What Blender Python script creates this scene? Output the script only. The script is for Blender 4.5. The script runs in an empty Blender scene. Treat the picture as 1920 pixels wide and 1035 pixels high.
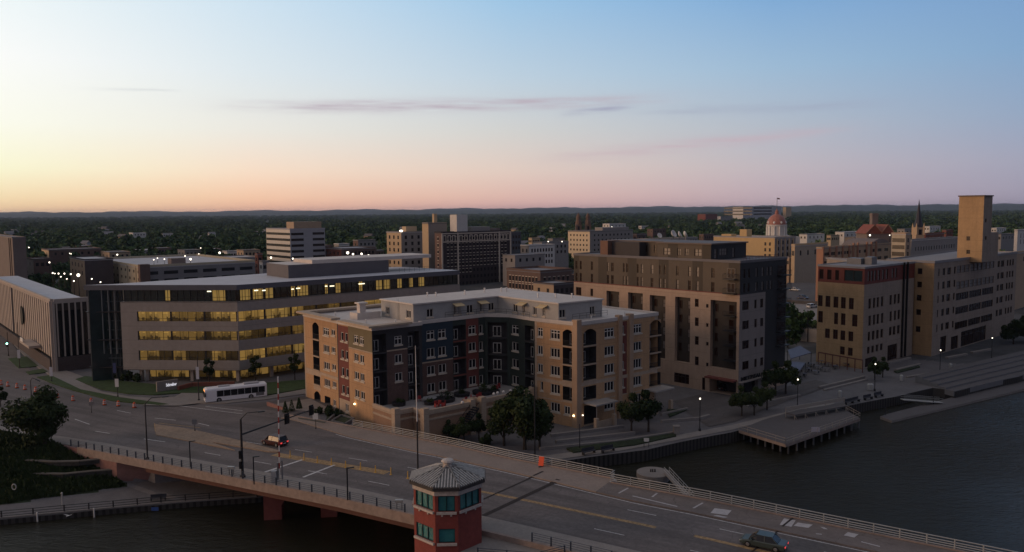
import bpy, bmesh, math, random
from math import radians as R, sin, cos, atan2, sqrt, pi
random.seed(11)
S = bpy.context.scene
col = S.collection
# ------------------------------------------------------------------ camera
F_PX, CAM_H = 1493.0, 38.0
PITCH, ROLL = math.atan((517.5-396)/F_PX), 0.0075
cam_d = bpy.data.cameras.new('camera'); cam = bpy.data.objects.new('camera', cam_d); col.objects.link(cam)
cam_d.sensor_width = 36; cam_d.lens = 36*F_PX/1920; cam_d.clip_start = 1; cam_d.clip_end = 60000
FW = (0, cos(PITCH), -sin(PITCH)); DN0 = (0, -sin(PITCH), -cos(PITCH))
IX = (cos(ROLL), DN0[1]*sin(ROLL), DN0[2]*sin(ROLL))
IY = (-sin(ROLL), DN0[1]*cos(ROLL), DN0[2]*cos(ROLL))
from mathutils import Matrix, Vector
cam.matrix_world = Matrix(((IX[0], -IY[0], -FW[0], 0), (IX[1], -IY[1], -FW[1], 0), (IX[2], -IY[2], -FW[2], CAM_H), (0, 0, 0, 1)))
S.camera = cam
# ------------------------------------------------------------------ exposure
S.view_settings.view_transform = 'Standard'; S.view_settings.look = 'None'
S.view_settings.exposure = 0.0; S.view_settings.gamma = 1; S.view_settings.use_curve_mapping = False
# ------------------------------------------------------------------ dusk sky
def lin(c, k=1.0):
    return tuple((x/255/12.92 if x/255 <= .04045 else ((x/255+.055)/1.055)**2.4)*k for x in c)+(1.0,)
W = bpy.data.worlds.new('World'); S.world = W; W.use_nodes = True
nt = W.node_tree; nt.nodes.clear()
def N(t, tree=None, **k):
    n = (tree or nt).nodes.new('ShaderNode'+t)
    for a, b in k.items(): setattr(n, a, b)
    return n
def M(op, a, b=None, c=None, tree=None):
    tr = tree or nt
    n = tr.nodes.new('ShaderNodeMath'); n.operation = op
    for i, v in enumerate((a, b, c)):
        if v is None: continue
        if isinstance(v, (int, float)): n.inputs[i].default_value = v
        else: tr.links.new(v, n.inputs[i])
    return n.outputs[0]
tc = N('TexCoord'); sx = N('SeparateXYZ'); nt.links.new(tc.outputs['Generated'], sx.inputs[0])
az = M('ARCTAN2', sx.outputs[0], sx.outputs[1]); el = M('ARCSINE', sx.outputs[2])
elf = M('DIVIDE', M('MAXIMUM', el, 0.0), R(90))
ELS = [0.0, .011, .032, .062, .105, .16, .33, 1.0]
ZEN = (167,161,159)
SKY = [(-180, [(80,74,80),(88,80,88),(94,88,98),(98,96,110),(100,104,122),(102,108,130),(118,118,128),ZEN], 1),
       (-115, [(205,150,112),(215,160,120),(205,168,138),(185,165,150),(160,152,155),(144,142,152),(134,132,138),ZEN], 1.25),
       (-60, [(255,190,105),(255,215,140),(255,240,195),(250,247,228),(232,232,228),(204,210,214),(142,142,148),ZEN], 1.35),
       (-33, [(255,208,160),(255,228,182),(255,252,216),(255,255,240),(254,255,252),(236,247,250),(140,144,154),ZEN], 1),
       (-18, [(248,186,156),(254,206,172),(252,226,202),(238,235,226),(224,234,239),(206,227,242),(128,138,154),ZEN], 1),
       (0, [(220,172,168),(228,188,176),(228,206,194),(212,211,208),(190,209,224),(160,198,229),(116,130,150),ZEN], 1),
       (18, [(192,168,176),(194,174,182),(194,184,190),(180,188,200),(158,187,213),(125,169,214),(106,122,146),ZEN], 1),
       (33, [(162,152,170),(164,158,176),(164,165,184),(150,168,194),(132,167,203),(120,158,204),(104,118,142),ZEN], 1),
       (90, [(92,88,100),(96,92,106),(98,98,116),(96,104,128),(92,106,138),(86,104,140),(98,108,132),ZEN], 1),
       (180, [(80,74,80),(88,80,88),(94,88,98),(98,96,110),(100,104,122),(102,108,130),(118,118,128),ZEN], 1)]
prev = None
for i, (a, cols, k) in enumerate(SKY):
    cr = N('ValToRGB'); cr.color_ramp.interpolation = 'LINEAR'
    e = cr.color_ramp.elements
    while len(e) < len(ELS): e.new(0.5)
    for j, p in enumerate(ELS): e[j].position = p; e[j].color = lin(cols[j], k)
    nt.links.new(elf, cr.inputs[0])
    if prev is None: prev = cr.outputs[0]
    else:
        mr = N('MapRange', clamp=True); mr.interpolation_type = 'LINEAR'
        mr.inputs[1].default_value = R(SKY[i-1][0]); mr.inputs[2].default_value = R(a)
        nt.links.new(az, mr.inputs[0])
        mx = N('MixRGB'); nt.links.new(mr.outputs[0], mx.inputs[0]); nt.links.new(prev, mx.inputs[1]); nt.links.new(cr.outputs[0], mx.inputs[2])
        prev = mx.outputs[0]
def streak(prev, a0, a1, e0, slope, th, colr, amt, seed):
    # a thin high cloud bank: long in azimuth, thin in elevation, broken up by noise
    cb = N('CombineXYZ'); nt.links.new(M('MULTIPLY', az, 9.0), cb.inputs[0]); nt.links.new(M('MULTIPLY', el, 120.0), cb.inputs[1]); cb.inputs[2].default_value = seed
    no = N('TexNoise'); no.inputs['Scale'].default_value = 1.6; no.inputs['Detail'].default_value = 5; nt.links.new(cb.outputs[0], no.inputs['Vector'])
    c = M('ADD', M('MULTIPLY', M('SUBTRACT', az, R((a0+a1)/2)), slope), R(e0))
    dd = M('DIVIDE', M('SUBTRACT', el, c), R(th))
    g = M('EXPONENT', M('MULTIPLY', M('MULTIPLY', dd, dd), -1.0))
    h = M('DIVIDE', M('SUBTRACT', az, R((a0+a1)/2)), R((a1-a0)/2))
    h2 = M('MULTIPLY', h, h); g2 = M('EXPONENT', M('MULTIPLY', M('MULTIPLY', h2, h2), -2.0))
    f = M('MULTIPLY', M('MULTIPLY', g, g2), M('MULTIPLY', M('MAXIMUM', M('SUBTRACT', no.outputs[0], .22), 0.0), 2.6*amt))
    f = M('MINIMUM', f, 0.95)
    mx = N('MixRGB'); nt.links.new(f, mx.inputs[0]); nt.links.new(prev, mx.inputs[1]); mx.inputs[2].default_value = lin(colr)
    return mx.outputs[0]
prev = streak(prev, -20, 12, 7.45, .018, .40, (186,172,184), .80, 1.0)
prev = streak(prev, 3.5, 9, 7.05, .10, .22, (158,158,182), .7, 3.0)
prev = streak(prev, 2, 24, 4.5, .075, .40, (198,172,182), .5, 4.0)
prev = streak(prev, 8, 26, 6.8, -.01, .3, (158,164,186), .45, 7.0)
prev = streak(prev, -28.5, -22, 7.9, .03, .10, (206,210,212), .45, 9.0)
# the Sky Texture adds the faint natural twilight
bg = N('Background'); bg.inputs[1].default_value = 1.0
nt.links.new(prev, bg.inputs[0]); wo = N('OutputWorld'); nt.links.new(bg.outputs[0], wo.inputs[0])
# ------------------------------------------------------------------ sun, on the horizon beyond the left edge
sd = bpy.data.lights.new('sun', 'SUN'); sd.energy = 1.5; sd.angle = R(25); sd.color = (1.0, .60, .33)
sun = bpy.data.objects.new('sun', sd); col.objects.link(sun)
sun_az, sun_el = R(-98), R(6)
sv = Vector((sin(sun_az)*cos(sun_el), cos(sun_az)*cos(sun_el), sin(sun_el)))
sun.rotation_euler = sv.to_track_quat('Z', 'Y').to_euler()
# ------------------------------------------------------------------ pixel rays of the photograph -> ground positions
def ray(px, py):
    a, b = (px-960)/F_PX, (py-517.5)/F_PX
    return [FW[i]+IX[i]*a+IY[i]*b for i in range(3)]
def P(px, py, z=0.0):
    r = ray(px, py); t = (z-CAM_H)/r[2]
    return (r[0]*t, r[1]*t)
def zat(x, y, px, py):
    r = ray(px, py); t = (x*r[0]+y*r[1])/(r[0]**2+r[1]**2)
    return CAM_H+r[2]*t
def D2(deg): return (cos(R(deg)), sin(R(deg)))
def mix(a, b, t): return a+(b-a)*t
def sst(a, b, x):
    t = max(0., min(1., (x-a)/(b-a))); return t*t*(3-2*t)
def interp(x, tab):
    if x <= tab[0][0]: return tab[0][1]
    for (a, b), (c, d) in zip(tab, tab[1:]):
        if x <= c: return b+(d-b)*(x-a)/(c-a)
    return tab[-1][1]
# ------------------------------------------------------------------ materials
MATS = {}
def mat(name, c, rough=.8, var=.12, scale=.6, bump=0, metal=0, emit=None, es=1.0, spec=.3, fine=None, streaks=None, weather=0):
    if name in MATS: return MATS[name]
    m = bpy.data.materials.new(name); m.use_nodes = True; t = m.node_tree; b = t.nodes['Principled BSDF']
    b.inputs['Roughness'].default_value = rough; b.inputs['Metallic'].default_value = metal
    b.inputs['Specular IOR Level'].default_value = spec
    if emit:
        b.inputs['Emission Color'].default_value = emit+(1,); b.inputs['Emission Strength'].default_value = es
    geo = N('NewGeometry', t)
    if var:
        n1 = N('TexNoise', t); n1.inputs['Scale'].default_value = scale; n1.inputs['Detail'].default_value = 6; n1.inputs['Roughness'].default_value = .65
        t.links.new(geo.outputs['Position'], n1.inputs['Vector'])
        r = N('ValToRGB', t); e = r.color_ramp.elements
        e[0].position = .32; e[1].position = .68
        e[0].color = tuple(x*(1-var) for x in c)+(1,); e[1].color = tuple(min(1, x*(1+var)) for x in c)+(1,)
        t.links.new(n1.outputs[0], r.inputs[0]); out = r.outputs[0]
        if fine:
            n2 = N('TexNoise', t); n2.inputs['Scale'].default_value = fine[0]; n2.inputs['Detail'].default_value = 3
            t.links.new(geo.outputs['Position'], n2.inputs['Vector'])
            mm = N('MixRGB', t); mm.blend_type = 'MULTIPLY'; mm.inputs[0].default_value = 1
            r2 = N('ValToRGB', t); e = r2.color_ramp.elements; e[0].position = .35; e[1].position = .65
            e[0].color = (1-fine[1],)*3+(1,); e[1].color = (1, 1, 1, 1)
            t.links.new(n2.outputs[0], r2.inputs[0]); t.links.new(out, mm.inputs[1]); t.links.new(r2.outputs[0], mm.inputs[2]); out = mm.outputs[0]
        if weather:
            mw = N('Mapping', t); mw.inputs['Scale'].default_value = (1.1, 1.1, .09); t.links.new(geo.outputs['Position'], mw.inputs[0])
            nw = N('TexNoise', t); nw.inputs['Scale'].default_value = 1; nw.inputs['Detail'].default_value = 5; nw.inputs['Roughness'].default_value = .7; t.links.new(mw.outputs[0], nw.inputs['Vector'])
            rw = N('ValToRGB', t); e = rw.color_ramp.elements; e[0].position = .34; e[1].position = .60; e[0].color = (1-weather,)*3+(1,); e[1].color = (1,1,1,1)
            t.links.new(nw.outputs[0], rw.inputs[0]); m5 = N('MixRGB', t); m5.blend_type = 'MULTIPLY'; m5.inputs[0].default_value = 1; t.links.new(out, m5.inputs[1]); t.links.new(rw.outputs[0], m5.inputs[2]); out = m5.outputs[0]
            sz_ = N('SeparateXYZ', t); t.links.new(geo.outputs['Position'], sz_.inputs[0]); jt = M('LESS_THAN', M('FRACT', M('MULTIPLY', sz_.outputs[2], 1/3.18, tree=t), tree=t), .018, tree=t)
            m6 = N('MixRGB', t); t.links.new(jt, m6.inputs[0]); t.links.new(out, m6.inputs[1]); m6.inputs[2].default_value = tuple(x*.6 for x in c)+(1,); out = m6.outputs[0]
        if streaks:
            mp = N('Mapping', t); mp.inputs['Rotation'].default_value = (0,0,R(streaks[0])); t.links.new(geo.outputs['Position'], mp.inputs[0])
            m2 = N('Mapping', t); m2.inputs['Scale'].default_value = (.035, .55, 1); t.links.new(mp.outputs[0], m2.inputs[0])
            n3 = N('TexNoise', t); n3.inputs['Scale'].default_value = 1; n3.inputs['Detail'].default_value = 5; t.links.new(m2.outputs[0], n3.inputs['Vector'])
            r3 = N('ValToRGB', t); e = r3.color_ramp.elements; e[0].position = .36; e[1].position = .62; e[0].color = (1-streaks[1],)*3+(1,); e[1].color = (1,1,1,1)
            t.links.new(n3.outputs[0], r3.inputs[0]); m3 = N('MixRGB', t); m3.blend_type = 'MULTIPLY'; m3.inputs[0].default_value = 1; t.links.new(out, m3.inputs[1]); t.links.new(r3.outputs[0], m3.inputs[2]); out = m3.outputs[0]
            v3 = N('TexVoronoi', t); v3.feature = 'DISTANCE_TO_EDGE'; v3.inputs['Scale'].default_value = .26; n4 = N('TexNoise', t); n4.inputs['Scale'].default_value = .5; n4.inputs['Detail'].default_value = 4; t.links.new(geo.outputs['Position'], n4.inputs['Vector'])
            mxv = N('MixRGB', t); mxv.blend_type = 'ADD'; mxv.inputs[0].default_value = 3.0; t.links.new(geo.outputs['Position'], mxv.inputs[1]); t.links.new(n4.outputs['Color'], mxv.inputs[2]); t.links.new(mxv.outputs[0], v3.inputs['Vector'])
            ck = M('LESS_THAN', v3.outputs['Distance'], .008, tree=t); m4 = N('MixRGB', t); t.links.new(ck, m4.inputs[0]); t.links.new(out, m4.inputs[1]); m4.inputs[2].default_value = tuple(x*.66 for x in c)+(1,); out = m4.outputs[0]
        t.links.new(out, b.inputs['Base Color'])
        if bump:
            bn = N('Bump', t); bn.inputs['Strength'].default_value = bump; bn.inputs['Distance'].default_value = .1
            t.links.new(n1.outputs[0], bn.inputs['Height']); t.links.new(bn.outputs[0], b.inputs['Normal'])
    else: b.inputs['Base Color'].default_value = tuple(c)+(1,)
    MATS[name] = m; return m
def stripe_mat(name, c1, c2, scale, axis='Z', rough=.8, width=.5, brick=None):
    """siding, brick courses, decking: thin bands running through the material"""
    if name in MATS: return MATS[name]
    m = mat(name, c1, rough, .10, .5); t = m.node_tree; b = t.nodes['Principled BSDF']
    base = b.inputs['Base Color'].links[0].from_socket
    g = N('TexCoord', t); s = N('SeparateXYZ', t); t.links.new(g.outputs['Object'], s.inputs[0])
    v = s.outputs['XYZ'.index(axis)] if axis != 'D' else M('ADD', s.outputs[0], s.outputs[1], tree=t)
    fr = M('FRACT', M('MULTIPLY', v, scale, tree=t), tree=t)
    k = M('LESS_THAN', fr, width, tree=t)
    mx = N('MixRGB', t); t.links.new(k, mx.inputs[0]); t.links.new(base, mx.inputs[1]); mx.inputs[2].default_value = tuple(c2)+(1,)
    t.links.new(mx.outputs[0], b.inputs['Base Color'])
    return m
def lit_mat(name, hot, dark, strength, sc=(.9, .9, 1.3), thr=.5, glass=(.02,.02,.02)):
    """a lit interior behind glass: blocks of furniture, blinds and lamps"""
    m = bpy.data.materials.new(name); m.use_nodes = True; t = m.node_tree; b = t.nodes['Principled BSDF']
    b.inputs['Base Color'].default_value = glass+(1,); b.inputs['Roughness'].default_value = .15
    g = N('TexCoord', t); mp = N('Mapping', t); mp.inputs['Scale'].default_value = sc; t.links.new(g.outputs['Object'], mp.inputs[0])
    v = N('TexVoronoi', t); v.distance = 'CHEBYCHEV'; v.inputs['Scale'].default_value = 1.0; t.links.new(mp.outputs[0], v.inputs['Vector'])
    n2 = N('TexNoise', t); n2.inputs['Scale'].default_value = .35; n2.inputs['Detail'].default_value = 4; t.links.new(mp.outputs[0], n2.inputs['Vector'])
    s = N('SeparateColor', t); t.links.new(v.outputs['Color'], s.inputs[0])
    k = M('ADD', M('MULTIPLY', s.outputs[0], .62, tree=t), M('MULTIPLY', n2.outputs[0], .8, tree=t), tree=t)
    r = N('ValToRGB', t); e = r.color_ramp.elements; e[0].position = thr-.07; e[0].color = tuple(dark)+(1,)
    e[1].position = thr+.30; e[1].color = tuple(hot)+(1,)
    x = e.new(thr+.03); x.color = tuple(h*.55 for h in hot)+(1,)
    t.links.new(k, r.inputs[0]); t.links.new(r.outputs[0], b.inputs['Emission Color']); b.inputs['Emission Strength'].default_value = strength
    MATS[name] = m; return m
def room_mat(name, hot, level, seed, dark=(.02,.014,.008)):
    """lit office rooms seen through the glass: desks and people below, blinds drawn here and there, ceiling lights above"""
    m = bpy.data.materials.new(name); m.use_nodes = True; t = m.node_tree; b = t.nodes['Principled BSDF']
    b.inputs['Base Color'].default_value = (.015,.015,.015,1); b.inputs['Roughness'].default_value = .15
    g = N('TexCoord', t); so = N('SeparateXYZ', t); sg = N('SeparateXYZ', t); t.links.new(g.outputs['Object'], so.inputs[0]); t.links.new(g.outputs['Generated'], sg.inputs[0]); oi = N('ObjectInfo', t)
    mm = lambda op, a, b_=None: M(op, a, b_, tree=t)
    u = mm('ADD', so.outputs[0], mm('MULTIPLY', so.outputs[1], .3)); v = sg.outputs[2]
    def wn(k, off):
        w = N('TexWhiteNoise', t); w.noise_dimensions = '1D'; t.links.new(mm('FLOOR', mm('ADD', mm('MULTIPLY', u, k), off)), w.inputs['W']); return w.outputs['Value']
    blind = wn(.62, seed); fine = wn(3.1, seed*3.); desk = wn(1.7, seed*7.); part = wn(.33, seed*5.)
    h = mm('ADD', mm('MULTIPLY', desk, .38), mm('MULTIPLY', fine, .22))
    furn = mm('LESS_THAN', v, mm('ADD', h, .05)); isbl = mm('GREATER_THAN', blind, .66); room = mm('GREATER_THAN', part, .16)
    lum = mm('MULTIPLY', mm('ADD', mm('MULTIPLY', fine, .35), mm('ADD', .38, mm('MULTIPLY', v, .3))), mm('ADD', .45, mm('MULTIPLY', blind, .55)))
    lum = mm('MULTIPLY', lum, mm('SUBTRACT', 1.0, mm('MULTIPLY', furn, .78)))
    bl = mm('MULTIPLY', isbl, .62); lum = mm('ADD', mm('MULTIPLY', lum, mm('SUBTRACT', 1.0, isbl)), bl)
    lampz = mm('MULTIPLY', mm('MULTIPLY', mm('GREATER_THAN', v, .80), mm('LESS_THAN', v, .88)), mm('GREATER_THAN', desk, .62))
    lum = mm('ADD', lum, mm('MULTIPLY', lampz, .55)); lum = mm('MULTIPLY', lum, mm('ADD', .10, mm('MULTIPLY', room, .9)))
    lum = mm('MULTIPLY', lum, mm('ADD', .55, mm('MULTIPLY', oi.outputs['Random'], .6)))
    b.inputs['Emission Color'].default_value = hot+(1,); t.links.new(mm('ADD', mm('MULTIPLY', lum, level), .015), b.inputs['Emission Strength'])
    MATS[name] = m; return m
# ------------------------------------------------------------------ mesh builder
ORG = {}
class MB:
    def __init__(s, T=None): s.v = []; s.f = []; s.m = []; s.T = T
    def add(s, pts, faces, mi=0):
        o = len(s.v)
        if s.T:
            ox, oy, oz, a = s.T; ca, sa = cos(a), sin(a)
            pts = [(ox+x*ca-y*sa, oy+x*sa+y*ca, oz+z) for x, y, z in pts]
        s.v += [tuple(p) for p in pts]
        for f in faces: s.f.append(tuple(i+o for i in f)); s.m.append(mi)
    def quad(s, a, b, c, d, mi=0): s.add([a, b, c, d], [(0, 1, 2, 3)], mi)
    def box(s, x0, y0, z0, x1, y1, z1, mi=0):
        if x0 > x1: x0, x1 = x1, x0
        if y0 > y1: y0, y1 = y1, y0
        s.add([(x0,y0,z0),(x1,y0,z0),(x1,y1,z0),(x0,y1,z0),(x0,y0,z1),(x1,y0,z1),(x1,y1,z1),(x0,y1,z1)],
              [(0,3,2,1),(4,5,6,7),(0,1,5,4),(1,2,6,5),(2,3,7,6),(3,0,4,7)], mi)
    def prism(s, pts, z0, z1, mi=0, mt=None, bottom=True):
        n = len(pts)
        ar = sum(pts[i][0]*pts[(i+1) % n][1]-pts[(i+1) % n][0]*pts[i][1] for i in range(n))
        if ar < 0: pts = pts[::-1]
        if not isinstance(z0, (list, tuple)): z0 = [z0]*n
        if not isinstance(z1, (list, tuple)): z1 = [z1]*n
        if ar < 0: z0 = z0[::-1]; z1 = z1[::-1]
        v = [(p[0], p[1], z) for p, z in zip(pts, z0)]+[(p[0], p[1], z) for p, z in zip(pts, z1)]
        s.add(v, [(i, (i+1) % n, n+(i+1) % n, n+i) for i in range(n)], mi)
        s.add(v, [tuple(range(n, 2*n))], mi if mt is None else mt)
        if bottom: s.add(v, [tuple(range(n-1, -1, -1))], mi)
    def tube(s, p0, p1, r0, r1=None, n=6, mi=0, caps=True):
        if r1 is None: r1 = r0
        a = Vector(p0); b = Vector(p1); d = (b-a)
        if d.length < 1e-6: return
        d.normalize(); u = d.orthogonal().normalized(); w = d.cross(u)
        v = []
        for c, r in ((a, r0), (b, r1)):
            for i in range(n):
                t = 2*pi*i/n; q = c+u*cos(t)*r+w*sin(t)*r; v.append(tuple(q))
        f = [(i, (i+1) % n, n+(i+1) % n, n+i) for i in range(n)]
        if caps: f += [tuple(range(n-1, -1, -1)), tuple(range(n, 2*n))]
        s.add(v, f, mi)
    def lathe(s, prof, c=(0,0,0), n=12, mi=0, ph=0.0):
        v = []; k = len(prof)
        for r, z in prof:
            for i in range(n):
                t = 2*pi*i/n+ph; v.append((c[0]+r*cos(t), c[1]+r*sin(t), c[2]+z))
        f = []
        for j in range(k-1):
            for i in range(n): f.append((j*n+i, j*n+(i+1) % n, (j+1)*n+(i+1) % n, (j+1)*n+i))
        f.append(tuple(range(n-1, -1, -1))); f.append(tuple(range((k-1)*n, k*n)))
        s.add(v, f, mi)
    def ball(s, c, r, mi=0, sz=1.0, n=8, k=5):
        s.lathe([(max(r*sin(pi*j/k), r*.02), -r*sz*cos(pi*j/k)) for j in range(k+1)], c, n, mi)
    def beam(s, p0, p1, w, h, mi=0):
        """a bar of rectangular section between two points, w across (horizontal), h tall"""
        a = Vector(p0); b = Vector(p1); d = (b-a)
        if d.length < 1e-6: return
        d.normalize(); sd_ = d.cross(Vector((0, 0, 1)))
        sd_ = Vector((1, 0, 0)) if sd_.length < 1e-4 else sd_.normalized()
        up = sd_.cross(d); v = []
        for c in (a, b):
            for i, j in ((-1,-1),(1,-1),(1,1),(-1,1)): v.append(tuple(c+sd_*i*w/2+up*j*h/2))
        s.add(v, [(0,1,5,4),(1,2,6,5),(2,3,7,6),(3,0,4,7),(3,2,1,0),(4,5,6,7)], mi)
    def mesh(s, name, mats, org=(0,0,0), smooth=False):
        me = bpy.data.meshes.new(name)
        me.from_pydata([(x-org[0], y-org[1], z-org[2]) for x, y, z in s.v], [], s.f)
        for m in (mats if isinstance(mats, (list, tuple)) else [mats]): me.materials.append(m)
        me.polygons.foreach_set('material_index', s.m)
        if smooth: me.polygons.foreach_set('use_smooth', [True]*len(s.f))
        me.update(); return me
    def build(s, name, mats, parent=None, kind=None, label=None, smooth=False):
        org = (0,0,0); q = parent
        while q is not None:
            if q.name in ORG: org = ORG[q.name]; break
            q = q.parent
        o = bpy.data.objects.new(name, s.mesh(name, mats, org, smooth)); col.objects.link(o)
        if parent is not None: o.parent = parent
        if kind: o['kind'] = kind
        if label: o['label'] = label
        return o
def thing(name, label, cat, loc=(0,0,0), group=None, rz=0):
    o = bpy.data.objects.new(name, None); col.objects.link(o); o.empty_display_size = .5
    o.location = loc; o.rotation_euler[2] = rz
    o['label'] = label; o['category'] = cat
    if group: o['group'] = group
    ORG[o.name] = loc if rz == 0 else (0,0,0)
    return o
def tag(o, label, cat, group=None):
    o['label'] = label; o['category'] = cat
    if group: o['group'] = group
    return o
def proto(name, label, cat, group=None):
    o = thing(name, label, cat, (0,0,0), group); ORG[o.name] = (0,0,0); return o
def copy_tree(src, loc, rz=0, label=None, scale=1.0):
    kids = {}
    for o in src.children_recursive: kids.setdefault(o.parent, []).append(o)
    def rec(o, par):
        c = o.copy(); col.objects.link(c)
        if par is not None: c.parent = par
        for ch in kids.get(o, []): rec(ch, c)
        return c
    c = rec(src, None); c.location = loc; c.rotation_euler[2] = rz; c.scale = (scale,)*3
    if label: c['label'] = label
    return c
USED = set()
def place(pr, loc, rz=0, label=None, scale=1.0):
    """first placement moves the prototype itself, later ones copy it"""
    if pr.name not in USED:
        USED.add(pr.name); pr.location = loc; pr.rotation_euler[2] = rz; pr.scale = (scale,)*3
        if label: pr['label'] = label
        return pr
    return copy_tree(pr, loc, rz, label, scale)
# ------------------------------------------------------------------ colours
asphalt = mat('asphalt', (.115,.102,.100), .85, .14, .22, .15, fine=(3.5,.16), streaks=(-40,.16))
asphalt2 = mat('street_concrete', (.162,.142,.140), .85, .12, .15, fine=(2.2,.2), streaks=(31,.30))
conc = mat('pale_concrete', (.25,.225,.21), .85, .10, .4, fine=(3,.12))
paving = mat('plaza_paving', (.140,.132,.138), .85, .14, .3, fine=(2.5,.15))
tanwalk = mat('tan_sidewalk', (.27,.215,.185), .85, .10, .35, fine=(3,.12))
grassm = mat('mown_grass', (.05,.085,.03), .95, .30, .8, fine=(6,.4))
darkgreen = mat('rough_slope', (.035,.05,.025), .95, .35, .7, .4, fine=(5,.5))
citym = mat('city_ground', (.085,.085,.09), .9, .35, .03, fine=(.15,.4))
farm_ = mat('woodland_floor', (.02,.03,.018), 1, .35, .01)
paint_w = mat('white_road_paint', (.62,.60,.60), .7, .10, 2, fine=(4,.3))
paint_y = mat('yellow_road_paint', (.36,.235,.115), .7, .18, 1.5, fine=(3,.35))
redwall = mat('red_painted_concrete', (.20,.062,.055), .75, .12, .4, fine=(2,.15))
pinkwall = mat('rose_concrete', (.24,.125,.11), .8, .12, .4, fine=(2,.15))
fascia = mat('buff_concrete', (.30,.235,.205), .8, .10, .5, fine=(1.5,.2))
steel_w = mat('galvanised_rail', (.42,.42,.41), .45, .06, 1, metal=.3)
steel_d = mat('dark_steel', (.022,.022,.026), .5, .1, 1)
steel_g = mat('grey_steel', (.16,.16,.17), .5, .1, 1)
black = mat('black', (.01,.01,.012), .6, 0)
sheetpile = stripe_mat('sheet_piling', (.05,.045,.042), (.018,.016,.016), .9, 'D', .8, .45)
wood = stripe_mat('deck_boards', (.105,.096,.098), (.06,.055,.057), 1.2, 'D', .8, .08)
glass_d = mat('dark_glass', (.012,.014,.018), .12, 0, spec=.5)
white_m = mat('white_trim', (.68,.65,.62), .6, .05, 1)
lampglow = mat('lamp_glow', (1,.95,.85), .5, 0, emit=(1,.88,.70), es=3.2)
warmglow = mat('warm_lamp_glow', (1,.8,.5), .5, 0, emit=(1,.72,.36), es=9)
# ------------------------------------------------------------------ the bridge's own frame: s along, t across
BD = D2(-31); BN = (-BD[1], BD[0]); BO = P(972, 936, 2.6)
ZDK = [(-88,0),(-60,1),(-20,2.4),(0,2.6),(20,2.6),(50,2),(95,.6)]
def zdk(s): return interp(s, ZDK)
def sx2(s, t): return (BO[0]+BD[0]*s+BN[0]*t, BO[1]+BD[1]*s+BN[1]*t)
def st(x, y):
    dx, dy = x-BO[0], y-BO[1]
    return dx*BD[0]+dy*BD[1], dx*BN[0]+dy*BN[1]
def stpx(px, py, dz=0):
    s = 0
    for i in range(12):
        p = P(px, py, zdk(s)+dz); s = .5*s+.5*st(*p)[0]
    return s, st(*p)[1]
T_LOW, T_CURB = -10.9, -7.0
T_UP = [(-60,19.3),(-57,19.2),(-43,17.7),(-30,16.1),(-9,13.4),(7.3,12.5),(7.6,11.0),(100,11.0)]
T_UC = [(-60,17.3),(-57,17.2),(-39,12.4),(-23,9.9),(-6,8.3),(5,7.0),(13,6.2),(100,6.2)]
# ------------------------------------------------------------------ water
m = bpy.data.materials.new('river_water'); m.use_nodes = True; t_ = m.node_tree; b_ = t_.nodes['Principled BSDF']
b_.inputs['Base Color'].default_value = (.020,.019,.012,1); b_.inputs['Roughness'].default_value = .16; b_.inputs['IOR'].default_value = 1.33; b_.inputs['Specular IOR Level'].default_value = .30
g_ = N('NewGeometry', t_); mp_ = N('Mapping', t_); mp_.inputs['Scale'].default_value = (1, 1.9, 1); mp_.inputs['Rotation'].default_value = (0,0,R(20))
t_.links.new(g_.outputs['Position'], mp_.inputs[0])
n1 = N('TexNoise', t_); n1.inputs['Scale'].default_value = .6; n1.inputs['Detail'].default_value = 7; n1.inputs['Roughness'].default_value = .62; t_.links.new(mp_.outputs[0], n1.inputs['Vector'])
n2 = N('TexNoise', t_); n2.inputs['Scale'].default_value = .035; n2.inputs['Detail'].default_value = 2; t_.links.new(g_.outputs['Position'], n2.inputs['Vector'])
bp = N('Bump', t_); bp.inputs['Distance'].default_value = 1.7
t_.links.new(M('MULTIPLY', n2.outputs[0], .75, tree=t_), bp.inputs['Strength']); t_.links.new(n1.outputs[0], bp.inputs['Height']); t_.links.new(bp.outputs[0], b_.inputs['Normal'])
WZ = -4.2
w_ = MB(); w_.quad((-900,-400,WZ),(900,-400,WZ),(900,420,WZ),(-900,420,WZ)); w_.build('river_water', m, kind='structure')
# ------------------------------------------------------------------ shoreline and terrain
SH = []
for px, py in ((0,974),(118,963),(300,946),(480,933)): SH.append(P(px, py, -3.4)+(-3.4,))
dxl = (SH[0][0]-SH[1][0], SH[0][1]-SH[1][1]); kk = 260/sqrt(dxl[0]**2+dxl[1]**2)
SH.insert(0, (SH[0][0]+dxl[0]*kk, SH[0][1]+dxl[1]*kk, -3.4))
for px, py in ((1060,863),(1161,849),(1211,843),(1372,810),(1500,780),(1586,761),(1681,743),(1752,726),(1792,734),(1920,704)): SH.append(P(px, py, -2.2)+(-2.2,))
dxr = (SH[-1][0]-SH[-4][0], SH[-1][1]-SH[-4][1]); kk = 420/sqrt(dxr[0]**2+dxr[1]**2)
SH.append((SH[-1][0]+dxr[0]*kk, SH[-1][1]+dxr[1]*kk, -2.2))
SHA = sorted((math.degrees(atan2(x, y)), sqrt(x*x+y*y), z) for x, y, z in SH)
def shore_r(a): return interp(a, [(q[0], q[1]) for q in SHA])
WL0 = sx2(-65.5, T_LOW); WLD = D2(8)
def behind_wall(x, y): return (x-WL0[0])*-WLD[1]+(y-WL0[1])*WLD[0] > 0
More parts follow.
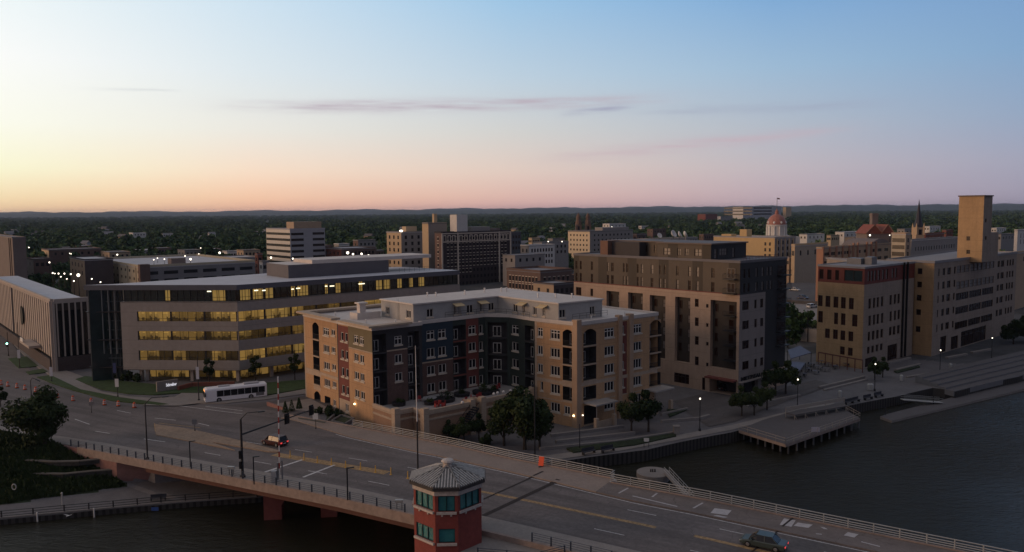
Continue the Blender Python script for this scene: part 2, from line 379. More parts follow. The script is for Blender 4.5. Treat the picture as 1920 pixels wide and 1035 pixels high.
def H(x, y):
    a = math.degrees(atan2(x, y)); r = sqrt(x*x+y*y); d = r-shore_r(a); s, t = st(x, y)
    street = zdk(s)*(1-sst(20, 42, t)) if s < -40 else 0.0
    z = mix(street, -2.2, sst(-36, -24, x)*(1-sst(260, 330, y)))
    tu = interp(s, T_UP)
    if s > -65.5 and T_LOW < t < tu: z = mix(-3.2, -2.2, sst(-40, 0, s)) if not behind_wall(x, y) else min(z, zdk(s)-1.4)
    elif s > -34 and tu <= t < tu+6: z = min(z, mix(-2.6, z, (t-tu)/6))
    if t <= (-8.2 if -76 < s < -65 else T_LOW) and s < 0:
        d0 = interp(a, [(-33,7),(-27,9.5),(-25,13),(-23,26)])
        e = d-d0
        z = -3.4 if e < 0 else min(interp(e, [(0,-3.4),(7,-1.9),(7.6,-1.3),(13,-.4),(13.6,.1),(20,.5),(28,.2)]), max(zdk(s), 0)+.6)
        if e > 28: z = zdk(s)*(1-sst(28, 40, e))
    if d < 2: z = mix(interp(a, [(q[0], q[2]) for q in SHA]), z, max(0, d)/2)
    return z
def slope_zone(x, y):
    a = math.degrees(atan2(x, y)); d = sqrt(x*x+y*y)-shore_r(a); s, t = st(x, y)
    return t < T_LOW-.05 and d > interp(a, [(-33,7),(-27,9.5),(-25,13),(-23,26)])
azs = []
a = -66.0
while a < 62: azs.append(a); a += .42 if -36 < a < 36 else 2.0
rs = [0, .7]; q = .7
while q < 12000:
    q += 1.5 if q < 60 else (3 if q < 130 else q*.06); rs.append(q)
mb = MB(); vid = {}
for i, a in enumerate(azs):
    r0 = shore_r(a)
    mb.v.append((r0*sin(R(a)), r0*cos(R(a)), -7.0))
    for j, q in enumerate(rs):
        r = r0+q; x, y = r*sin(R(a)), r*cos(R(a))
        z = H(x, y)-.06
        mb.v.append((x, y, z))
nr = len(rs)+1
for i in range(len(azs)-1):
    for j in range(nr-1):
        p = [i*nr+j, (i+1)*nr+j, (i+1)*nr+j+1, i*nr+j+1]
        c = mb.v[p[0]]; c2 = mb.v[p[2]]; cx, cy = (c[0]+c2[0])/2, (c[1]+c2[1])/2; r = sqrt(cx*cx+cy*cy)
        mi = 4 if j == 0 else (3 if r > 520 else (2 if r > 235 or cx < -150 else (1 if slope_zone(cx, cy) else 0)))
        mb.f.append(tuple(p[::-1])); mb.m.append(mi)
mb.build('ground', [paving, darkgreen, citym, farm_, sheetpile], kind='structure')
def drape(name, pts, m, eps=.02, skirt=0, kind='structure', step=3.0, parent=None):
    bm = bmesh.new(); vs = [bm.verts.new((x, y, 0)) for x, y in pts]; f = bm.faces.new(vs)
    if f.normal.z == 0: f.normal_update()
    f.normal_update()
    if f.normal.z < 0: f.normal_flip()
    bmesh.ops.triangulate(bm, faces=bm.faces[:])
    xs = [p[0] for p in pts]; ys = [p[1] for p in pts]
    for ax, lo, hi in ((0, min(xs), max(xs)), (1, min(ys), max(ys))):
        v = lo+step
        while v < hi:
            bmesh.ops.bisect_plane(bm, geom=bm.verts[:]+bm.edges[:]+bm.faces[:], plane_co=(v,0,0) if ax == 0 else (0,v,0), plane_no=(1,0,0) if ax == 0 else (0,1,0))
            v += step
    for v in bm.verts: v.co.z = H(v.co.x, v.co.y)+eps
    if skirt:
        be = [e for e in bm.edges if e.is_boundary]
        r = bmesh.ops.extrude_edge_only(bm, edges=be)
        for g in r['geom']:
            if isinstance(g, bmesh.types.BMVert): g.co.z -= skirt
    me = bpy.data.meshes.new(name); bm.to_mesh(me); bm.free(); me.materials.append(m)
    o = bpy.data.objects.new(name, me); col.objects.link(o)
    if kind: o['kind'] = kind
    if parent: o.parent = parent
    return o
def PX(l, z=0.0): return [P(a, b, z) for a, b in l]
# streets
drape('road', PX([(-260,640),(-60,600),(0,606),(20,640),(62,700),(100,722),(136,736),(211,753),(262,763),(299,763),(340,762),(420,764),(500,757),(583,742),(583,776),(545,790),(505,800)])+[sx2(-65.6,19.2),sx2(-65.6,-7.2),sx2(-75,-7.4),sx2(-88,-8.2)]+PX([(60,812),(0,800),(-260,760)]), asphalt2, .02)
drape('bus_street', PX([(420,763.5),(500,756.5),(583,741.5),(640,720),(640,760),(583,776),(545,782)]), asphalt, .035)
drape('sidewalk', PX([(-60,590),(20,590),(70,640),(110,690),(160,708),(141,712),(191,735),(241,744),(284,747),(330,745),(420,752),(494,746),(583,728),(640,712),(640,716),(583,738),(500,752),(425,759),(330,757),(299,758),(226,747),(151,732),(95,705),(60,682),(20,640),(0,606),(-60,600)]), conc, .12, .2)
drape('driveway_apron', PX([(262,761),(318,751),(340,738),(380,738),(384,757),(330,762)]), conc, .15)
for nm, l in (('lawn', [(15,673),(50,669),(72,687),(35,691)]), ('lawn', [(48,698),(80,692),(90,698),(55,703)]),
              ('verge', [(69,708),(95,704),(151,731),(226,746),(299,756),(318,759),(299,761),(211,752),(136,732),(100,720)]),
              ('office_lawn', [(141,712),(160,706),(235,716),(330,725),(450,722),(583,712),(583,727),(494,744),(380,737),(330,738),(290,741),(241,739),(191,731)])):
    drape(nm, PX(l), grassm, .155, .2)
drape('forecourt', PX([(508,765),(583,750),(612,770),(640,788),(560,779)]), conc, .10, .15)
# kerb on the river side of the street, left of the bridge
kb = []
for px, py in ((-200,752),(0,797),(60,808),(130,820),(191,833)): kb.append(P(px, py, .3))
drape('riverside_sidewalk', kb+[sx2(-76,-7.0),sx2(-76,-10.8)]+PX([(191,846),(130,836),(60,824),(0,812),(-200,768)], .3), conc, .16, .3)
# ------------------------------------------------------------------ road markings
def line_px(l, w, m_, name='lane_line', deck=True, z=.03):
    mb = MB()
    for (a, b) in l:
        if deck:
            s0, t0 = stpx(*a); s1, t1 = stpx(*b)
            n = max(1, int(abs(s1-s0)/4)); L = sqrt((s1-s0)**2+(t1-t0)**2); nx, ny = -(t1-t0)/L*w/2, (s1-s0)/L*w/2
            for i in range(n):
                q = []
                for k, sg in ((i,-1),(i+1,-1),(i+1,1),(i,1)):
                    f = k/n; s = s0+(s1-s0)*f; t = t0+(t1-t0)*f
                    x, y = sx2(s+nx*sg, t+ny*sg); q.append((x, y, zdk(s)+z))
                mb.quad(*q)
        else:
            x0, y0 = P(*a); x1, y1 = P(*b); L = sqrt((x1-x0)**2+(y1-y0)**2); nx, ny = -(y1-y0)/L*w/2, (x1-x0)/L*w/2
            n = max(1, int(L/3))
            for i in range(n):
                q = []
                for k, sg in ((i,-1),(i+1,-1),(i+1,1),(i,1)):
                    f = k/n; x = x0+(x1-x0)*f+nx*sg; y = y0+(y1-y0)*f+ny*sg; q.append((x, y, H(x, y)+.045))
                mb.quad(*q)
    return mb.build(name, m_, kind='structure')
# ------------------------------------------------------------------ the bridge
br = thing('river_bridge', 'long concrete road bridge crossing the river in front of the apartment block', 'bridge', sx2(0,0)+(0,))
SS = [-60+2.5*i for i in range(59)]
def strip(mb, ta, tb, dz, ss=None, mi=0, side=None):
    ss = ss or SS
    for s0, s1 in zip(ss, ss[1:]):
        f = lambda t, s: t if isinstance(t, (int, float)) else interp(s, t)
        a, b, c, d = sx2(s0, f(ta,s0)), sx2(s1, f(ta,s1)), sx2(s1, f(tb,s1)), sx2(s0, f(tb,s0))
        mb.quad(a+(zdk(s0)+dz,), b+(zdk(s1)+dz,), c+(zdk(s1)+dz,), d+(zdk(s0)+dz,), mi)
def wall(mb, ta, dz0, dz1, ss=None, mi=0, flip=False):
    for s0, s1 in zip(ss or SS, (ss or SS)[1:]):
        f = lambda t, s: t if isinstance(t, (int, float)) else interp(s, t)
        a, b = sx2(s0, f(ta,s0)), sx2(s1, f(ta,s1))
        q = [a+(zdk(s0)+dz0,), b+(zdk(s1)+dz0,), b+(zdk(s1)+dz1,), a+(zdk(s0)+dz1,)]
        mb.quad(*(q[::-1] if flip else q), mi)
SS = sorted(set(SS+[7.3, 7.6]))
d = MB(); strip(d, T_CURB, T_UC, 0); strip(d, T_CURB, 19.3, 0, [-66.4,-65,-62.5,-60]); d.build('roadway', asphalt2, br)
SSL = [-76,-73,-70,-67,-65.5,-62.5]+SS
d = MB(); strip(d, T_LOW+.45, T_CURB, .15, SSL); wall(d, T_CURB, 0, .15, SSL, flip=True)
d.build('sidewalk', conc, br)
ssa = [s for s in SS if s <= 7.3]; ssb = [s for s in SS if s >= 7.3]
d = MB(); strip(d, T_UC, [(a, b-.3) for a, b in T_UP], .15, ssa); wall(d, T_UC, 0, .15, ssa); d.build('sidewalk', tanwalk, br)
d = MB(); strip(d, T_UC, [(a, b-.3) for a, b in T_UP], .15, ssb); wall(d, T_UC, 0, .15, ssb); d.build('sidewalk', mat('grey_footway', (.185,.155,.145), .85, .12, .4, fine=(3,.15), streaks=(31,.15)), br)
d = MB(); wall(d, T_LOW, -.95, .28, SSL); wall(d, T_LOW+.45, .1, .28, SSL, flip=True); strip(d, T_LOW, T_LOW+.45, .28, SSL); d.build('edge_beam', fascia, br); d = MB()
wall(d, [(a, b) for a, b in T_UP], -.95, .28, flip=True); strip(d, [(a, b-.3) for a, b in T_UP], T_UP, .28)
wall(d, [(a, b-.3) for a, b in T_UP], .1, .28)
a_, b_ = sx2(8,11.0), sx2(8,12.5); d.build('edge_beam', fascia, br)
d = MB(); strip(d, T_LOW, T_UP, -.95); d.f = [f[::-1] for f in d.f]
for tg in (-9.5,-6,-2,2,6,9.5):
    for s0, s1 in zip(SS[::2], SS[2::2]):
        d.beam(sx2(s0,tg)+(zdk(s0)-1.5,), sx2(s1,tg)+(zdk(s1)-1.5,), .5, 1.1)
d.build('girder', mat('underside', (.12,.06,.05), .9, .1), br)
# piers: cross walls with arched openings standing in the water
def pier(s0, thick, ts, zb=WZ-2):
    mb = MB(); zt = zdk(s0)-2.0
    for i, (a, b) in enumerate(ts):
        p = [sx2(s0,a), sx2(s0+thick,a), sx2(s0+thick,b), sx2(s0,b)]; mb.prism(p, zb, zt)
        if i+1 < len(ts):
            c = ts[i+1][0]; n = 6
            for k in range(n):
                u0, u1 = b+(c-b)*k/n, b+(c-b)*(k+1)/n
                h0 = 1-((k/n)*2-1)**2; h1 = 1-(((k+1)/n)*2-1)**2
                z0, z1 = zt-2.0+1.5*sqrt(max(h0,0)), zt-2.0+1.5*sqrt(max(h1,0))
                p = [sx2(s0,u0), sx2(s0+thick,u0), sx2(s0+thick,u1), sx2(s0,u1)]; mb.prism(p, [z0,z0,z1,z1], zt)
    mb.prism([sx2(s0-.3,ts[0][0]-.05), sx2(s0+thick+.3,ts[0][0]-.05), sx2(s0+thick+.3,ts[-1][1]), sx2(s0-.3,ts[-1][1])], zt, zdk(s0)-.97)
    mb.build('pier', redwall, br)
ps, pt = stpx(500, 975, 0)
PO = P(495, 975.5, WZ); PD = D2(6)
def pq(u, w): return (PO[0]+PD[0]*u-PD[1]*w, PO[1]+PD[1]*u+PD[0]*w)
def ztp(u, w): return zdk(st(*pq(u, w))[0])-1.6
cols_ = [(0,2.4),(7.7,9.9),(15.2,17.4),(22.6,25.4)]
mb = MB()
for i, (a, b) in enumerate(cols_):
    q = [pq(a,0), pq(b,0), pq(b,1.9), pq(a,1.9)]; mb.prism(q, WZ-2, [ztp(a,0), ztp(b,0), ztp(b,1.9), ztp(a,1.9)])
    if i < 3:
        c = cols_[i+1][0]; n = 8
        for k in range(n):
            u0, u1 = b+(c-b)*k/n, b+(c-b)*(k+1)/n; h0 = sqrt(max(0,1-((k/n)*2-1)**2)); h1 = sqrt(max(0,1-(((k+1)/n)*2-1)**2)); zb_ = WZ+2.0
            mb.prism([pq(u0,.003), pq(u1,.003), pq(u1,1.897), pq(u0,1.897)], [zb_+1.5*h0, zb_+1.5*h1, zb_+1.5*h1, zb_+1.5*h0], [ztp(u0,0), ztp(u1,0), ztp(u1,1.9), ztp(u0,1.9)])
mb.build('pier', redwall, br)
q = [pq(-.15,-.15), pq(25.5,-.15), pq(25.5,2.1), pq(-.15,2.1)]; mb = MB(); mb.prism(q, [ztp(-.15,0), ztp(25.5,0), ztp(25.5,2), ztp(-.15,2)], [ztp(-.15,0)+.62, ztp(25.5,0)+.62, ztp(25.5,2)+.62, ztp(-.15,2)+.62]); mb.build('pier_cap', redwall, br)
pier(-4, 14, [(-8.4,12.0)]); pier(62, 3.2, [(-10.4,-6.0),(-.8,3.4),(7,10.6)])
# left abutment: rose wall below the parapet
d = MB()
for s0, s1 in zip([-86,-80,-76,-73,-69,-65.5], [-80,-76,-73,-69,-65.5]):
    a, b = sx2(s0,T_LOW), sx2(s1,T_LOW); a2, b2 = sx2(s0,T_LOW+.5), sx2(s1,T_LOW+.5)
    d.prism([a,b,b2,a2], -4.6, [zdk(s0)-.955 if s0 >= -76 else zdk(s0)+.05, zdk(s1)-.955 if s1 > -76 else zdk(s1)+.05, zdk(s1)-.955 if s1 > -76 else zdk(s1)+.05, zdk(s0)-.955 if s0 >= -76 else zdk(s0)+.05])
d.build('abutment', pinkwall, br)
d = MB()
for k in range(12):
    u0, u1 = 4*k, 4*k+4; q = [(WL0[0]+WLD[0]*u-WLD[1]*w, WL0[1]+WLD[1]*u+WLD[0]*w) for u, w in ((u0,.02),(u1,.02),(u1,.8),(u0,.8))]; zt2 = [zdk(st(*p)[0])-1.0 for p in q]; d.prism(q, -5, zt2)
d.prism([sx2(-60,19.2), sx2(-60,19.6), sx2(-30,16.4), sx2(-30,16.0)], -5, [zdk(-60),zdk(-60),zdk(-30)-.3,zdk(-30)-.3]); d.build('retaining_wall', pinkwall, br)
# joints of the opening span
for (a, b, w) in (((905,968),(1047,901),.34),((880,948),(1018,886),.16),((1360,1075),(1500,963),.12)):
    s0, t0 = stpx(*a); s1, t1 = stpx(*b); dx, dy = t1-t0, -(s1-s0); L = sqrt(dx*dx+dy*dy)
    d = MB(); n = 8
    for k in range(n):
        q = []
        for f, sg in ((k/n,1),(k/n,-1),((k+1)/n,-1),((k+1)/n,1)):
            s = mix(s0,s1,f); t = mix(t0,t1,f); q.append(sx2(s+sg*w*dx/L, t+sg*w*dy/L)+(zdk(s)+.02+(.155 if t > interp(s, T_UC) or t < T_CURB else 0),))
        d.quad(*q)
    d.build('expansion_joint', mat('joint_rust', (.03,.022,.02), .8, .2, 2), br)
# railings
def rail_posts(mb, tt, ss, hgt, w, dz=.28, mi=0):
    for s in ss:
        t = tt if isinstance(tt, (int, float)) else interp(s, tt)
        x, y = sx2(s, t); z = zdk(s)+dz; mb.beam((x,y,z-.1), (x,y,z+hgt), w, w, mi)
def rails(mb, tt, ss, hs, r, dz=.28, mi=0):
    for s0, s1 in zip(ss, ss[1:]):
        f = lambda s: tt if isinstance(tt, (int, float)) else interp(s, tt)
        a, b = sx2(s0, f(s0)), sx2(s1, f(s1))
        for h in hs: mb.beam(a+(zdk(s0)+dz+h,), b+(zdk(s1)+dz+h,), r, r, mi)
low1 = [-78+2.15*i for i in range(33)]
low1 = [s for s in low1 if s < -9]
d = MB(); rail_posts(d, T_LOW+.2, low1, 1.0, .16); rails(d, T_LOW+.2, low1, (.25,.5,.75,.98), .03); d.build('railing', [mat('slate_blue_steel', (.05,.06,.08), .5, .1, 1)], br); d = MB()
low2 = [8+2.3*i for i in range(24)]; rail_posts(d, T_LOW+.2, low2, 1.0, .16); rails(d, T_LOW+.2, low2, (.25,.5,.75,.98), .035)
d.build('railing', [mat('slate_blue_steel', (.05,.06,.08), .5, .1, 1)], br)
up1 = [-43+2.4*i for i in range(22)]; up1 = [s for s in up1 if s < 7.2]+[7.2]
TR = [(a, b-.15) for a, b in T_UP]
d = MB(); rail_posts(d, TR, up1, 1.05, .10); rails(d, TR, up1, (.2,.45,.7,1.02), .07)
up2 = [7.7+2.6*i for i in range(32)]; rail_posts(d, 10.85, up2, 1.05, .11); rails(d, 10.85, up2, (.2,.45,.7,1.02), .075)
a_, b_ = sx2(7.45,12.35), sx2(7.45,10.85)
for h in (.2,.45,.7,1.02): d.beam(a_+(zdk(7)+.28+h,), b_+(zdk(7)+.28+h,), .07, .07)
d.prism([sx2(7.3,12.5),sx2(7.7,12.5),sx2(7.7,10.9),sx2(7.3,10.9)], zdk(7)-.95, zdk(7)+.16)
d.build('railing', steel_w, br)
# raised buff median with yellow edge, tapering onto the bridge
med = [(-57,3.9,-1.0),(-50,3.0,-.2),(-44.5,2.2,.6)]
mp = []
ml = [P(290,797), P(292,815)]
ms = [stpx(497,862), stpx(529,848), stpx(534,852), stpx(500,871)]
mat('buff_median', (.30,.22,.16), .85, .14, .5, fine=(2,.2)); mq = [sx2(*stpx(a, b)) for a, b in ((290,796),(360,806),(430,822),(478,834))]+[sx2(-58.2,3.6),sx2(-58.2,.7)]+[sx2(*stpx(a, b)) for a, b in ((440,845),(360,829),(292,816))]; mb = MB(); mb.prism(mq, -.2, [zdk(st(*p)[0])+.14 for p in mq]); mb.build('median_island', MATS['buff_median'], kind='structure')
d = MB(); MS = [-58.2,-52,-48,-44.6,-43.2]
strip(d, [(-58,.7),(-44.6,.6),(-43.2,1.0)], [(-58,3.6),(-44.6,1.9),(-43.2,1.5)], .16, MS); wall(d, [(-58,.7),(-44.6,.6),(-43.2,1.0)], 0, .16, MS)
d.build('median', MATS['buff_median'], br)
d = MB(); strip(d, -.55, 1.0, .018, [-43,-38,-30,-22,-14.5]); strip(d, -.2, .42, .018, [-14.5,-8,0,8,16,24,34,44,54,70]); d.build('centre_marking', paint_y, br)
d = MB(); strip(d, -7.55, -7.4, .018); d.build('edge_line', paint_w, br); d = MB(); strip(d, [(a, b-.5) for a, b in T_UC], [(a, b-.35) for a, b in T_UC], .018, [s for s in SS if s > -44]); d.build('edge_line', paint_w, br)
for a in range(-54, 70, 11):
    if a < -10 or a > 2:
        for t0_, s_ in ((-3.75,a),(3.35,a+1)): d = MB(); strip(d, t0_, t0_+.13, .018, [s_, s_+2, s_+3.6]); d.build('lane_line', paint_w, br)
for (a, b, w) in (((485,889),(567,862),.45),((568,895),(627,872),.4)):
    s0, t0 = stpx(*a); s1, t1 = stpx(*b)
    d = MB(); d.quad(*[sx2(s, t)+(zdk(s)+.022,) for s, t in ((s0-w/2,t0),(s0+w/2,t0),(s1+w/2,t1),(s1-w/2,t1))]); d.build('stop_line', paint_w, br)
# patches of bare deck and chalk-white bars on the far sidewalk of the opening span
for a, b, c, e in ((1340,953,1372,966),(1345,966,1365,971),(1470,972,1492,988),(1496,980,1524,990),(1590,998,1610,1008),(1546,989,1553,992)):
    q = [stpx(a,b,.15), stpx(c,b+4,.15), stpx(c-8,e,.15), stpx(a-8,e-4,.15)]
    d = MB(); d.quad(*[sx2(s,t)+(zdk(s)+.165,) for s, t in q[::-1]]); d.build('deck_patch', mat('pale_patch', (.42,.40,.41), .8, .15, 2), br)
for a, b in (((1160,925),(1178,915)),((1186,930),(1270,950)),((1300,953),(1318,943)),((1223,932),(1232,925)),((1530,1001),(1541,1002)),((1615,1016),(1650,1025))):
    (s0,t0),(s1,t1) = stpx(*a, .15), stpx(*b, .15); L = sqrt((s1-s0)**2+(t1-t0)**2); nx, ny = -(t1-t0)/L*.12, (s1-s0)/L*.12
    d = MB(); d.quad(*[sx2(s+nx*g, t+ny*g)+(zdk(s)+.17,) for s, t, g in ((s0,t0,-1),(s1,t1,-1),(s1,t1,1),(s0,t0,1))]); d.build('footway_marking', MATS['pale_patch'], br)
# street markings off the bridge
line_px([((330,760),(455,783)),((385,764),(455,776)),((0,762),(36,760)),((8,765),(30,772)),((140,786),(168,796)),((220,770),(245,775)),((178,810),(206,816)),((290,786),(330,792)),((270,830),(310,838)),((372,800),(412,812)),((395,848),(432,856))], .18, paint_w, 'street_line', deck=False)
line_px([((290,797),(292,815)),((292,816),(440,839)),((298,797),(430,819))], .22, paint_y, 'yellow_line', deck=False)
# ------------------------------------------------------------------ bridge house (octagon)
tcx, tcy = -7.15, 84.6
def zt_(py): return zat(tcx, tcy-3.4, 838, py)
tw = thing('bridge_house', 'red octagonal bridge control tower with teal windows and pale ribbed roof', 'control tower', (tcx, tcy, WZ))
TA = R(-88)
def octo(k=1.0, e=0.0):
    """plan corners, the first edge faces the camera side; broad corner faces between narrow ones"""
    w = 1.2+e*.5; W_ = 3.62+e; pts = []
    base = [(W_,-w),(W_,w),(w,W_),(-w,W_),(-W_,w),(-W_,-w),(-w,-W_),(w,-W_)]
    return [(tcx+(x*cos(TA)-y*sin(TA))*k, tcy+(x*sin(TA)+y*cos(TA))*k) for x, y in base]
ZE = zt_(918); ZW1, ZW0 = zt_(928.5), zt_(957.5); ZV1, ZV0 = zt_(990), zt_(1016)
oc = octo()
teal = mat('teal_glass', (.035,.16,.17), .12, .25, .8, spec=.6)
def tower_wall():
    mb = MB()
    for i in range(8):
        a, b = oc[i], oc[(i+1) % 8]; L = math.dist(a, b); an = atan2(b[1]-a[1], b[0]-a[0])
        mb.T = (a[0], a[1], 0, an)
        holes = [(.32, L-.32, ZW0, ZW1)]
        if i in (0, 7, 5, 3): holes.append((.35, L-.35, ZV0, ZV1))
        wall_cells(mb, L, WZ-2, ZE-.5, holes, [], 0, .22)
    mb.T = None; return mb
def wall_cells(mb, L, z0, z1, holes, regions, mi, depth):
    us = sorted(set([0, L]+[min(max(v, 0), L) for h in holes+[r[:4] for r in regions] for v in h[:2]]))
    zs = sorted(set([z0, z1]+[min(max(v, z0), z1) for h in holes+[r[:4] for r in regions] for v in h[2:4]]))
    for u0, u1 in zip(us, us[1:]):
        if u1-u0 < 1e-4: continue
        for a, b in zip(zs, zs[1:]):
            if b-a < 1e-4: continue
            c, zc = (u0+u1)/2, (a+b)/2
            if any(h[0] < c < h[1] and h[2] < zc < h[3] for h in holes): continue
            m_ = mi
            for r in regions:
                if r[0] < c < r[1] and r[2] < zc < r[3]: m_ = r[4]
            mb.quad((u0,0,a), (u1,0,a), (u1,0,b), (u0,0,b), m_)
    for h in holes:
        m_ = mi; c, zc = (h[0]+h[1])/2, (h[2]+h[3])/2; dp = h[4] if len(h) > 4 else depth
        for r in regions:
            if r[0] < c < r[1] and r[2] < zc < r[3]: m_ = r[4]
        u0, u1, a, b = h[:4]
        mb.quad((u0,0,a), (u0,0,b), (u0,dp,b), (u0,dp,a), m_); mb.quad((u1,0,b), (u1,0,a), (u1,dp,a), (u1,dp,b), m_)
        mb.quad((u0,0,a), (u0,dp,a), (u1,dp,a), (u1,0,a), m_); mb.quad((u0,0,b), (u1,0,b), (u1,dp,b), (u0,dp,b), m_)
tower_wall().build('wall', [mat('brick_red_render', (.235,.055,.045), .75, .12, .6, fine=(2.5,.15))], tw)
for i in range(8):
    a, b = oc[i], oc[(i+1) % 8]; L = math.dist(a, b); an = atan2(b[1]-a[1], b[0]-a[0])
    for (z0, z1, ok) in ((ZW0, ZW1, True), (ZV0, ZV1, i in (0, 7, 5, 3))):
        if not ok: continue
        mb = MB((a[0], a[1], 0, an)); mb.quad((.3,.14,z0), (L-.3,.14,z0), (L-.3,.14,z1), (.3,.14,z1)); w1 = mb.build('window', [teal], tw)
        mb = MB((a[0], a[1], 0, an)); n = 2 if L < 3 else 3
        if z0 == ZV0 and n == 2: n = 1
        for k in range(n+1):
            u = .34+(L-.68)*k/n; mb.box(u-.05, .03, z0, u+.05, .13, z1)
        mb.box(.3, .03, z0, L-.3, .13, z0+.08); mb.box(.3, .03, z1-.08, L-.3, .13, z1); mb.build('frame', [mat('dark_green_frame', (.01,.04,.045), .4, 0)], w1)
        mb = MB((a[0], a[1], 0, an)); mb.box(.15, -.22, z0-.28, L-.15, .1, z0-.04)
        if z0 == ZW0:
            for u in (L*.3, L*.7): mb.box(u-.09, -.16, z0-.5, u+.09, -.002, z0-.28)
        mb.build('sill', [mat('pale_stone', (.52,.46,.42), .8, .12, 2, fine=(5,.2))], w1)
def ring(mb, p, q, zp, zq, mi=0):
    for i in range(8):
        j = (i+1) % 8; mb.quad(p[i]+(zp,), p[j]+(zp,), q[j]+(zq,), q[i]+(zq,), mi)
mb = MB(); o1, o2 = octo(1, .12), octo(1, .30)
ring(mb, oc, o1, ZE-.55, ZE-.55); ring(mb, o1, o1, ZE-.55, ZE); ring(mb, o1, o2, ZE, ZE+.02); mb.build('cornice', MATS['pale_stone'], tw)
o3 = octo(1, .42); mb = MB(); ring(mb, o2, o3, ZE+.02, ZE+.02); ring(mb, o3, o3, ZE+.02, ZE+.38)
for i in range(8):
    a, b = o3[i], o3[(i+1) % 8]; n = int(math.dist(a, b)/.28)
    for k in range(n):
        f = (k+.5)/n; x, y = mix(a[0], b[0], f), mix(a[1], b[1], f); mb.tube((x,y,ZE+.3), (mix(x,tcx,.03), mix(y,tcy,.03), ZE+.42), .10, .10, 5)
mb.build('gutter', mat('dark_gutter', (.05,.045,.045), .6, .2, 3), tw)
ZP = zat(tcx, tcy, 838, 872); zr = ZE+.36; mb = MB(); top = octo(.09)
ring(mb, octo(1, .40), top, zr, ZP)
for i in range(8):
    a, b = octo(1, .40)[i], octo(1, .40)[(i+1) % 8]; c, d_ = top[i], top[(i+1) % 8]; n = int(math.dist(a, b)/.31)
    for k in range(n+1):
        f = k/n; x, y = mix(a[0], b[0], f), mix(a[1], b[1], f); g = min(f, 1-f)*2
        # ribs run parallel up the slope and die into the hips
        ax, ay = mix(a[0], b[0], .5), mix(a[1], b[1], .5); cx_, cy_ = mix(c[0], d_[0], .5), mix(c[1], d_[1], .5)
        t = 1.0 if f in (0, 1) else g*.93
        if f in (0, 1): ex, ey = (c if f == 0 else d_)
        else: ex, ey = x+(cx_-ax)*t, y+(cy_-ay)*t
        if t > .06: mb.beam((x, y, zr+.06), (ex, ey, mix(zr, ZP, t)+.06), .17 if f in (0,1) else .12, .18, 1)
mb.build('roof', [mat('roof_metal_pans', (.20,.20,.20), .6, .15, 1.5), mat('pale_roof_ribs', (.45,.44,.43), .6, .12, 2, fine=(5,.25))], tw)
mb = MB(); mb.lathe([(.62,0),(.66,.12),(.48,.2),(.52,.42),(.72,.55),(.6,.72),(.2,.80)], (tcx,tcy,ZP-.1), 12); mb.build('finial', MATS['pale_stone'], tw)
mb = MB(); p = octo(1, .3); mb.lathe([(.03,0),(.025,1.5)], (o3[1][0], o3[1][1], ZE+.3), 5); mb.build('antenna', steel_g, tw); mb = MB(); mb.lathe([(.03,0),(.025,1.2)], (o3[5][0], o3[5][1], ZE+.3), 5); mb.build('antenna', steel_g, tw)
# pier platform the tower stands on, with its own railing
pf = [stpx(886,1005), stpx(965,1013), stpx(985,1035), stpx(885,1045)]
mb = MB(); q = [sx2(1.0,T_LOW-.01), sx2(12,T_LOW-.01), sx2(10.3,T_LOW-3.0), sx2(4.5,T_LOW-5.0), sx2(1.0,T_LOW-5.0)]
mb.prism(q, WZ-2, 2.3, 0, 1); mb.build('platform', [MATS['brick_red_render'], conc], tw)
mb = MB()
for a, b in zip(q[1:], q[2:4]):
    n = max(1, int(math.dist(a, b)/2.2))
    for k in range(n+1):
        x, y = mix(a[0], b[0], k/n), mix(a[1], b[1], k/n); mb.beam((x,y,2.25), (x,y,3.4), .14, .14)
    for h in (.3,.55,.8,1.05): mb.beam(a+(2.3+h,), b+(2.3+h,), .05, .05)
mb.build('railing', MATS['slate_blue_steel'], tw)
# ------------------------------------------------------------------ facades
U = D2(-50); V = D2(40)
class Fac:
    """a vertical wall plane from A to B (left to right as seen from outside)"""
    def __init__(s, A, B, z0, z1):
        s.A, s.B, s.z0, s.z1 = A, B, z0, z1; s.L = math.dist(A, B)
        s.d = ((B[0]-A[0])/s.L, (B[1]-A[1])/s.L); s.an = atan2(s.d[1], s.d[0]); s.n = (s.d[1], -s.d[0])
    def uz(s, px, py):
        r = ray(px, py); k = s.A[0]*s.n[0]+s.A[1]*s.n[1]; t = k/(r[0]*s.n[0]+r[1]*s.n[1])
        x, y = r[0]*t, r[1]*t
        return (x-s.A[0])*s.d[0]+(y-s.A[1])*s.d[1], CAM_H+r[2]*t
    def u(s, px, py): return s.uz(px, py)[0]
    def z(s, px, py): return s.uz(px, py)[1]
    def cols(s, l, py): return [(s.u(a, py), s.u(b, py)) for a, b in l]
    def rows(s, l, px): return [(s.z(px, b), s.z(px, a)) for a, b in l]     # given top y, bottom y
    @property
    def T(s): return (s.A[0], s.A[1], 0, s.an)
    def pt(s, u, y=0): return (s.A[0]+s.d[0]*u-s.n[0]*y, s.A[1]+s.d[1]*u-s.n[1]*y)
WC = {}
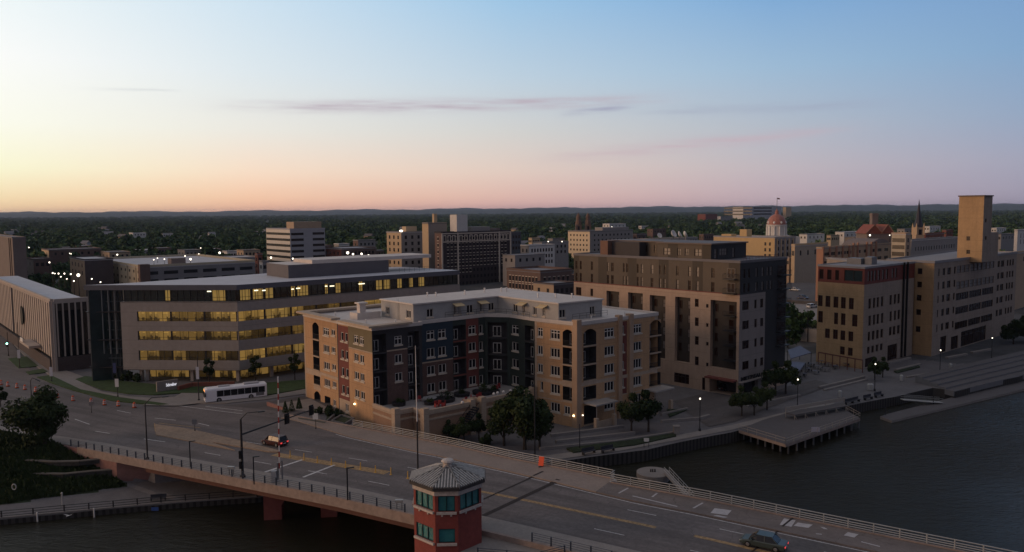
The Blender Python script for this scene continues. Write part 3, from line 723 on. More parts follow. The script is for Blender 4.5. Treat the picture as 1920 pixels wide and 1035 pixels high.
def win_mesh(w, h, st_, part):
    key = (round(w, 1), round(h, 1), st_['id'], part)
    if key in WC: return WC[key]
    w, h = round(w, 1), round(h, 1); nm = st_.get('n', 2); mb = MB(); fw = st_.get('fw', .07)
    if part in ('pane', 'all'): mb.quad((0,0,0), (w,0,0), (w,0,h), (0,0,h), 0)
    if part in ('frame', 'all'):
        mi = 1 if part == 'all' else 0; y0, y1 = -.08, -.01
        for k in range(nm+1):
            u = fw+(w-2*fw)*k/nm; mb.box(u-fw, y0, 0, u+fw, y1, h, mi)
        g = fw
        mb.box(2*g, y0+.01, 0, w-2*g, y1, 2*g, mi); mb.box(2*g, y0+.01, h-2*g, w-2*g, y1, h, mi)
        if st_.get('tr'): mb.box(2*g, y0+.01, h*st_['tr']-g, w-2*g, y1, h*st_['tr']+g, mi)
    if part == 'sill':
        mb.box(-.12, -.32, -.28, w+.12, -.02, 0)
        if st_.get('lintel'): mb.box(-.12, -.30, h, w+.12, -.02, h+st_['lintel'])
    gm = st_['glass']; fm = st_['frame']
    mats = [gm] if part == 'pane' else [gm, fm] if part == 'all' else [fm] if part == 'frame' else [st_.get('sill')]
    me = mb.mesh('window_'+part, mats); WC[key] = me; return me
def add_win(root, fac, u0, u1, z0, z1, st_, near=True, y=.18, glass=None):
    if u1-u0 < .15 or z1-z0 < .15: return
    x, yy = fac.pt(u0, y); org = ORG[root.name]
    me = win_mesh(u1-u0, z1-z0, st_, 'pane' if near else 'all')
    if glass: me = win_mesh(u1-u0, z1-z0, dict(st_, glass=glass, id=st_['id']+glass.name), 'pane' if near else 'all')
    o = bpy.data.objects.new('window', me); col.objects.link(o); o.parent = root
    o.location = (x-org[0], yy-org[1], z0-org[2]); o.rotation_euler[2] = fac.an
    if near:
        f = bpy.data.objects.new('frame', win_mesh(u1-u0, z1-z0, st_, 'frame')); col.objects.link(f); f.parent = o
        if st_.get('sill'):
            g = bpy.data.objects.new('sill', win_mesh(u1-u0, z1-z0, st_, 'sill')); col.objects.link(g); g.parent = o; g.location = (0, -y+.2, 0)
    return o
def front(root, fac, mats, wins=(), regions=(), depth=.2, near=True, name='wall', mb=None, extra_holes=()):
    """wins: (u0,u1,z0,z1,style)"""
    own = mb is None
    mb = mb or MB(); mb.T = fac.T
    holes = [(w[0], w[1], w[2], w[3]) for w in wins]+list(extra_holes)
    if mb is globals().get('wallmb'): regions = list(regions)+[(h[0], h[1], h[2], h[3], 7) for h in extra_holes]
    wall_cells(mb, fac.L, fac.z0, fac.z1, holes, list(regions), 0, depth); mb.T = None
    for w in wins: add_win(root, fac, *w[:5], near=near, y=depth-.02, glass=w[5] if len(w) > 5 else None)
    if own: return mb.build(name, mats, root)
glass_w = mat('window_glass', (.012,.012,.015), .15, .3, .4, spec=.25)
glass_b = mat('window_glass_with_blind', (.16,.14,.13), .3, .3, .5)
glass_r = mat('brownish_glass', (.022,.010,.008), .2, .3, .4, spec=.2)
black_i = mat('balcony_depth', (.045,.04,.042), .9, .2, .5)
ST_W = dict(id='white', frame=mat('white_window_frame', (.62,.58,.54), .5, 0), glass=glass_w, n=2, sill=mat('cream_sill', (.55,.47,.38), .7, .08))
def sty(base, **k): d_ = dict(base); d_.update(k); d_['id'] = base['id']+'_'.join('%s%s' % (a, getattr(b, 'name', b)) for a, b in k.items()); return d_
def roof_slab(root, pts, z, th, over, m_, name='roof', parapet=0, m_in=None):
    mb = MB(); mb.prism(pts, z-th, z, 0)
    if parapet:
        n = len(pts); ar = sum(pts[i][0]*pts[(i+1) % n][1]-pts[(i+1) % n][0]*pts[i][1] for i in range(n)); sg = 1 if ar > 0 else -1
        for i in range(n):
            a, b = pts[i], pts[(i+1) % n]; L = math.dist(a, b); dx, dy = (b[0]-a[0])/L, (b[1]-a[1])/L; nx, ny = -dy*sg*.3, dx*sg*.3
            mb.prism([(a[0],a[1]), (b[0],b[1]), (b[0]+nx-dx*.3,b[1]+ny-dy*.3), (a[0]+nx+dx*.3,a[1]+ny+dy*.3)], z+.002*(i+1), z+parapet, 0, bottom=False)
    return mb.build(name, [m_], root)
# ------------------------------------------------------------------ apartment block
AE = P(1082, 802, -2.2)
def L2(a, b, o=AE, u=U, v=V): return (o[0]+u[0]*a+v[0]*b, o[1]+u[1]*a+v[1]*b)
AZ = zat(AE[0], AE[1], 1084, 608)
ap = thing('apartment_block', 'six storey orange, maroon and slate apartment block round a terrace beside the bridge', 'apartment building', (AE[0], AE[1], -2.2))
orange = mat('orange_stucco', (.50,.305,.17), .85, .08, .25, fine=(4,.10), weather=.13)
cream = mat('cream_stone', (.47,.36,.27), .8, .08, .5, fine=(3,.1), weather=.12)
olive = mat('olive_siding', (.17,.14,.085), .8, .08, .5)
maroon = mat('maroon_render', (.17,.055,.045), .8, .10, .5)
navy = stripe_mat('navy_siding', (.028,.045,.065), (.018,.03,.045), 4, 'Z', .7, .15)
brownb = mat('brown_brick', (.145,.088,.075), .85, .14, .7, fine=(5,.25), weather=.15)
dgreen = stripe_mat('dark_green_siding', (.035,.045,.04), (.022,.03,.027), 4, 'Z', .7, .15)
dgrey = mat('charcoal_siding', (.045,.042,.045), .8, .10, .5)
greyp = stripe_mat('pale_grey_siding', (.36,.35,.34), (.27,.26,.26), 4, 'Z', .8, .12)
roofm = mat('pale_roof_membrane', (.60,.54,.50), .8, .08, .12, fine=(.8,.08))
AM = [orange, cream, olive, maroon, navy, brownb, dgreen, dgrey]
A_, B_ = L2(-47.8, -31.2), L2(-20.3, -31.2)
f1 = Fac(A_, B_, -1.2, AZ)
W1 = sty(ST_W, n=3, lintel=.001); W1T = sty(ST_W, n=3, tr=.68); W2 = sty(ST_W, n=2); W2T = sty(ST_W, n=2, tr=.68); W0 = sty(ST_W, n=1)
r4 = [f1.rows([(t, b)], 611)[0] for t, b in ((614.6,628.5),(645.4,660),(677.5,692),(710,726))]
c1 = [(605.9,616.5),(621,628),(638.5,643.5),(646.5,651.3),(663,671.2),(673.6,681.3)]
wins = []; y_ref = 620
ucols = [(f1.u(a, 620), f1.u(b, 620)) for a, b in c1]
# storey height from the photo; the same levels run round the whole block
zt = [r[1] for r in r4]; SH_ = (zt[0]-zt[3])/3; WB = [zt[0]-SH_*i for i in range(6)]
WHT = r4[0][1]-r4[0][0]
def lv(i, h=None, dz=0): h = h or WHT; return (WB[i]+dz-h, WB[i]+dz)
for i in range(4):
    for k, (a, b) in enumerate(ucols):
        z0, z1 = lv(i, 1.5 if k in (0,4,5) else (1.2 if k == 1 else 1.7), 0 if k < 2 else -.1)
        s_ = (W1T if i == 0 else W1) if k == 0 else (W0 if k in (2, 3) else (W2T if i == 0 and k > 3 else W2))
        wins.append((a, b, z0, z1, s_))
wins.append((f1.u(648,765), f1.u(653.6,765), WB[4]-1.6, WB[4]-.1, W2)); wins.append((f1.u(624.7,757), f1.u(630.3,757), WB[4]-1.5, WB[4]-.2, W2))
ub0, ub1 = f1.u(585.8,620), f1.u(597.7,620)
zs_ = lambda i: WB[i]+.55
balc = [(ub0, ub1, zs_(1)+.05, zs_(0)+.05, 1.7), (ub0, ub1, zs_(2)+.05, zs_(1)-.15, 1.7), (ub0, ub1, zs_(3)+.6, zs_(2)-.15, 1.7), (ub0, ub1, zs_(4)+1.0, zs_(3)-.6, 1.7), (ub0, ub1, -1.0, WB[4]+.2, 1.0), (f1.u(609,750), f1.u(619.7,750), -1.0, WB[4]-.1, 1.0)]
um0, um1, ur_ = f1.u(632.5,650), f1.u(653.5,650), f1.L
reg = [(0, ub1+.5, zs_(3)-.7, zs_(3)+.5, 1), (0, um0, zs_(3)-.1, zs_(3)+.5, 1), (ub0-.1, ub1+.1, zs_(4)-.1, zs_(4)+.95, 1), (0, .5, -2, AZ, 1),
       (um0, um0+.35, -2, AZ, 7), (um0+.35, um1, zs_(4), AZ-.5, 3), (um0+.35, um1, -2, zs_(4), 1), (um1, ur_, zs_(1)+.25, AZ, 2), (um1, ur_, zs_(1), zs_(1)+.25, 1)]
wallmb = MB()
front(ap, f1, None, wins, reg, mb=wallmb, extra_holes=balc)
def balcony_fit(fac, bl, floor_m=cream, arch=(), doors=True, mb=None, rail=True):
    """depth, back wall, slab lip, railing and the glazed door of a recessed balcony"""
    for i, (u0, u1, z0, z1, dp) in enumerate(bl):
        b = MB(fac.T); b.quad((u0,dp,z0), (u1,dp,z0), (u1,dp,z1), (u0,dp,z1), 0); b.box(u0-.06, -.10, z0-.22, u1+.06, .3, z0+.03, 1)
        if rail and z0 > 0:
            b.box(u0, .02, z0+1.0, u1, .07, z0+1.06, 2); n = max(2, int((u1-u0)/.22))
            for k in range(n+1): u = u0+(u1-u0)*k/n; b.box(u-.018, .03, z0+.03, u+.018, .06, z0+1.0, 2)
        if i in arch:
            n = 8; rad = (u1-u0)/2; hh = min(.75, rad*.5)
            for k in range(n):
                a, c = k/n*2-1, (k+1)/n*2-1; za, zc = z1-hh*a*a, z1-hh*c*c; ua, uc = u0+rad*(a+1), u0+rad*(c+1)
                b.quad((ua,-.004,za), (uc,-.004,zc), (uc,-.004,z1+.01), (ua,-.004,z1+.01), 3)
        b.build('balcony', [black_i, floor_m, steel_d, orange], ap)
        if doors and z0 > -.5:
            w = min(1.7, (u1-u0)*.6); add_win(ap, Fac(fac.pt(0, dp-.02), fac.pt(fac.L, dp-.02), 0, 1), u0+(u1-u0)*.42-w/2, u0+(u1-u0)*.42+w/2, z0+.05, z0+2.15, W2, near=True, y=0)
balcony_fit(f1, balc, arch=(0, 4))
# right face of the left wing, then the courtyard faces
f2 = Fac(B_, L2(-20.3, -20.6), -2.2, AZ)
ug, uh, ui = f2.u(699.5,620), f2.u(724.6,620), f2.u(763.5,620)
bl2 = [(ug, uh-.1, zs_(i+1)+.05, zs_(i)-(.2 if i else .0), 1.6) for i in range(4)]
bl2b = [(ui+.1, min(f2.L-.2, ui+2.6), zs_(i+1)+.05, zs_(i)-.2, 1.4) for i in range(4)]
cw = (f2.u(739.6,635), f2.u(753.5,635))
wins = [(cw[0], cw[1], *lv(i, 1.6, -.15), W2T if i == 0 else W2) for i in range(3)]
front(ap, f2, None, wins, [(0, ug-.25, -3, zs_(1), 0), (0, ug-.25, zs_(1), AZ, 2), (ug-.25, uh, -3, AZ, 7), (uh, ui, -3, zs_(1)+.3, 5), (uh, ui, zs_(1)+.05, zs_(1)+.3, 1), (uh, ui, zs_(1)+.3, AZ, 7), (ui, 99, -3, AZ, 7)], mb=wallmb, extra_holes=bl2+bl2b)
balcony_fit(f2, bl2, dgrey); balcony_fit(f2, bl2b, dgrey)
f3 = Fac(L2(-21.5, -20.6), L2(-21.5, -4.6), -2.2, AZ)
uu = lambda x, y=630: f3.u(x, y)
wins = []
for i in range(4):
    for a, b in ((800,814.5),(821.5,836)): wins.append((uu(a), uu(b), *lv(i, 1.75, -.1), W2T if i == 0 else W2))
    wins.append((uu(878.7), uu(892), *lv(i, 1.75, -.1), W2T if i == 0 else W2)); wins.append((uu(898.5), uu(905), *lv(i, 1.75, -.2), W0))
bl3 = [(uu(850), uu(873), zs_(i+1)+.05, zs_(i)-.3, 1.5) for i in range(4)]
um = uu(849); front(ap, f3, None, wins, [(0, um, zs_(2)+.25, AZ, 4), (-1, um, zs_(2), zs_(2)+.25, 1), (0, um, -3, zs_(2), 5), (um, uu(874), -3, AZ, 6), (uu(874), uu(897), -3, AZ, 3), (uu(897), 99, -3, AZ, 6)], mb=wallmb, extra_holes=bl3)
balcony_fit(f3, bl3, maroon)
f3b = Fac(L2(-21.5, -4.6), L2(-17.6, -1.5), -2.2, AZ); f4 = Fac(L2(-17.6, -1.5), L2(-10, -1.5), -2.2, AZ)
L = f3b.L; bl = [(.5, L-.5, zs_(i+1)+.05, zs_(i)-.3, 1.2) for i in range(4)]
front(ap, f3b, None, [], [(0, 99, -3, AZ, 6)], mb=wallmb, extra_holes=bl); balcony_fit(f3b, bl, dgrey)
wc = (f4.u(960,620), f4.u(972,620)); bl4 = [(f4.u(984,620), f4.L-.4, zs_(i+1)+.05, zs_(i)-.3, 1.4) for i in range(4)]
front(ap, f4, None, [(wc[0], wc[1], *lv(i, 1.75, -.1), W2T if i == 0 else W2) for i in range(4)], [(0, 99, -3, AZ, 6)], mb=wallmb, extra_holes=bl4); balcony_fit(f4, bl4, dgrey)
# right wing
f5 = Fac(L2(-10, 0), L2(0, 0), -3, AZ); f5s = Fac(L2(-10, -1.5), L2(-10, 0), -3, AZ)
front(ap, f5s, None, [], [(0, 9, -5, AZ, 1)], mb=wallmb)
f5.A = L2(-10, -1.5); f5 = Fac(L2(-10, -1.5), L2(0, 0), -3, AZ)
u5 = lambda x, y=640: f5.u(x, y)
wins = []; zr5 = [(f5.z(1040, t), f5.z(1040, b)) for t, b in ((617,633),(650.5,667),(684,700),(716.6,734),(753,770))]
Z5 = [a for a, b in zr5]; S5 = (Z5[0]-Z5[4])/4; Z5 = [Z5[0]-S5*i for i in range(5)]; fl5 = [z+.75 for z in Z5]+[Z5[4]+.75-S5]
for i in range(5):
    if i < 3: wins.append((u5(1008), u5(1018), Z5[i]-1.8, Z5[i]-.05, W2T if i == 0 else W2))
    else: wins.append((u5(1013), u5(1018), Z5[i]-1.8, Z5[i]-.05, W0))
    wins.append((u5(1032), u5(1049.7), Z5[i]-1.95, Z5[i]-.1, W1T if i == 0 else W1))
wins.append((u5(1057.5), u5(1069), Z5[4]-2.0, Z5[4]-.35, W2))
bl5 = [(u5(1055), u5(1074.5), fl5[1]-.2, fl5[0]-.55, 1.9), (u5(1055), u5(1074.5), fl5[2]-.2, fl5[1]-.5, 1.9), (u5(1055), u5(1074.5), fl5[3]+.2, fl5[2]-.5, 1.9), (u5(1055), u5(1074.5), fl5[4]-.1, fl5[3]-.95, 1.9)]
zc = fl5[3]-.25
regs = lambda f_: [(0, 99, zc-.45, zc+.2, 1), (0, 99, AZ-.5, AZ, 1), (0, 99, fl5[4]-.5, fl5[4]-.3, 1)]
front(ap, f5, None, wins, regs(f5)+[(f5.L-1.0, 99, -3, AZ, 1), (0, .5, -3, AZ, 1), (u5(1054), u5(1075.5), fl5[3]-.95, fl5[3]+.2, 1)], mb=wallmb, extra_holes=bl5); balcony_fit(f5, bl5, cream, arch=(0,))
f6 = Fac(L2(0, 0), L2(0.6, 22.2), -3, AZ); u6 = lambda x, y=640: f6.u(x, y)
wins = []
for i in range(5):
    wins.append((u6(1133.5), u6(1151.8), Z5[i]-1.95, Z5[i]-.1, W1T if i == 0 else W1))
    wins.append((u6(1187), u6(1203), Z5[i]-1.95, Z5[i]-.1, W1T if i == 0 else W1))
    if i < 4: wins.append((u6(1162), u6(1170.5), Z5[i]-1.7, Z5[i]-.05, W0, glass_b))
bl6 = []
for a, b in ((1093.8,1118),(1218,1239)):
    bl6 += [(u6(a), u6(b), fl5[1]-.2, fl5[0]-.55, 1.9), (u6(a), u6(b), fl5[2]-.2, fl5[1]-.5, 1.9), (u6(a), u6(b), fl5[3]+.2, fl5[2]-.5, 1.9), (u6(a), u6(b), fl5[4]-.1, fl5[3]-.95, 1.9)]
bl6.append((u6(1095), u6(1118), -2.1, fl5[4]-1.0, 1.6))
front(ap, f6, None, wins, [(0, 1.0, -3, AZ, 1), (f6.L-.9, 99, -3, AZ, 1), (u6(1160), u6(1175.5), fl5[4]-.3, AZ-.6, 3)]+regs(f6)+[(u6(1154), u6(1160), -3, AZ, 0)], mb=wallmb, extra_holes=bl6); balcony_fit(f6, bl6, cream, arch=(0, 4))
# backs and the penthouse storey
bk1, bk2, bk3 = L2(0.6, 22.2), L2(-48, 22.2), L2(-47.8, -31.2)
for a, b in ((bk1, bk2), (bk2, bk3)):
    g = Fac(a, b, -3, AZ); wallmb.T = g.T; wallmb.quad((0,0,-3), (g.L,0,-3), (g.L,0,AZ), (0,0,AZ), 0); wallmb.T = None
wallmb.build('wall', AM, ap)
outl = [L2(-47.8,-31.2), L2(-20.3,-31.2), L2(-20.3,-20.6), L2(-21.5,-20.6), L2(-21.5,-4.6), L2(-17.6,-1.5), L2(-10,-1.5), L2(0,0), L2(.6,22.2), L2(-48,22.2)]
def grow(pts, e):
    n = len(pts); ar = sum(pts[i][0]*pts[(i+1) % n][1]-pts[(i+1) % n][0]*pts[i][1] for i in range(n)); sg = 1 if ar > 0 else -1; out = []
    for i in range(n):
        a, b, c = Vector(pts[i-1]), Vector(pts[i]), Vector(pts[(i+1) % n]); d1 = (b-a).normalized(); d2_ = (c-b).normalized()
        n1_ = Vector((d1.y, -d1.x))*sg; n2_ = Vector((d2_.y, -d2_.x))*sg; m_ = (n1_+n2_); m_ = m_/max(.3, m_.length_squared)*2
        out.append((b.x+m_.x*e, b.y+m_.y*e))
    return out
left_e = [L2(-47.8,-31.2), L2(-33,-31.2), L2(-33,-31.2)]
roof_slab(ap, grow(outl, .12), AZ+.02, .3, 0, roofm, parapet=.35)
mb = MB(); mb.prism([L2(-48.9,-32.3), L2(-33.5,-32.3), L2(-33.5,-30.4), L2(-47,-30.4), L2(-47,-8), L2(-48.9,-8)], AZ+.38, AZ+.75)
mb.prism([L2(-30.8,-32.4), L2(-19.2,-32.4), L2(-19.2,-23.3), L2(-20.8,-23.3), L2(-20.8,-30.9), L2(-30.8,-30.9)], AZ+.38, AZ+.72); mb.build('cornice', [cream], ap)
for a, b in ((-46.3,-31.4),(-33.2,-31.4)): pass
mb = MB()
for (a, b, c, e) in ((-1.1,-.25,.25,.95),(-.35,10.6,.75,11.6),(-.35,13.6,.85,14.7)): mb.prism([L2(a,b), L2(c,b), L2(c,e), L2(a,e)], -3, AZ+.75)
mb.build('pilaster', [mat('sand_stone', (.40,.275,.19), .8, .08, .5)], ap)
PZ = AZ+3.35; pg = [L2(-34.3,-20.9), L2(-22.6,-20.9), L2(-22.6,-.3), L2(-4.6,-.3), L2(-4.0,10.9), L2(-34.3,10.9)]
ph = MB(); styP = sty(ST_W, n=2, fw=.05)
pf_ = [Fac(a, b, AZ+.02, PZ) for a, b in zip(pg, pg[1:]+pg[:1])]
def pw(fc, l, py, w=styP, h=1.5, dz=.7): return [(fc.u(a,py), fc.u(b,py), AZ+dz, AZ+dz+h, w) for a, b in l]
front(ap, pf_[0], None, pw(pf_[0], [(723,730),(761.5,770)], 580), mb=ph)
front(ap, pf_[1], None, pw(pf_[1], [(800,812),(851,857),(859.5,864),(875,887),(900,906),(916,927)], 578, styP, 1.6), mb=ph)
front(ap, pf_[2], None, pw(pf_[2], [(962,970),(979,984),(999,1006),(1017,1022)], 575, styP, 1.6), mb=ph)
front(ap, pf_[3], None, pw(pf_[3], [(1049,1060),(1106,1115)], 578, styP, 1.6), mb=ph)
for g in pf_[4:]: front(ap, g, None, [], mb=ph)
ph.build('penthouse_wall', [greyp], ap)
roof_slab(ap, grow(pg, .25), PZ+.25, .26, 0, roofm, name='penthouse_roof')
for fc, x in ((pf_[1],857),(pf_[1],903),(pf_[2],982),(pf_[2],1020)):
    u = fc.u(x, 575); mb = MB(fc.T)
    mb.add([(u-1.1,0,AZ+2.9),(u+1.1,0,AZ+2.9),(u+1.1,-1.3,AZ+2.45),(u-1.1,-1.3,AZ+2.45),(u-1.1,0,AZ+2.8),(u+1.1,0,AZ+2.8),(u+1.1,-1.3,AZ+2.35),(u-1.1,-1.3,AZ+2.35)], [(3,2,1,0),(4,5,6,7),(0,1,5,4),(1,2,6,5),(2,3,7,6),(3,0,4,7)]); mb.build('awning', mat('straw_awning', (.55,.42,.24), .8, .05), ap)
# chimney block, ladder, terrace railing and vents on the roof
mb = MB(); mb.prism([L2(-36,-27), L2(-33,-27), L2(-33,-21.8), L2(-36,-21.8)], AZ+.02, AZ+1.3); mb.prism([L2(-34.6,-26.2), L2(-33.4,-26.2), L2(-33.4,-24.9), L2(-34.6,-24.9)], AZ+1.3, AZ+3.0); mb.prism([L2(-34.9,-26.5), L2(-33.1,-26.5), L2(-33.1,-24.6), L2(-34.9,-24.6)], AZ+3.0, AZ+3.3)
mb.build('chimney', [roofm], ap)
mb = MB()
for (a, b) in ((-31,-12),(-30,-10.6),(-29,-4),(-30,2),(-28,5),(-27.5,6),(-14,3),(-11,5),(-9,7.5)): x, y = L2(a, b); mb.lathe([(.14,0),(.14,.7),(.2,.75),(.2,.9),(.05,.95)], (x,y,PZ+.25), 6)
for (a, b) in ((-44,-20),(-42,-27),(-28,-28),(-24,-24),(-2.2,6),(-1.8,15)): x, y = L2(a, b); mb.lathe([(.12,0),(.12,.6),(.18,.65),(.04,.8)], (x,y,AZ+.02), 6)
mb.build('roof_vent', [white_m], ap)
def guard(pts, z, h, m_, root, name='guard_rail', gap=1.6, bars=2):
    mb = MB()
    for a, b in zip(pts, pts[1:]):
        n = max(1, int(math.dist(a, b)/gap))
        for k in range(n+1): x, y = mix(a[0],b[0],k/n), mix(a[1],b[1],k/n); mb.beam((x,y,z), (x,y,z+h), .05, .05)
        for j in range(bars): mb.beam(a+(z+h*(1-j*.45),), b+(z+h*(1-j*.45),), .05, .05)
    return mb.build(name, [m_], root)
guard([L2(-22,-14), L2(-22,-4.5), L2(-18,-1.9), L2(-11,-1.9)], AZ+.35, 1.0, steel_d, ap)
guard([L2(-3.2,2), L2(-3.2,11.5)], AZ+.35, 1.0, steel_d, ap)
mb = MB(); fc = pf_[0]; u = fc.u(747,580)
for du in (-.25,.25): mb.beam(fc.pt(u+du,-.12)+(AZ,), fc.pt(u+du,-.12)+(PZ+.8,), .05, .05)
for k in range(12): mb.beam(fc.pt(u-.25,-.12)+(AZ+.3*k+.2,), fc.pt(u+.25,-.12)+(AZ+.3*k+.2,), .04, .04)
mb.build('ladder', [steel_w], ap)
# entrance canopies
mb = MB()
for b0, b1 in ((1.5,7.5),(18.4,24.2)):
    mb.prism([L2(.3,b0), L2(3.4,b0), L2(3.4,b1), L2(.3,b1)], fl5[4]-.55, fl5[4]-.3)
    for b in (b0+.6, b1-.6): x, y = L2(3.0,b); mb.prism([L2(2.6,b-.35), L2(3.3,b-.35), L2(3.3,b+.35), L2(2.6,b+.35)], -2.3, -.2, 1); mb.beam((x,y,-.3),(x,y,fl5[4]-.5), .12,.12)
mb.prism([L2(2.5,1.9), L2(2.8,1.9), L2(2.8,7.1), L2(2.5,7.1)], -2.3, -1.0, 1)
mb.build('canopy', [mat('canopy_metal', (.36,.33,.31), .6, .06), cream], ap)
# podium terrace in the courtyard
TZ = WB[3]-2.35
pod = [L2(-20.4,-31.2), L2(-13,-31.2), L2(-13,-27.5), L2(-9.6,-27.5), L2(-9.6,-17), L2(-12,-17), L2(-12,-14.8), L2(-9.8,-14.8), L2(-9.8,-1.6), L2(-21.4,-1.6), L2(-21.4,-20.5), L2(-20.4,-20.5)]
mb = MB(); mb.prism(pod, -3, TZ, 0, 1); mb.build('podium', [mat('podium_brick', (.34,.21,.14), .85, .10, .4, fine=(4,.15)), mat('terrace_slabs', (.30,.28,.28), .85, .1, .6, fine=(2,.1))], ap)
mb = MB()
for a, b in zip(pod, pod[1:9]):
    dx, dy = (b[0]-a[0]), (b[1]-a[1]); L = math.dist(a, b); dx /= L; dy /= L; nx, ny = dy*.15, -dx*.15
    q = [(a[0]+nx,a[1]+ny),(b[0]+nx,b[1]+ny),(b[0]-nx*2,b[1]-ny*2),(a[0]-nx*2,a[1]-ny*2)]
    mb.prism(q, TZ-1.1, TZ-.75); mb.prism(q, TZ-.05+.002, TZ+.75)
for a, b in ((-13.2,-31.0),(-9.8,-27.3),(-9.8,-17.2),(-10,-14.6),(-10,-2.2)): mb.prism([L2(a-.5,b-.5), L2(a+.6,b-.5), L2(a+.6,b+.6), L2(a-.5,b+.6)], -3, TZ+1.15)
mb.build('parapet', [cream], ap)
# stair down from the terrace
mb = MB(); n = 16
for k in range(n):
    b = -17.0-.36*k; z = TZ-.1-(TZ+2.4)*k/n; mb.prism([L2(-9.4,b), L2(-7.7,b), L2(-7.7,b-.38), L2(-9.4,b-.38)], z-.15, z)
for a in (-9.4,-7.7):
    p0, p1 = L2(a,-17), L2(a,-17-.36*n); mb.beam(p0+(TZ+.9,), p1+(-1.4,), .06, .06); mb.beam(p0+(TZ-.2,), p1+(-2.5,), .08, .25)
    for k in range(0, n+1, 2): x, y = L2(a,-17-.36*k); z = TZ-.1-(TZ+2.4)*k/n; mb.beam((x,y,z),(x,y,z+1), .05,.05)
mb.build('staircase', [steel_d], ap)

# ------------------------------------------------------------------ office building with lit window bands
OC = P(450, 717, 0.0); OZ = zat(OC[0], OC[1], 450, 534)
of = thing('office_building', 'long grey office building with lit ribbon windows and a green glass corner', 'office building', (OC[0], OC[1], 0))
fd = D2(-4)
def hitcol(o, d, px, py=600):
    """how far along d from o the screen column px is met"""
    r = ray(px, py); den = d[0]*r[1]-d[1]*r[0]; return (o[1]*r[0]-o[0]*r[1])/den
stone = mat('grey_stone_panel', (.32,.285,.265), .8, .05, .3, fine=(1.2,.06), weather=.06)
fasc = mat('slate_metal_fascia', (.10,.105,.13), .5, .06, .3)
OR_ = mat('office_roof_membrane', (.50,.50,.54), .8, .07, .1, fine=(.6,.08))
k = hitcol(OC, fd, 229, 640); OS = (OC[0]+fd[0]*k, OC[1]+fd[1]*k)
k = hitcol(OC, fd, 158, 560); OG = (OC[0]+fd[0]*k, OC[1]+fd[1]*k)
k = hitcol(OC, V, 862, 515); OE = (OC[0]+V[0]*k, OC[1]+V[1]*k)
g1, g2, gg = Fac(OS, OC, 0, OZ), Fac(OC, OE, 0, OZ), Fac(OG, OS, 0, OZ)
oz = [g1.z(449, y) for y in (544,566,584.6,603,621.3,638.2,658,676.5,695)]
lit = room_mat('lit_office_floor', (.74,.43,.11), .40, 3.); lit2 = room_mat('lit_office_floor_blinds', (.74,.45,.12), .34, 11.); lit3 = room_mat('dim_office_floor', (.70,.40,.10), .30, 17.)
litd = room_mat('half_lit_office_floor', (.66,.38,.10), .36, 23.)
litb = mat('lit_office_bay', (.3,.2,.05), .3, .2, .6, emit=(.62,.39,.11), es=.30)
tubel = mat('ceiling_tube_light', (1,1,.9), .4, 0, emit=(1,.90,.62), es=1.8)
ocgl = mat('green_curtain_glass', (.018,.028,.029), .10, .35, .25, spec=.6)
wb = MB()
u0 = g1.u(257, 600)
bands = [(1, oz[3], oz[2]), (2, oz[5], oz[4]), (3, oz[7], oz[6])]
def band_wall(fc, ua, ub):
    wb.T = fc.T
    wall_cells(wb, fc.L, oz[8], oz[1], [(ua, ub, a, b) for _, a, b in bands], [], 0, .45)
    wb.T = None
band_wall(g1, u0, g1.L+.01); band_wall(g2, -.01, g2.L-4)
e2 = L2(0, 0, OE, (-V[1], V[0]), V); bkv = (-sin(R(40)), cos(R(40)))
far = lambda p, d_=28: (p[0]+bkv[0]*d_, p[1]+bkv[1]*d_)
for a, b in ((OE, P(759,500.5,OZ)), (P(240,531,OZ), OS)):
    g = Fac(a, b, 0, OZ); wb.T = g.T; wb.quad((0,0,oz[8]), (g.L,0,oz[8]), (g.L,0,oz[1]), (0,0,oz[1]), 0); wb.T = None
# soffit of the overhanging box
q = [OS, OC, OE, P(757,501.5,OZ), P(480,515.5,OZ), P(240,531.5,OZ)]; wb.prism(q, oz[8]-.01, oz[8]+.2); wb.prism(q, oz[1]-.2, oz[1])
wb.build('wall', [stone], of)
import random as rnd_
def ribbon(fc, ua, ub, z0, z1, dp=.42, step=1.6, mw=lit):
    n = max(1, int((ub-ua)/6.3)); 
    for i in range(n):
        a, b = ua+(ub-ua)*i/n, ua+(ub-ua)*(i+1)/n
        m = MB(fc.T); m.quad((a,dp,z0), (b,dp,z0), (b,dp,z1), (a,dp,z1)); m.T = fc.T
        w = m.build('ribbon_window', [mw if not isinstance(mw, list) else mw[i % len(mw)]], of)
        m = MB(fc.T); k = int((b-a)/step)
        for j in range(k+1): u = a+(b-a)*j/k; m.box(u-.04, dp-.08, z0, u+.04, dp-.01, z1)
        m.box(a-.22, dp-.14, z0, a+.22, dp-.085, z1)
        m.box(a, dp-.07, z0+.55, b, dp-.02, z0+.62); m.build('mullion', [steel_d], w)
for n_, z0, z1 in bands:
    ribbon(g1, u0, g1.L, z0, z1, mw=[lit, lit3, lit, lit2] if n_ < 3 else [lit3, litd, litd]); ribbon(g2, 0, g2.L-4, z0, z1, mw=[lit, lit2, lit, lit3, lit2, lit][n_-1:]+[lit])
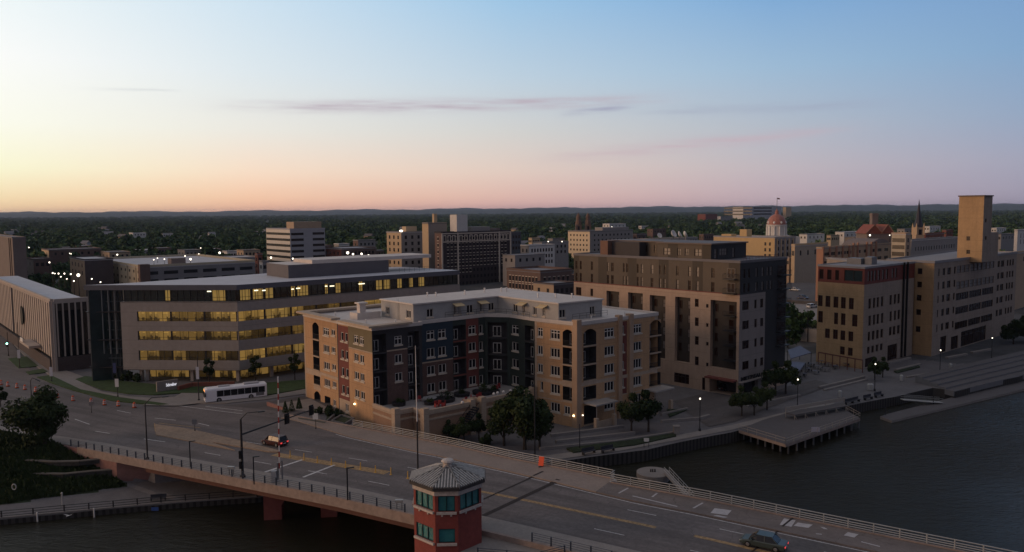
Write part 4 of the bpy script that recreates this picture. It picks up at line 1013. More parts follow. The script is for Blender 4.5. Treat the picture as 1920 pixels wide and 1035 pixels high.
# top storey: dark glass bays and lit rooms between them
tz0, tz1 = oz[1], oz[0]
def topfloor(fc, px, lits, ua=0, ub=None):
    ub = ub or fc.L-.3
    m = MB(fc.T); m.quad((ua,.9,tz0), (ub,.9,tz0), (ub,.9,tz1), (ua,.9,tz1)); w = m.build('top_window', [ocgl], of)
    m = MB(fc.T); k = int((ub-ua)/1.5)
    for j in range(k+1):
        u = ua+(ub-ua)*j/k; m.box(u-.05, .80, tz0, u+.05, .88, tz1)
    m.box(ua, .79, tz0+.9, ub, .87, tz0+.97)
    m.build('mullion', [steel_d], w)
    for a, b in lits:
        a, b = fc.u(a, px), fc.u(b, px); m = MB(fc.T); m.quad((a,.87,tz0+.2), (b,.87,tz0+.2), (b,.87,tz1-.1), (a,.87,tz1-.1)); r_ = m.build('lit_room', [litb if (b-a) < 4.5 else lit], of)
        m = MB(fc.T); m.box((a+b)/2-.05,.80,tz0,(a+b)/2+.05,.86,tz1); m.box(a-.1,.78,tz0,a+.06,.86,tz1); m.box(b-.06,.78,tz0,b+.1,.86,tz1); m.build('mullion', [steel_d], r_)
topfloor(g1, 555, [(306,316),(395,420)], g1.u(229,555))
topfloor(g2, 545, [(452,472),(476,496),(500,515),(548,556),(560,581),(612,618),(632,642),(676,683),(708,720),(722,735),(748,757),(770,778),(788,800)])
for x0, x1, y in ((386,393,547),(479,486,545),(494,500,545),(549,553,542.6),(558,565,541),(612,616,537),(621,629,536.7),(675,686,532.5)):
    a, b = g1.u(x0, y) if x0 < 440 else g2.u(x0, y), g1.u(x1, y) if x0 < 440 else g2.u(x1, y); fc = g1 if x0 < 440 else g2
    z = fc.z((x0+x1)/2, y); m = MB(fc.T); m.box(a, .6, z-.1, b, .75, z+.12); m.build('tube_light', [tubel], of)
# flat roof, deep fascia and the plant room
RB = [P(759,500.5,OZ), P(610,503,OZ), P(480,514,OZ), P(213,532.5,OZ)]
ro = [OG, OC, OE]+RB
mb = MB(); mb.prism(ro, tz1, OZ, 0, 1); mb.build('roof', [fasc, OR_], of)
P0 = P(541, 522, OZ); pu = (-V[0], -V[1])
kk1 = hitcol(P0, V, 729, 510); kk2 = hitcol(P0, bkv, 500, 505)
pr = [P0, (P0[0]+V[0]*kk1, P0[1]+V[1]*kk1), (P0[0]+V[0]*kk1+bkv[0]*kk2, P0[1]+V[1]*kk1+bkv[1]*kk2), (P0[0]+bkv[0]*kk2, P0[1]+bkv[1]*kk2)]
pz = zat(P0[0], P0[1], 541, 497)
mb = MB(); mb.prism(pr, OZ+.01, pz, 0, 1); mb.build('plant_room', [mat('plant_cladding', (.12,.11,.12), .7, .08, .4), roofm], of)
pr2 = [L2(9, 3, P0, V, bkv), L2(40, 3, P0, V, bkv), L2(40, 9, P0, V, bkv), L2(9, 9, P0, V, bkv)]
mb = MB(); mb.prism(grow(pr2, 2.4), pz+.01, pz+.9); mb.build('plant_room_roof', [roofm], of)
guard([L2(30,-2.5,P0,V,bkv), L2(46,-2.5,P0,V,bkv), L2(46,1,P0,V,bkv)], OZ, 1.1, MATS['slate_blue_steel'], of)
# glass corner
gb = MB(gg.T); cg = Fac(OG, OS, 0, OZ)
m = MB(gg.T); m.quad((.2,1.2,0), (gg.L,1.2,0), (gg.L,1.2,tz1), (.2,1.2,tz1)); w = m.build('curtain_wall', [ocgl], of)
m = MB(gg.T)
for j in range(9): u = .3+(gg.L-.5)*j/8; m.box(u-.06, 1.02, 0, u+.06, 1.17, tz1)
for z in (3.2, 5.2, 7.4, 9.5, 11.7, 13.8, 16.0, 18.2): m.box(.2, 1.0, z-.12, gg.L, 1.16, z+.12)
m.build('mullion', [mat('glazing_bar', (.05,.06,.065), .5, 0)], w)
g3 = Fac(P(213,532.5,OZ), OG, 0, OZ); m = MB(g3.T); m.quad((0,1.0,0),(g3.L-1,1.0,0),(g3.L-1,1.0,tz1),(0,1.0,tz1)); w = m.build('curtain_wall', [ocgl], of)
m = MB(g3.T)
for j in range(int(g3.L/1.6)): u = .3+1.6*j; m.box(u-.05, .84, 0, u+.05, .97, tz1)
for z in (3.2, 5.2, 7.4, 9.5, 11.7, 13.8, 16.0, 18.2): m.box(.1, .82, z-.1, g3.L-1, .95, z+.1)
m.build('mullion', [MATS['glazing_bar']], w)
m = MB(gg.T)
for j in range(5): u = .8+1.5*j; m.box(u-.05, .4, 0 if j < 2 else tz0-12, u+.05, .95, tz1)
m.build('sun_fin', [mat('pale_fin', (.25,.26,.26), .5, .05)], of)
for z in (16.0, 9.6, 3.3):
    m = MB(gg.T); m.box(0, .1, z-.2, gg.L-.1, 1.0, z); m.build('canopy_ledge', [steel_d], of)
# recessed ground floor
for fc, dp, px in ((g1, 5.0, 0), (g2, 5.0, 0)):
    a = 3 if fc is g1 else 0
    nb = int((fc.L-a)/8)
    for i in range(nb):
        ua, ub = a+(fc.L-a)*i/nb, a+(fc.L-a)*(i+1)/nb
        m = MB(fc.T); m.quad((ua,dp,0), (ub,dp,0), (ub,dp,oz[8]), (ua,dp,oz[8]), 0); w = m.build('ground_floor_window', [litd if fc is g1 else [lit, lit3, lit2][i % 3]], of)
        m = MB(fc.T)
        for j in range(5): u = ua+(ub-ua)*j/4; m.box(u-.06, dp-.12, 0, u+.06, dp-.02, oz[8])
        m.box(ua, dp-.121, .0, ub, dp-.02, .15); m.build('mullion', [steel_d], w)
for u in (3.5, 5.0, 15.5): x, y = g1.pt(u, 1.4); mb = MB(); mb.T = g1.T; mb.box(u-.35, 1.0, 0, u+.35, 1.7, oz[8]); mb.build('column', [stone], of)
mb = MB(g1.T); mb.box(g1.L-1.2,.8,0,g1.L-.5,1.5,oz[8]); mb.build('column', [stone], of)
for u in range(8, int(g2.L), 9): mb = MB(g2.T); mb.box(u-.35, 1.0, 0, u+.35, 1.7, oz[8]); mb.build('column', [stone], of)
# ------------------------------------------------------------------ finned building on the left
SC_ = P(104, 697, 0); sz = zat(SC_[0], SC_[1], 100, 565)
sb = thing('finned_building', 'tan civic building wrapped in close vertical stone fins at the left edge', 'building', (SC_[0], SC_[1], 0))
SL = (SC_[0]-U[0]*110, SC_[1]-U[1]*110); k = hitcol(SC_, V, 176, 620); SR = (SC_[0]+V[0]*k, SC_[1]+V[1]*k)
ha, hb = Fac(SL, SC_, 0, sz), Fac(SC_, SR, 0, sz)
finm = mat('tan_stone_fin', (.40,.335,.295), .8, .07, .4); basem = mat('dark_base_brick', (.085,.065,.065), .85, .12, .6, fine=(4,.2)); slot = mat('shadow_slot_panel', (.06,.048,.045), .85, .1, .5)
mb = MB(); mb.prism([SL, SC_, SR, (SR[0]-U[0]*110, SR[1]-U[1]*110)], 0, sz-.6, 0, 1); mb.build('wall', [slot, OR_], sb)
mb = MB(ha.T); n = 37
zb = 3.4
for i in range(n):
    u = ha.L-1.6-i*2.9
    if i == 19: continue
    mb.box(u-1.0, -.35, zb, u+.75, -.01, sz)
mb.box(ha.L-.5, -.6, 0, ha.L+.1, -.01, sz+.003); mb.build('fin', [finm], sb, kind='stuff')
mb = MB(hb.T)
for i in range(8): u = .9+i*1.35; mb.box(u-.16, -.5, zb+.2, u+.16, -.01, sz-.3)
mb.box(-.1, -.55, 0, .5, -.01, sz-.004); mb.build('fin', [finm], sb, kind='stuff')
mb = MB(hb.T); mb.quad((.5,-.004,zb),(hb.L,-.004,zb),(hb.L,-.004,sz-2.4),(.5,-.004,sz-2.4)); mb.box(9.6,-.3,0,10.8,-.006,sz-1.5,1); mb.build('slot_glazing', [glass_d, basem], sb)
mb = MB(ha.T); mb.box(20, -1.0, 0, ha.L-.5, -.6, zb-.4); mb.T = hb.T; mb.box(.5, -.7, 0, hb.L, -.008, zb); mb.build('base_wall', [basem], sb)
mb = MB(ha.T); mb.box(0, -.3, sz-.6, ha.L-.5, .4, sz+.5, 0); mb.T = hb.T; mb.box(.4, -.3, sz-.595, hb.L, .4, sz+.5); mb.build('roof_edge', [finm], sb)
cx_ = ha.u(47, 590)
mb = MB(ha.T); v = []; 
for i in range(20): a = 2*pi*i/20; v.append((cx_+1.9*cos(a), -.62, sz-7+2.6*sin(a)))
v2 = [(x, -.9, z) for x, y, z in v]; mb.add(v+v2, [tuple(range(39, 19, -1)) if 0 else tuple(range(20, 40))]+[(i, (i+1) % 20, 20+(i+1) % 20, 20+i) for i in range(20)]); mb.build('emblem_disc', [black], sb)
mb = MB(ha.T); u = ha.u(70, 620); mb.box(u-7, -3.2, 4.2, u+7, -.6, 4.8, 0); mb.box(u-5, -3.3, 4.9, u-1, -3.1, 5.8, 1); mb.build('entrance_canopy', [finm, white_m], sb)

# ------------------------------------------------------------------ apartment-over-base building: tan base, bronze metal top
CC = P(1384, 744, -2.2); cz = zat(CC[0], CC[1], 1391, 491); cm = zat(CC[0], CC[1], 1390, 553.5)
cb = thing('bronze_clad_block', 'tall block with bronze ribbed upper floors over a tan base, by the plaza', 'apartment building', (CC[0], CC[1], -2.2))
k = hitcol(CC, (-cos(R(-47)), -sin(R(-47))), 1076, 560); CL = (CC[0]-cos(R(-47))*k, CC[1]-sin(R(-47))*k)
cv = D2(41); k = hitcol(CC, cv, 1474, 560); CR = (CC[0]+cv[0]*k, CC[1]+cv[1]*k)
h1, h2 = Fac(CL, CC, -3, cz), Fac(CC, CR, -3, cz)
tanb = mat('tan_panel', (.44,.32,.24), .85, .07, .3, fine=(1.5,.06), weather=.10); bronze = stripe_mat('bronze_ribbed_metal', (.088,.069,.054), (.042,.033,.026), 2.2, 'D', .6, .3)
greyt = mat('taupe_panel', (.26,.225,.21), .85, .06, .3, weather=.10); dkm = stripe_mat('dark_ribbed_metal', (.035,.034,.036), (.02,.02,.022), 2.2, 'D', .6, .3)
ST_D = dict(id='dark', frame=mat('dark_window_frame', (.04,.028,.024), .5, 0), glass=glass_r, n=1, fw=.05)
ST_L = sty(ST_D, tr=.45, glass=glass_b)
wins = []; zT = [(h1.z(1090, 505-8), h1.z(1090, 505+0))]
zc1 = (h1.z(1392, 505), h1.z(1392, 545))
rowA = (cz-3.6, cz-1.6); rowB = (cz-6.7, cz-4.7)
rp = random.Random(5)
for (a, b) in ((1079,1083),(1087,1091),(1108,1112),(1138,1142),(1146,1151),(1168,1171.5),(1174,1178),(1194,1198),(1201.5,1206),(1220,1225),(1236,1240),(1244.5,1248.5),(1267.5,1273),(1290,1295.5),(1305,1311),(1333.5,1340)):
    for z0, z1 in (rowA, rowB): wins.append((h1.u(a,520), h1.u(b,520), z0-.2, z1, sty(ST_D, tr=.5), glass_b if rp.random() < .45 else glass_r))
zz = cm; 
for (a, b, y0, y1) in ((1080,1090,538,553),(1107,1112,541,555)): wins.append((h1.u(a,545), h1.u(b,545), h1.z(a,y1), h1.z(a,y0), sty(ST_D, n=2)))
for x0, x1 in ((1303,1310),):
    for y0, y1 in ((560,575),(595,611),(630,646),(668,684)): wins.append((h1.u(x0,y0), h1.u(x1,y0), h1.z(x0,y1), h1.z(x0,y0), sty(ST_D, tr=.5)))
for y0, y1 in ((570,577),(606,613),(641,648),(680,687)): wins.append((h1.u(1324,y0), h1.u(1328.5,y0), h1.z(1326,y1), h1.z(1326,y0), ST_D))
wins.append((h1.u(1264,705), h1.u(1292,705), h1.z(1270,717), h1.z(1270,699), sty(ST_D, n=4, tr=.7)))
wins.append((h1.u(1316.5,720), h1.u(1322,720), -2.1, h1.z(1319,708), ST_D))
zbot = h1.z(1278, 679); dkp = []
pan = [(1137,1161,545,None),(1177.5,1205,548,None),(1218,1247.5,553,None),(1265.5,1294,556,679),(1332,1381,562,694)]
for a, b, y0, y1 in pan: dkp.append((h1.u(a,600), h1.u(b,600), h1.z(1278,679), h1.z(a,y0), 1.0))
gar = (h1.u(1330,740), h1.u(1380,740), -2.15, h1.z(1332,706), 3.0)
mb = MB(); front(cb, h1, None, wins, [(0, 99, cm, 99, 1), (0, 99, cm-.001, cm+.2, 2)], mb=mb, extra_holes=dkp+[gar], depth=.18)
wins2 = []
for (a, b) in ((1394,1397),(1402,1406),(1416.5,1420.5),(1428,1432),(1437.5,1441),(1444,1448)):
    for z0, z1 in (rowA, rowB): wins2.append((h2.u(a,520), h2.u(b,520), z0, z1, ST_L if a > 1410 else ST_D))
for (a, b) in ((1392,1404),(1414.5,1419),(1425.5,1431)):
    for y0, y1 in ((565,582),(602,618),(639,655),(678,694)):
        wins2.append((h2.u(a,y0), h2.u(b,y0), h2.z(1394,y1), h2.z(1394,y0), sty(ST_D, n=2 if b-a > 8 else 1)))
uc = h2.u(1434, 620)
shop = (h2.u(1393,720)+.1, h2.u(1421,720), -2.15, h2.z(1394,716), .8)
front(cb, h2, None, wins2, [(0, 99, cm, 99, 3), (uc, 99, -2.2+4.2, 99, 3), (0, uc, -9, cm, 4)], mb=mb, extra_holes=[shop], depth=.18)
bk = (-cv[1], cv[0]); CRb = (CR[0]-cos(R(-47))*16, CR[1]-sin(R(-47))*16); CLb = (CL[0]+cv[0]*18, CL[1]+cv[1]*18)
mb.build('wall', [tanb, bronze, maroon, dkm, greyt], cb)
foot = [CL, CC, CR, CRb, CLb]
mb = MB()
for a, b in ((CR, CRb), (CRb, CLb), (CLb, CL)): g = Fac(a, b, -3, cz); mb.T = g.T; mb.quad((0,0,-3),(g.L,0,-3),(g.L,0,cz),(0,0,cz))
mb.T = None; mb.build('rear_wall', [greyt], cb)
for i, (u0_, u1_, z0, z1, dp) in enumerate(dkp):
    b = MB(h1.T); b.quad((u0_,dp,z0),(u1_,dp,z0),(u1_,dp,z1),(u0_,dp,z1)); b.build('recessed_bay', [stripe_mat('bay_ribbed_metal', (.052,.042,.035), (.03,.023,.02), 2.2, 'D', .6, .3)], cb)
    fb = Fac(h1.pt(0,dp-.02), h1.pt(h1.L,dp-.02), 0, 1); w_ = u1_-u0_; nf = int((z1-z0)/3.25)
    for j in range(nf):
        zc_ = z1-.8-3.25*j
        if i < 4: add_win(cb, fb, u0_+w_*.12, u0_+w_*.32, zc_-1.9, zc_, ST_D, near=False, y=0); add_win(cb, fb, u0_+w_*.68, u0_+w_*.88, zc_-1.9, zc_, ST_L, near=False, y=0)
        else:
            add_win(cb, fb, u0_+.5, u0_+1.3, zc_-1.9, zc_, ST_D, near=False, y=0); add_win(cb, fb, u0_+w_*.62, u0_+w_*.82, zc_-2.1, zc_, ST_D, near=False, y=0)
            b = MB(h1.T); b.box(u0_+w_*.52, -.5, zc_-2.5, u1_-.1, dp, zc_-2.3); b.box(u0_+w_*.52, -.5, zc_-1.35, u1_-.1, -.44, zc_-1.28)
            for k in range(14): u = u0_+w_*.52+(w_*.48-.1)*k/13; b.box(u-.015,-.49,zc_-2.3,u+.015,-.45,zc_-1.35)
            b.build('balcony', [steel_d], cb)
for (fc, ua, ub) in ((h1, h1.u(1361,500), h1.u(1383,500)), (h2, h2.u(1457,500), h2.L)):
    for zf in ((cm+.3, cm+3.4) if fc is h1 else (cm+.3, cm+3.4, cm-3, cm-6.2, cm-9.4, cm-12.6)):
        b = MB(fc.T); b.box(ua, -1.3, zf-.2, ub, -.01, zf); b.box(ua, -1.3, zf+1.0, ub, -1.24, zf+1.07)
        for k in range(12): u = ua+(ub-ua)*k/11; b.box(u-.02,-1.29,zf,u+.02,-1.25,zf+1.0)
        for u in (ua, ub-.06): b.box(u, -1.29, zf+1.0, u+.06, -.02, zf+1.06)
        b.build('balcony', [steel_d], cb)
        fb = Fac(fc.pt(0,-.04), fc.pt(fc.L,-.04), 0, 1); add_win(cb, fb, ua+.4, ub-.4, zf+.1, zf+2.2, sty(ST_W, n=2, fw=.05, glass=glass_r, frame=mat('weathered_frame', (.20,.18,.17), .6, 0)) if fc is h1 else ST_D, near=False, y=0)
b = MB(h1.T); b.quad((gar[0],3,-3),(gar[1],3,-3),(gar[1],3,gar[3]),(gar[0],3,gar[3]), 0); b.box(gar[0]-.3,-1.6,gar[3]-.1,gar[1]+.2,-.02,gar[3]+.25,1); b.build('garage_bay', [black_i, maroon], cb)
b = MB(h2.T); b.quad((shop[0],.8,-3),(shop[1],.8,-3),(shop[1],.8,shop[3]),(shop[0],.8,shop[3]), 0); b.box(-.3,-.9,shop[3]+.05,h2.u(1431,715),-.02,shop[3]+.25,1); b.build('shop_front', [glass_d, greyt], cb)
roof_slab(cb, grow(foot, .1), cz, .3, 0, mat('bronze_roof', (.16,.15,.16), .8, .1, .3), parapet=.25)
# raised roof storey, its screen wall and stair tower
rz0 = cz; Q = lambda x, y: P(x, y, cz)
pA = Fac(h1.pt(h1.u(1232,475), .4), h1.pt(h1.u(1331,485), .4), cz+.01, zat(*h1.pt(h1.u(1331,485), .4), 1331, 459))
k = hitcol(pA.B, cv, 1399, 470); PB = (pA.B[0]+cv[0]*k, pA.B[1]+cv[1]*k)
pB = Fac(pA.B, PB, pA.z0, pA.z1); m = MB()
front(cb, pA, None, [(pA.u(a,470), pA.u(b,470), cz+.8, cz+2.4, sty(ST_D, n=2, tr=.5), glass_b) for a, b in ((1244,1257),(1270,1277),(1284,1291),(1302,1316))], mb=m)
pC = Fac(h1.pt(h1.u(1120,470), 4.5), h1.pt(h1.u(1232,475), 4.5), pA.z0, pA.z1)
front(cb, pB, None, [(1.2, 2.4, cz+.3, cz+2.5, ST_L), (3.2, 6.2, cz+.9, cz+2.5, sty(ST_D, n=3, tr=.5), glass_b), (8.2, 9.2, cz+.3, cz+2.5, ST_L)], [(0,99,0,99,1)], mb=m)
front(cb, pC, None, [(pC.u(1208,465), pC.u(1213,465), cz+.9, cz+2.8, ST_D), (pC.u(1226,465), pC.u(1230,465), cz+.9, cz+2.8, ST_D)], mb=m)
m.build('penthouse_wall', [bronze, dkm], cb)
b4 = 15; qq = [pC.A, pC.B, pA.A, pA.B, pB.B, (pB.B[0]+h1.d[0]*-20, pB.B[1]+h1.d[1]*-20), (pC.A[0]+cv[0]*8, pC.A[1]+cv[1]*8)]
m = MB(); m.prism(grow(qq, .35), pA.z1, pA.z1+.3); m.build('penthouse_roof', [mat('bronze_edge', (.12,.09,.08), .6, .08)], cb)
sA = h1.pt(h1.u(1124,470), .3); sB = h1.pt(h1.u(1138,470), .3); m = MB(); m.prism([sA, sB, (sB[0]+cv[0]*5, sB[1]+cv[1]*5), (sA[0]+cv[0]*5, sA[1]+cv[1]*5)], cz, pA.z1+.25); m.build('stair_tower', [mat('copper_brown_panel', (.16,.085,.06), .7, .08)], cb)
sC = (sB[0]+cv[0]*1.5, sB[1]+cv[1]*1.5); sD = h1.pt(h1.u(1188,470), 2.2); m = MB(); m.prism([sC, sD, (sD[0]+cv[0]*3, sD[1]+cv[1]*3), (sC[0]+cv[0]*3, sC[1]+cv[1]*3)], cz, pA.z1); m.build('screen_wall', [mat('charcoal_screen', (.05,.045,.048), .7, .08)], cb)
guard([L2(0,0,h2.pt(3,1.2)), h2.pt(h2.L-1,1.2)], cz, .9, mat('red_brown_rail', (.12,.04,.035), .6, 0), cb, gap=1.2)
def text_on(fc, txt, u, z, h, m_, root, y=-.12, name='lettering', bold=.02, width=None):
    c = bpy.data.curves.new(name, 'FONT'); c.body = txt; c.size = h; c.extrude = .04; c.offset = bold; c.align_x = 'LEFT'
    o = bpy.data.objects.new(name, c); col.objects.link(o)
    dg = bpy.context.evaluated_depsgraph_get(); me = bpy.data.meshes.new_from_object(o.evaluated_get(dg)); bpy.data.objects.remove(o)
    me.materials.clear(); me.materials.append(m_)
    xs = [v.co.x for v in me.vertices]
    sc_ = width/(max(xs)-min(xs)) if width and xs else 1
    for v in me.vertices: v.co.x *= sc_
    o = bpy.data.objects.new(name, me); col.objects.link(o); o.parent = root
    org = ORG[root.name]; x, yy = fc.pt(u, y); o.location = (x-org[0], yy-org[1], z-org[2]); o.rotation_euler = (pi/2, 0, fc.an); return o
sw = h2.u(1431,705)-.6
text_on(h2, 'METREAU', .8, shop[3]+.35, 1.1, black, cb, bold=.04, width=sw-.9)
# ------------------------------------------------------------------ tan building with the maroon top storey, and its long neighbour with the tower
TCn = P(1616, 692, -2.2); tz = zat(TCn[0], TCn[1], 1622, 502)
tb = thing('tan_block', 'tan riverside block with a maroon glazed top storey and big dark windows', 'building', (TCn[0], TCn[1], -2.2))
ul = ang_l = (cos(R(-54)), sin(R(-54))); k = hitcol(TCn, (-ul[0], -ul[1]), 1532, 590); TL = (TCn[0]-ul[0]*k, TCn[1]-ul[1]*k)
vr = D2(41); k = hitcol(TCn, vr, 1712, 590); TR_ = (TCn[0]+vr[0]*k, TCn[1]+vr[1]*k)
t1, t2 = Fac(TL, TCn, -3, tz), Fac(TCn, TR_, -3, tz)
tanw = mat('tan_render_lit', (.42,.275,.15), .85, .09, .3, fine=(2,.1), weather=.14); taup = mat('tan_render_shade', (.32,.255,.21), .85, .09, .3, fine=(2,.1), weather=.14); redm = mat('oxblood_metal', (.15,.035,.025), .6, .08, .4)  # one tan render twice: warm for lit left faces, greyer for shaded faces
tm = t1.z(1618, 534)
wins = [(t1.u(a,520), t1.u(b,520), tm+.7, tz-1.0, ST_D) for a, b in ((1536,1544),(1551,1559),(1566,1573))]+[(t1.u(1583,520), t1.u(1617,520), tm+.7, tz-.8, sty(ST_D, n=2, glass=ocgl))]
for cols_, y0, y1 in (([(1534,1542.5),(1548,1557),(1563,1572),(1577,1586),(1592,1601)],556,577),([(1534,1543),(1564,1571.5),(1577,1585.5),(1598,1608)],586,608),([(1547,1556),(1562,1571),(1576,1585),(1591,1600)],618,636),([(1575,1584),(1590,1599)],648,663)):
    for a, b in cols_: wins.append((t1.u(a,y0), t1.u(b,y0), t1.z(1567,y1), t1.z(1567,y0), sty(ST_D, n=2, tr=.5, glass=mat('red_brown_pane', (.04,.013,.009), .3, .3, .5, spec=.2))))
m = MB(); front(tb, t1, None, wins, [(0,99,tm,99,1)], mb=m, depth=.25)
wins = []
for cols_, y0, y1 in (([(1628.5,1633.5),(1637,1641.5),(1644,1648.5),(1652,1656.5),(1668,1672.5),(1676,1680.5),(1683,1687.5)],560,579),([(1628.5,1633.5),(1637,1641.5),(1644,1648.5),(1652,1656.5),(1668,1672.5),(1676,1680.5),(1683,1687.5)],592,611),([(1627.5,1632),(1635,1640),(1643,1648),(1651,1656),(1667,1672),(1674,1679),(1682,1687)],622,639),([(1626,1631),(1634,1639),(1642,1647),(1650,1655)],650,663)):
    for a, b in cols_: wins.append((t2.u(a,y0), t2.u(b,y0), t2.z(1630,y1), t2.z(1630,y0), ST_D))
wins += [(t2.u(a,515), t2.u(a,515)+1.3, tm+.7, tz-1, ST_L) for a in (1627,1633,1639,1646,1654,1661,1672,1678)]
wins.append((t2.u(1664,660), t2.u(1682,660), -2.1, t2.z(1665,648), sty(ST_D, n=2))); wins.append((t2.u(1622,680), t2.u(1640,680), -2.1, t2.z(1624,672), ST_D))
front(tb, t2, None, wins, [(0,99,tm,99,1),(0,99,-9,tm,2)], mb=m, depth=.25)
TRb = (TR_[0]-ul[0]*k*.9, TR_[1]-ul[1]*k*.9); TLb = (TL[0]+vr[0]*20, TL[1]+vr[1]*20)
for a, b in ((TR_, TRb), (TRb, TLb), (TLb, TL)): g = Fac(a, b, -3, tz); m.T = g.T; m.quad((0,0,-3),(g.L,0,-3),(g.L,0,tz),(0,0,tz), 2)
m.T = None; m.build('wall', [tanw, redm, taup], tb)
roof_slab(tb, grow([TL,TCn,TR_,TRb,TLb], .15), tz+.02, .3, 0, mat('grey_flat_roof', (.25,.24,.25), .85, .08, .2), parapet=.2)
for x in (1690.5,1697): m = MB(t2.T); u = t2.u(x,600); m.box(u-.16,-.5,-2,u+.16,-.05,tz+.3); m.build('downpipe', [black], tb)
m = MB(); q0 = L2(-9, 11, TCn, ul, vr)
for a, b, c, e, h in ((-10,10,-6,13,1.6),(-5.5,11,-3.5,14,2.0),(-10,15,-5,17,1.2)): m.prism([L2(a,b,TCn,ul,vr),L2(c,b,TCn,ul,vr),L2(c,e,TCn,ul,vr),L2(a,e,TCn,ul,vr)], tz, tz+h)
m.build('roof_unit', [steel_g], tb)
# neighbour
lb = thing('long_tan_building', 'long tan riverside building whose square ochre tower rises above every roof', 'building', (TR_[0], TR_[1], -2.2))
NA = (TR_[0]+.05*vr[0]+ul[0]*.5, TR_[1]+.05*vr[1]+ul[1]*.5)
kx = hitcol(NA, (vr[0],vr[1]), 1748, 560)
# ochre return wall set back, then the long riverside face
N0 = P(1746, 668, -2.2); nz = zat(N0[0], N0[1], 1748, 492)
k = hitcol(N0, (-ul[0],-ul[1]), 1712, 600); N1 = (N0[0]-ul[0]*k, N0[1]-ul[1]*k)
k = hitcol(N0, vr, 1903, 560); N2 = (N0[0]+vr[0]*k, N0[1]+vr[1]*k)
n1_, n2_ = Fac(N1, N0, -3, nz), Fac(N0, N2, -3, nz)
m = MB()
wins = [(n1_.u(1720,520), n1_.u(1729,520), n1_.z(1725,y+11), n1_.z(1725,y), ST_D) for y in (503,528,553,580,612)]
front(lb, n1_, None, wins, mb=m)
wins = []; rows_ = [503,528,553,579,606,634]
for y in rows_[:5]:
    z1 = n2_.z(1768, y); z0 = z1-2.0
    for a, b in ((1757,1760),(1766,1770.5),(1774.5,1781),(1787,1790)): wins.append((n2_.u(a,560), n2_.u(b,560), z0, z1, ST_L if a == 1757 else ST_D))
    for a, b in ((1868,1872),(1874,1880),(1885,1888),(1890,1893),(1895,1898)): wins.append((n2_.u(a,560), n2_.u(b,560), z0, z1, ST_D))
ua, ub = n2_.u(1793,520), n2_.u(1864,520)
for j, y in enumerate((498,528,550,576,604)):
    z1 = n2_.z(1794, y); 
    for i in range(3):
        a = ua+(ub-ua)*i/3+.25; b = ua+(ub-ua)*(i+1)/3-.25
        if j < 2:
            for q_ in range(3): w = (b-a)/3; wins.append((a+w*q_+.1, a+w*(q_+1)-.1, z1-2.2, z1-.1, ST_L))
        else: wins.append((a, b, z1-2.1, z1, sty(ST_D, n=5)))
wins += [(n2_.u(1763,640), n2_.u(1774,640), -2.1, n2_.z(1763,632), sty(ST_D, n=2)), (n2_.u(1783,640), n2_.u(1796,640), -2.1, n2_.z(1783,632), sty(ST_D, n=2)), (n2_.u(1802,630), n2_.u(1848,630), -2.1, n2_.z(1803,622), sty(ST_D, n=6, tr=.7))]
front(lb, n2_, None, wins, [(ua,ub,n2_.z(1794,541),nz-.2,2),(0,99,-9,nz,1)], mb=m)
N3 = (N2[0]-ul[0]*18, N2[1]-ul[1]*18); N4 = (N1[0]-ul[0]*0+vr[0]*0, N1[1])
for a, b in ((N2, N3), (N3, (N1[0]-ul[0]*8, N1[1]-ul[1]*8))): g = Fac(a, b, -3, nz); m.T = g.T; m.quad((0,0,-3),(g.L,0,-3),(g.L,0,nz),(0,0,nz), 1)
m.T = None; m.build('wall', [tanw, taup, redm], lb)
roof_slab(lb, grow([N1, N0, N2, N3, (N1[0]-ul[0]*8, N1[1]-ul[1]*8)], .15), nz+.02, .3, 0, MATS['grey_flat_roof'], parapet=.4)
# the tower
tD = 228.; r = ray(1841, 480); t = tD/r[1]; X0 = (r[0]*t, r[1]*t)
k = hitcol(X0, (-ul[0],-ul[1]), 1795.5, 450); X1 = (X0[0]-ul[0]*k, X0[1]-ul[1]*k); k2 = hitcol(X0, vr, 1858, 450); X2 = (X0[0]+vr[0]*k2, X0[1]+vr[1]*k2); X3 = (X1[0]+X2[0]-X0[0], X1[1]+X2[1]-X0[1])
xz = zat(*X0, 1842, 368); fx = Fac(X1, X0, nz-1, xz); fy = Fac(X0, X2, nz-1, xz); m = MB()
front(lb, fx, None, [(fx.u(1812,448), fx.u(1819,448), fx.z(1815,451), fx.z(1815,443), sty(ST_D, n=2, tr=.5)), (fx.u(1812,470), fx.u(1819,470), fx.z(1815,476), fx.z(1815,468.5), sty(ST_D, n=2, tr=.5))], mb=m)
front(lb, fy, None, [(fy.u(1847,412), fy.u(1850,412), fy.z(1848,417), fy.z(1848,410), ST_D), (fy.u(1847,445), fy.u(1850,445), fy.z(1848,450), fy.z(1848,443), ST_D)], [(0,99,-9,99,1)], mb=m)
for a, b in ((X2, X3), (X3, X1)): g = Fac(a, b, nz-1, xz); m.T = g.T; m.quad((0,0,g.z0),(g.L,0,g.z0),(g.L,0,xz),(0,0,xz), 1)
m.T = None; m.build('tower_wall', [tanw, taup], lb)
m = MB(); m.prism(grow([X1,X0,X2,X3], .25), xz, xz+.35); m.build('tower_cap', [MATS['bronze_edge']], lb)
m = MB(); q1 = (X2[0]+vr[0]*.1, X2[1]+vr[1]*.1); m.prism([q1, (q1[0]+vr[0]*6,q1[1]+vr[1]*6), (q1[0]+vr[0]*6-ul[0]*6,q1[1]+vr[1]*6-ul[1]*6), (q1[0]-ul[0]*6,q1[1]-ul[1]*6)], nz-1, zat(*q1, 1860, 436)); m.build('stair_block', [taup], lb)
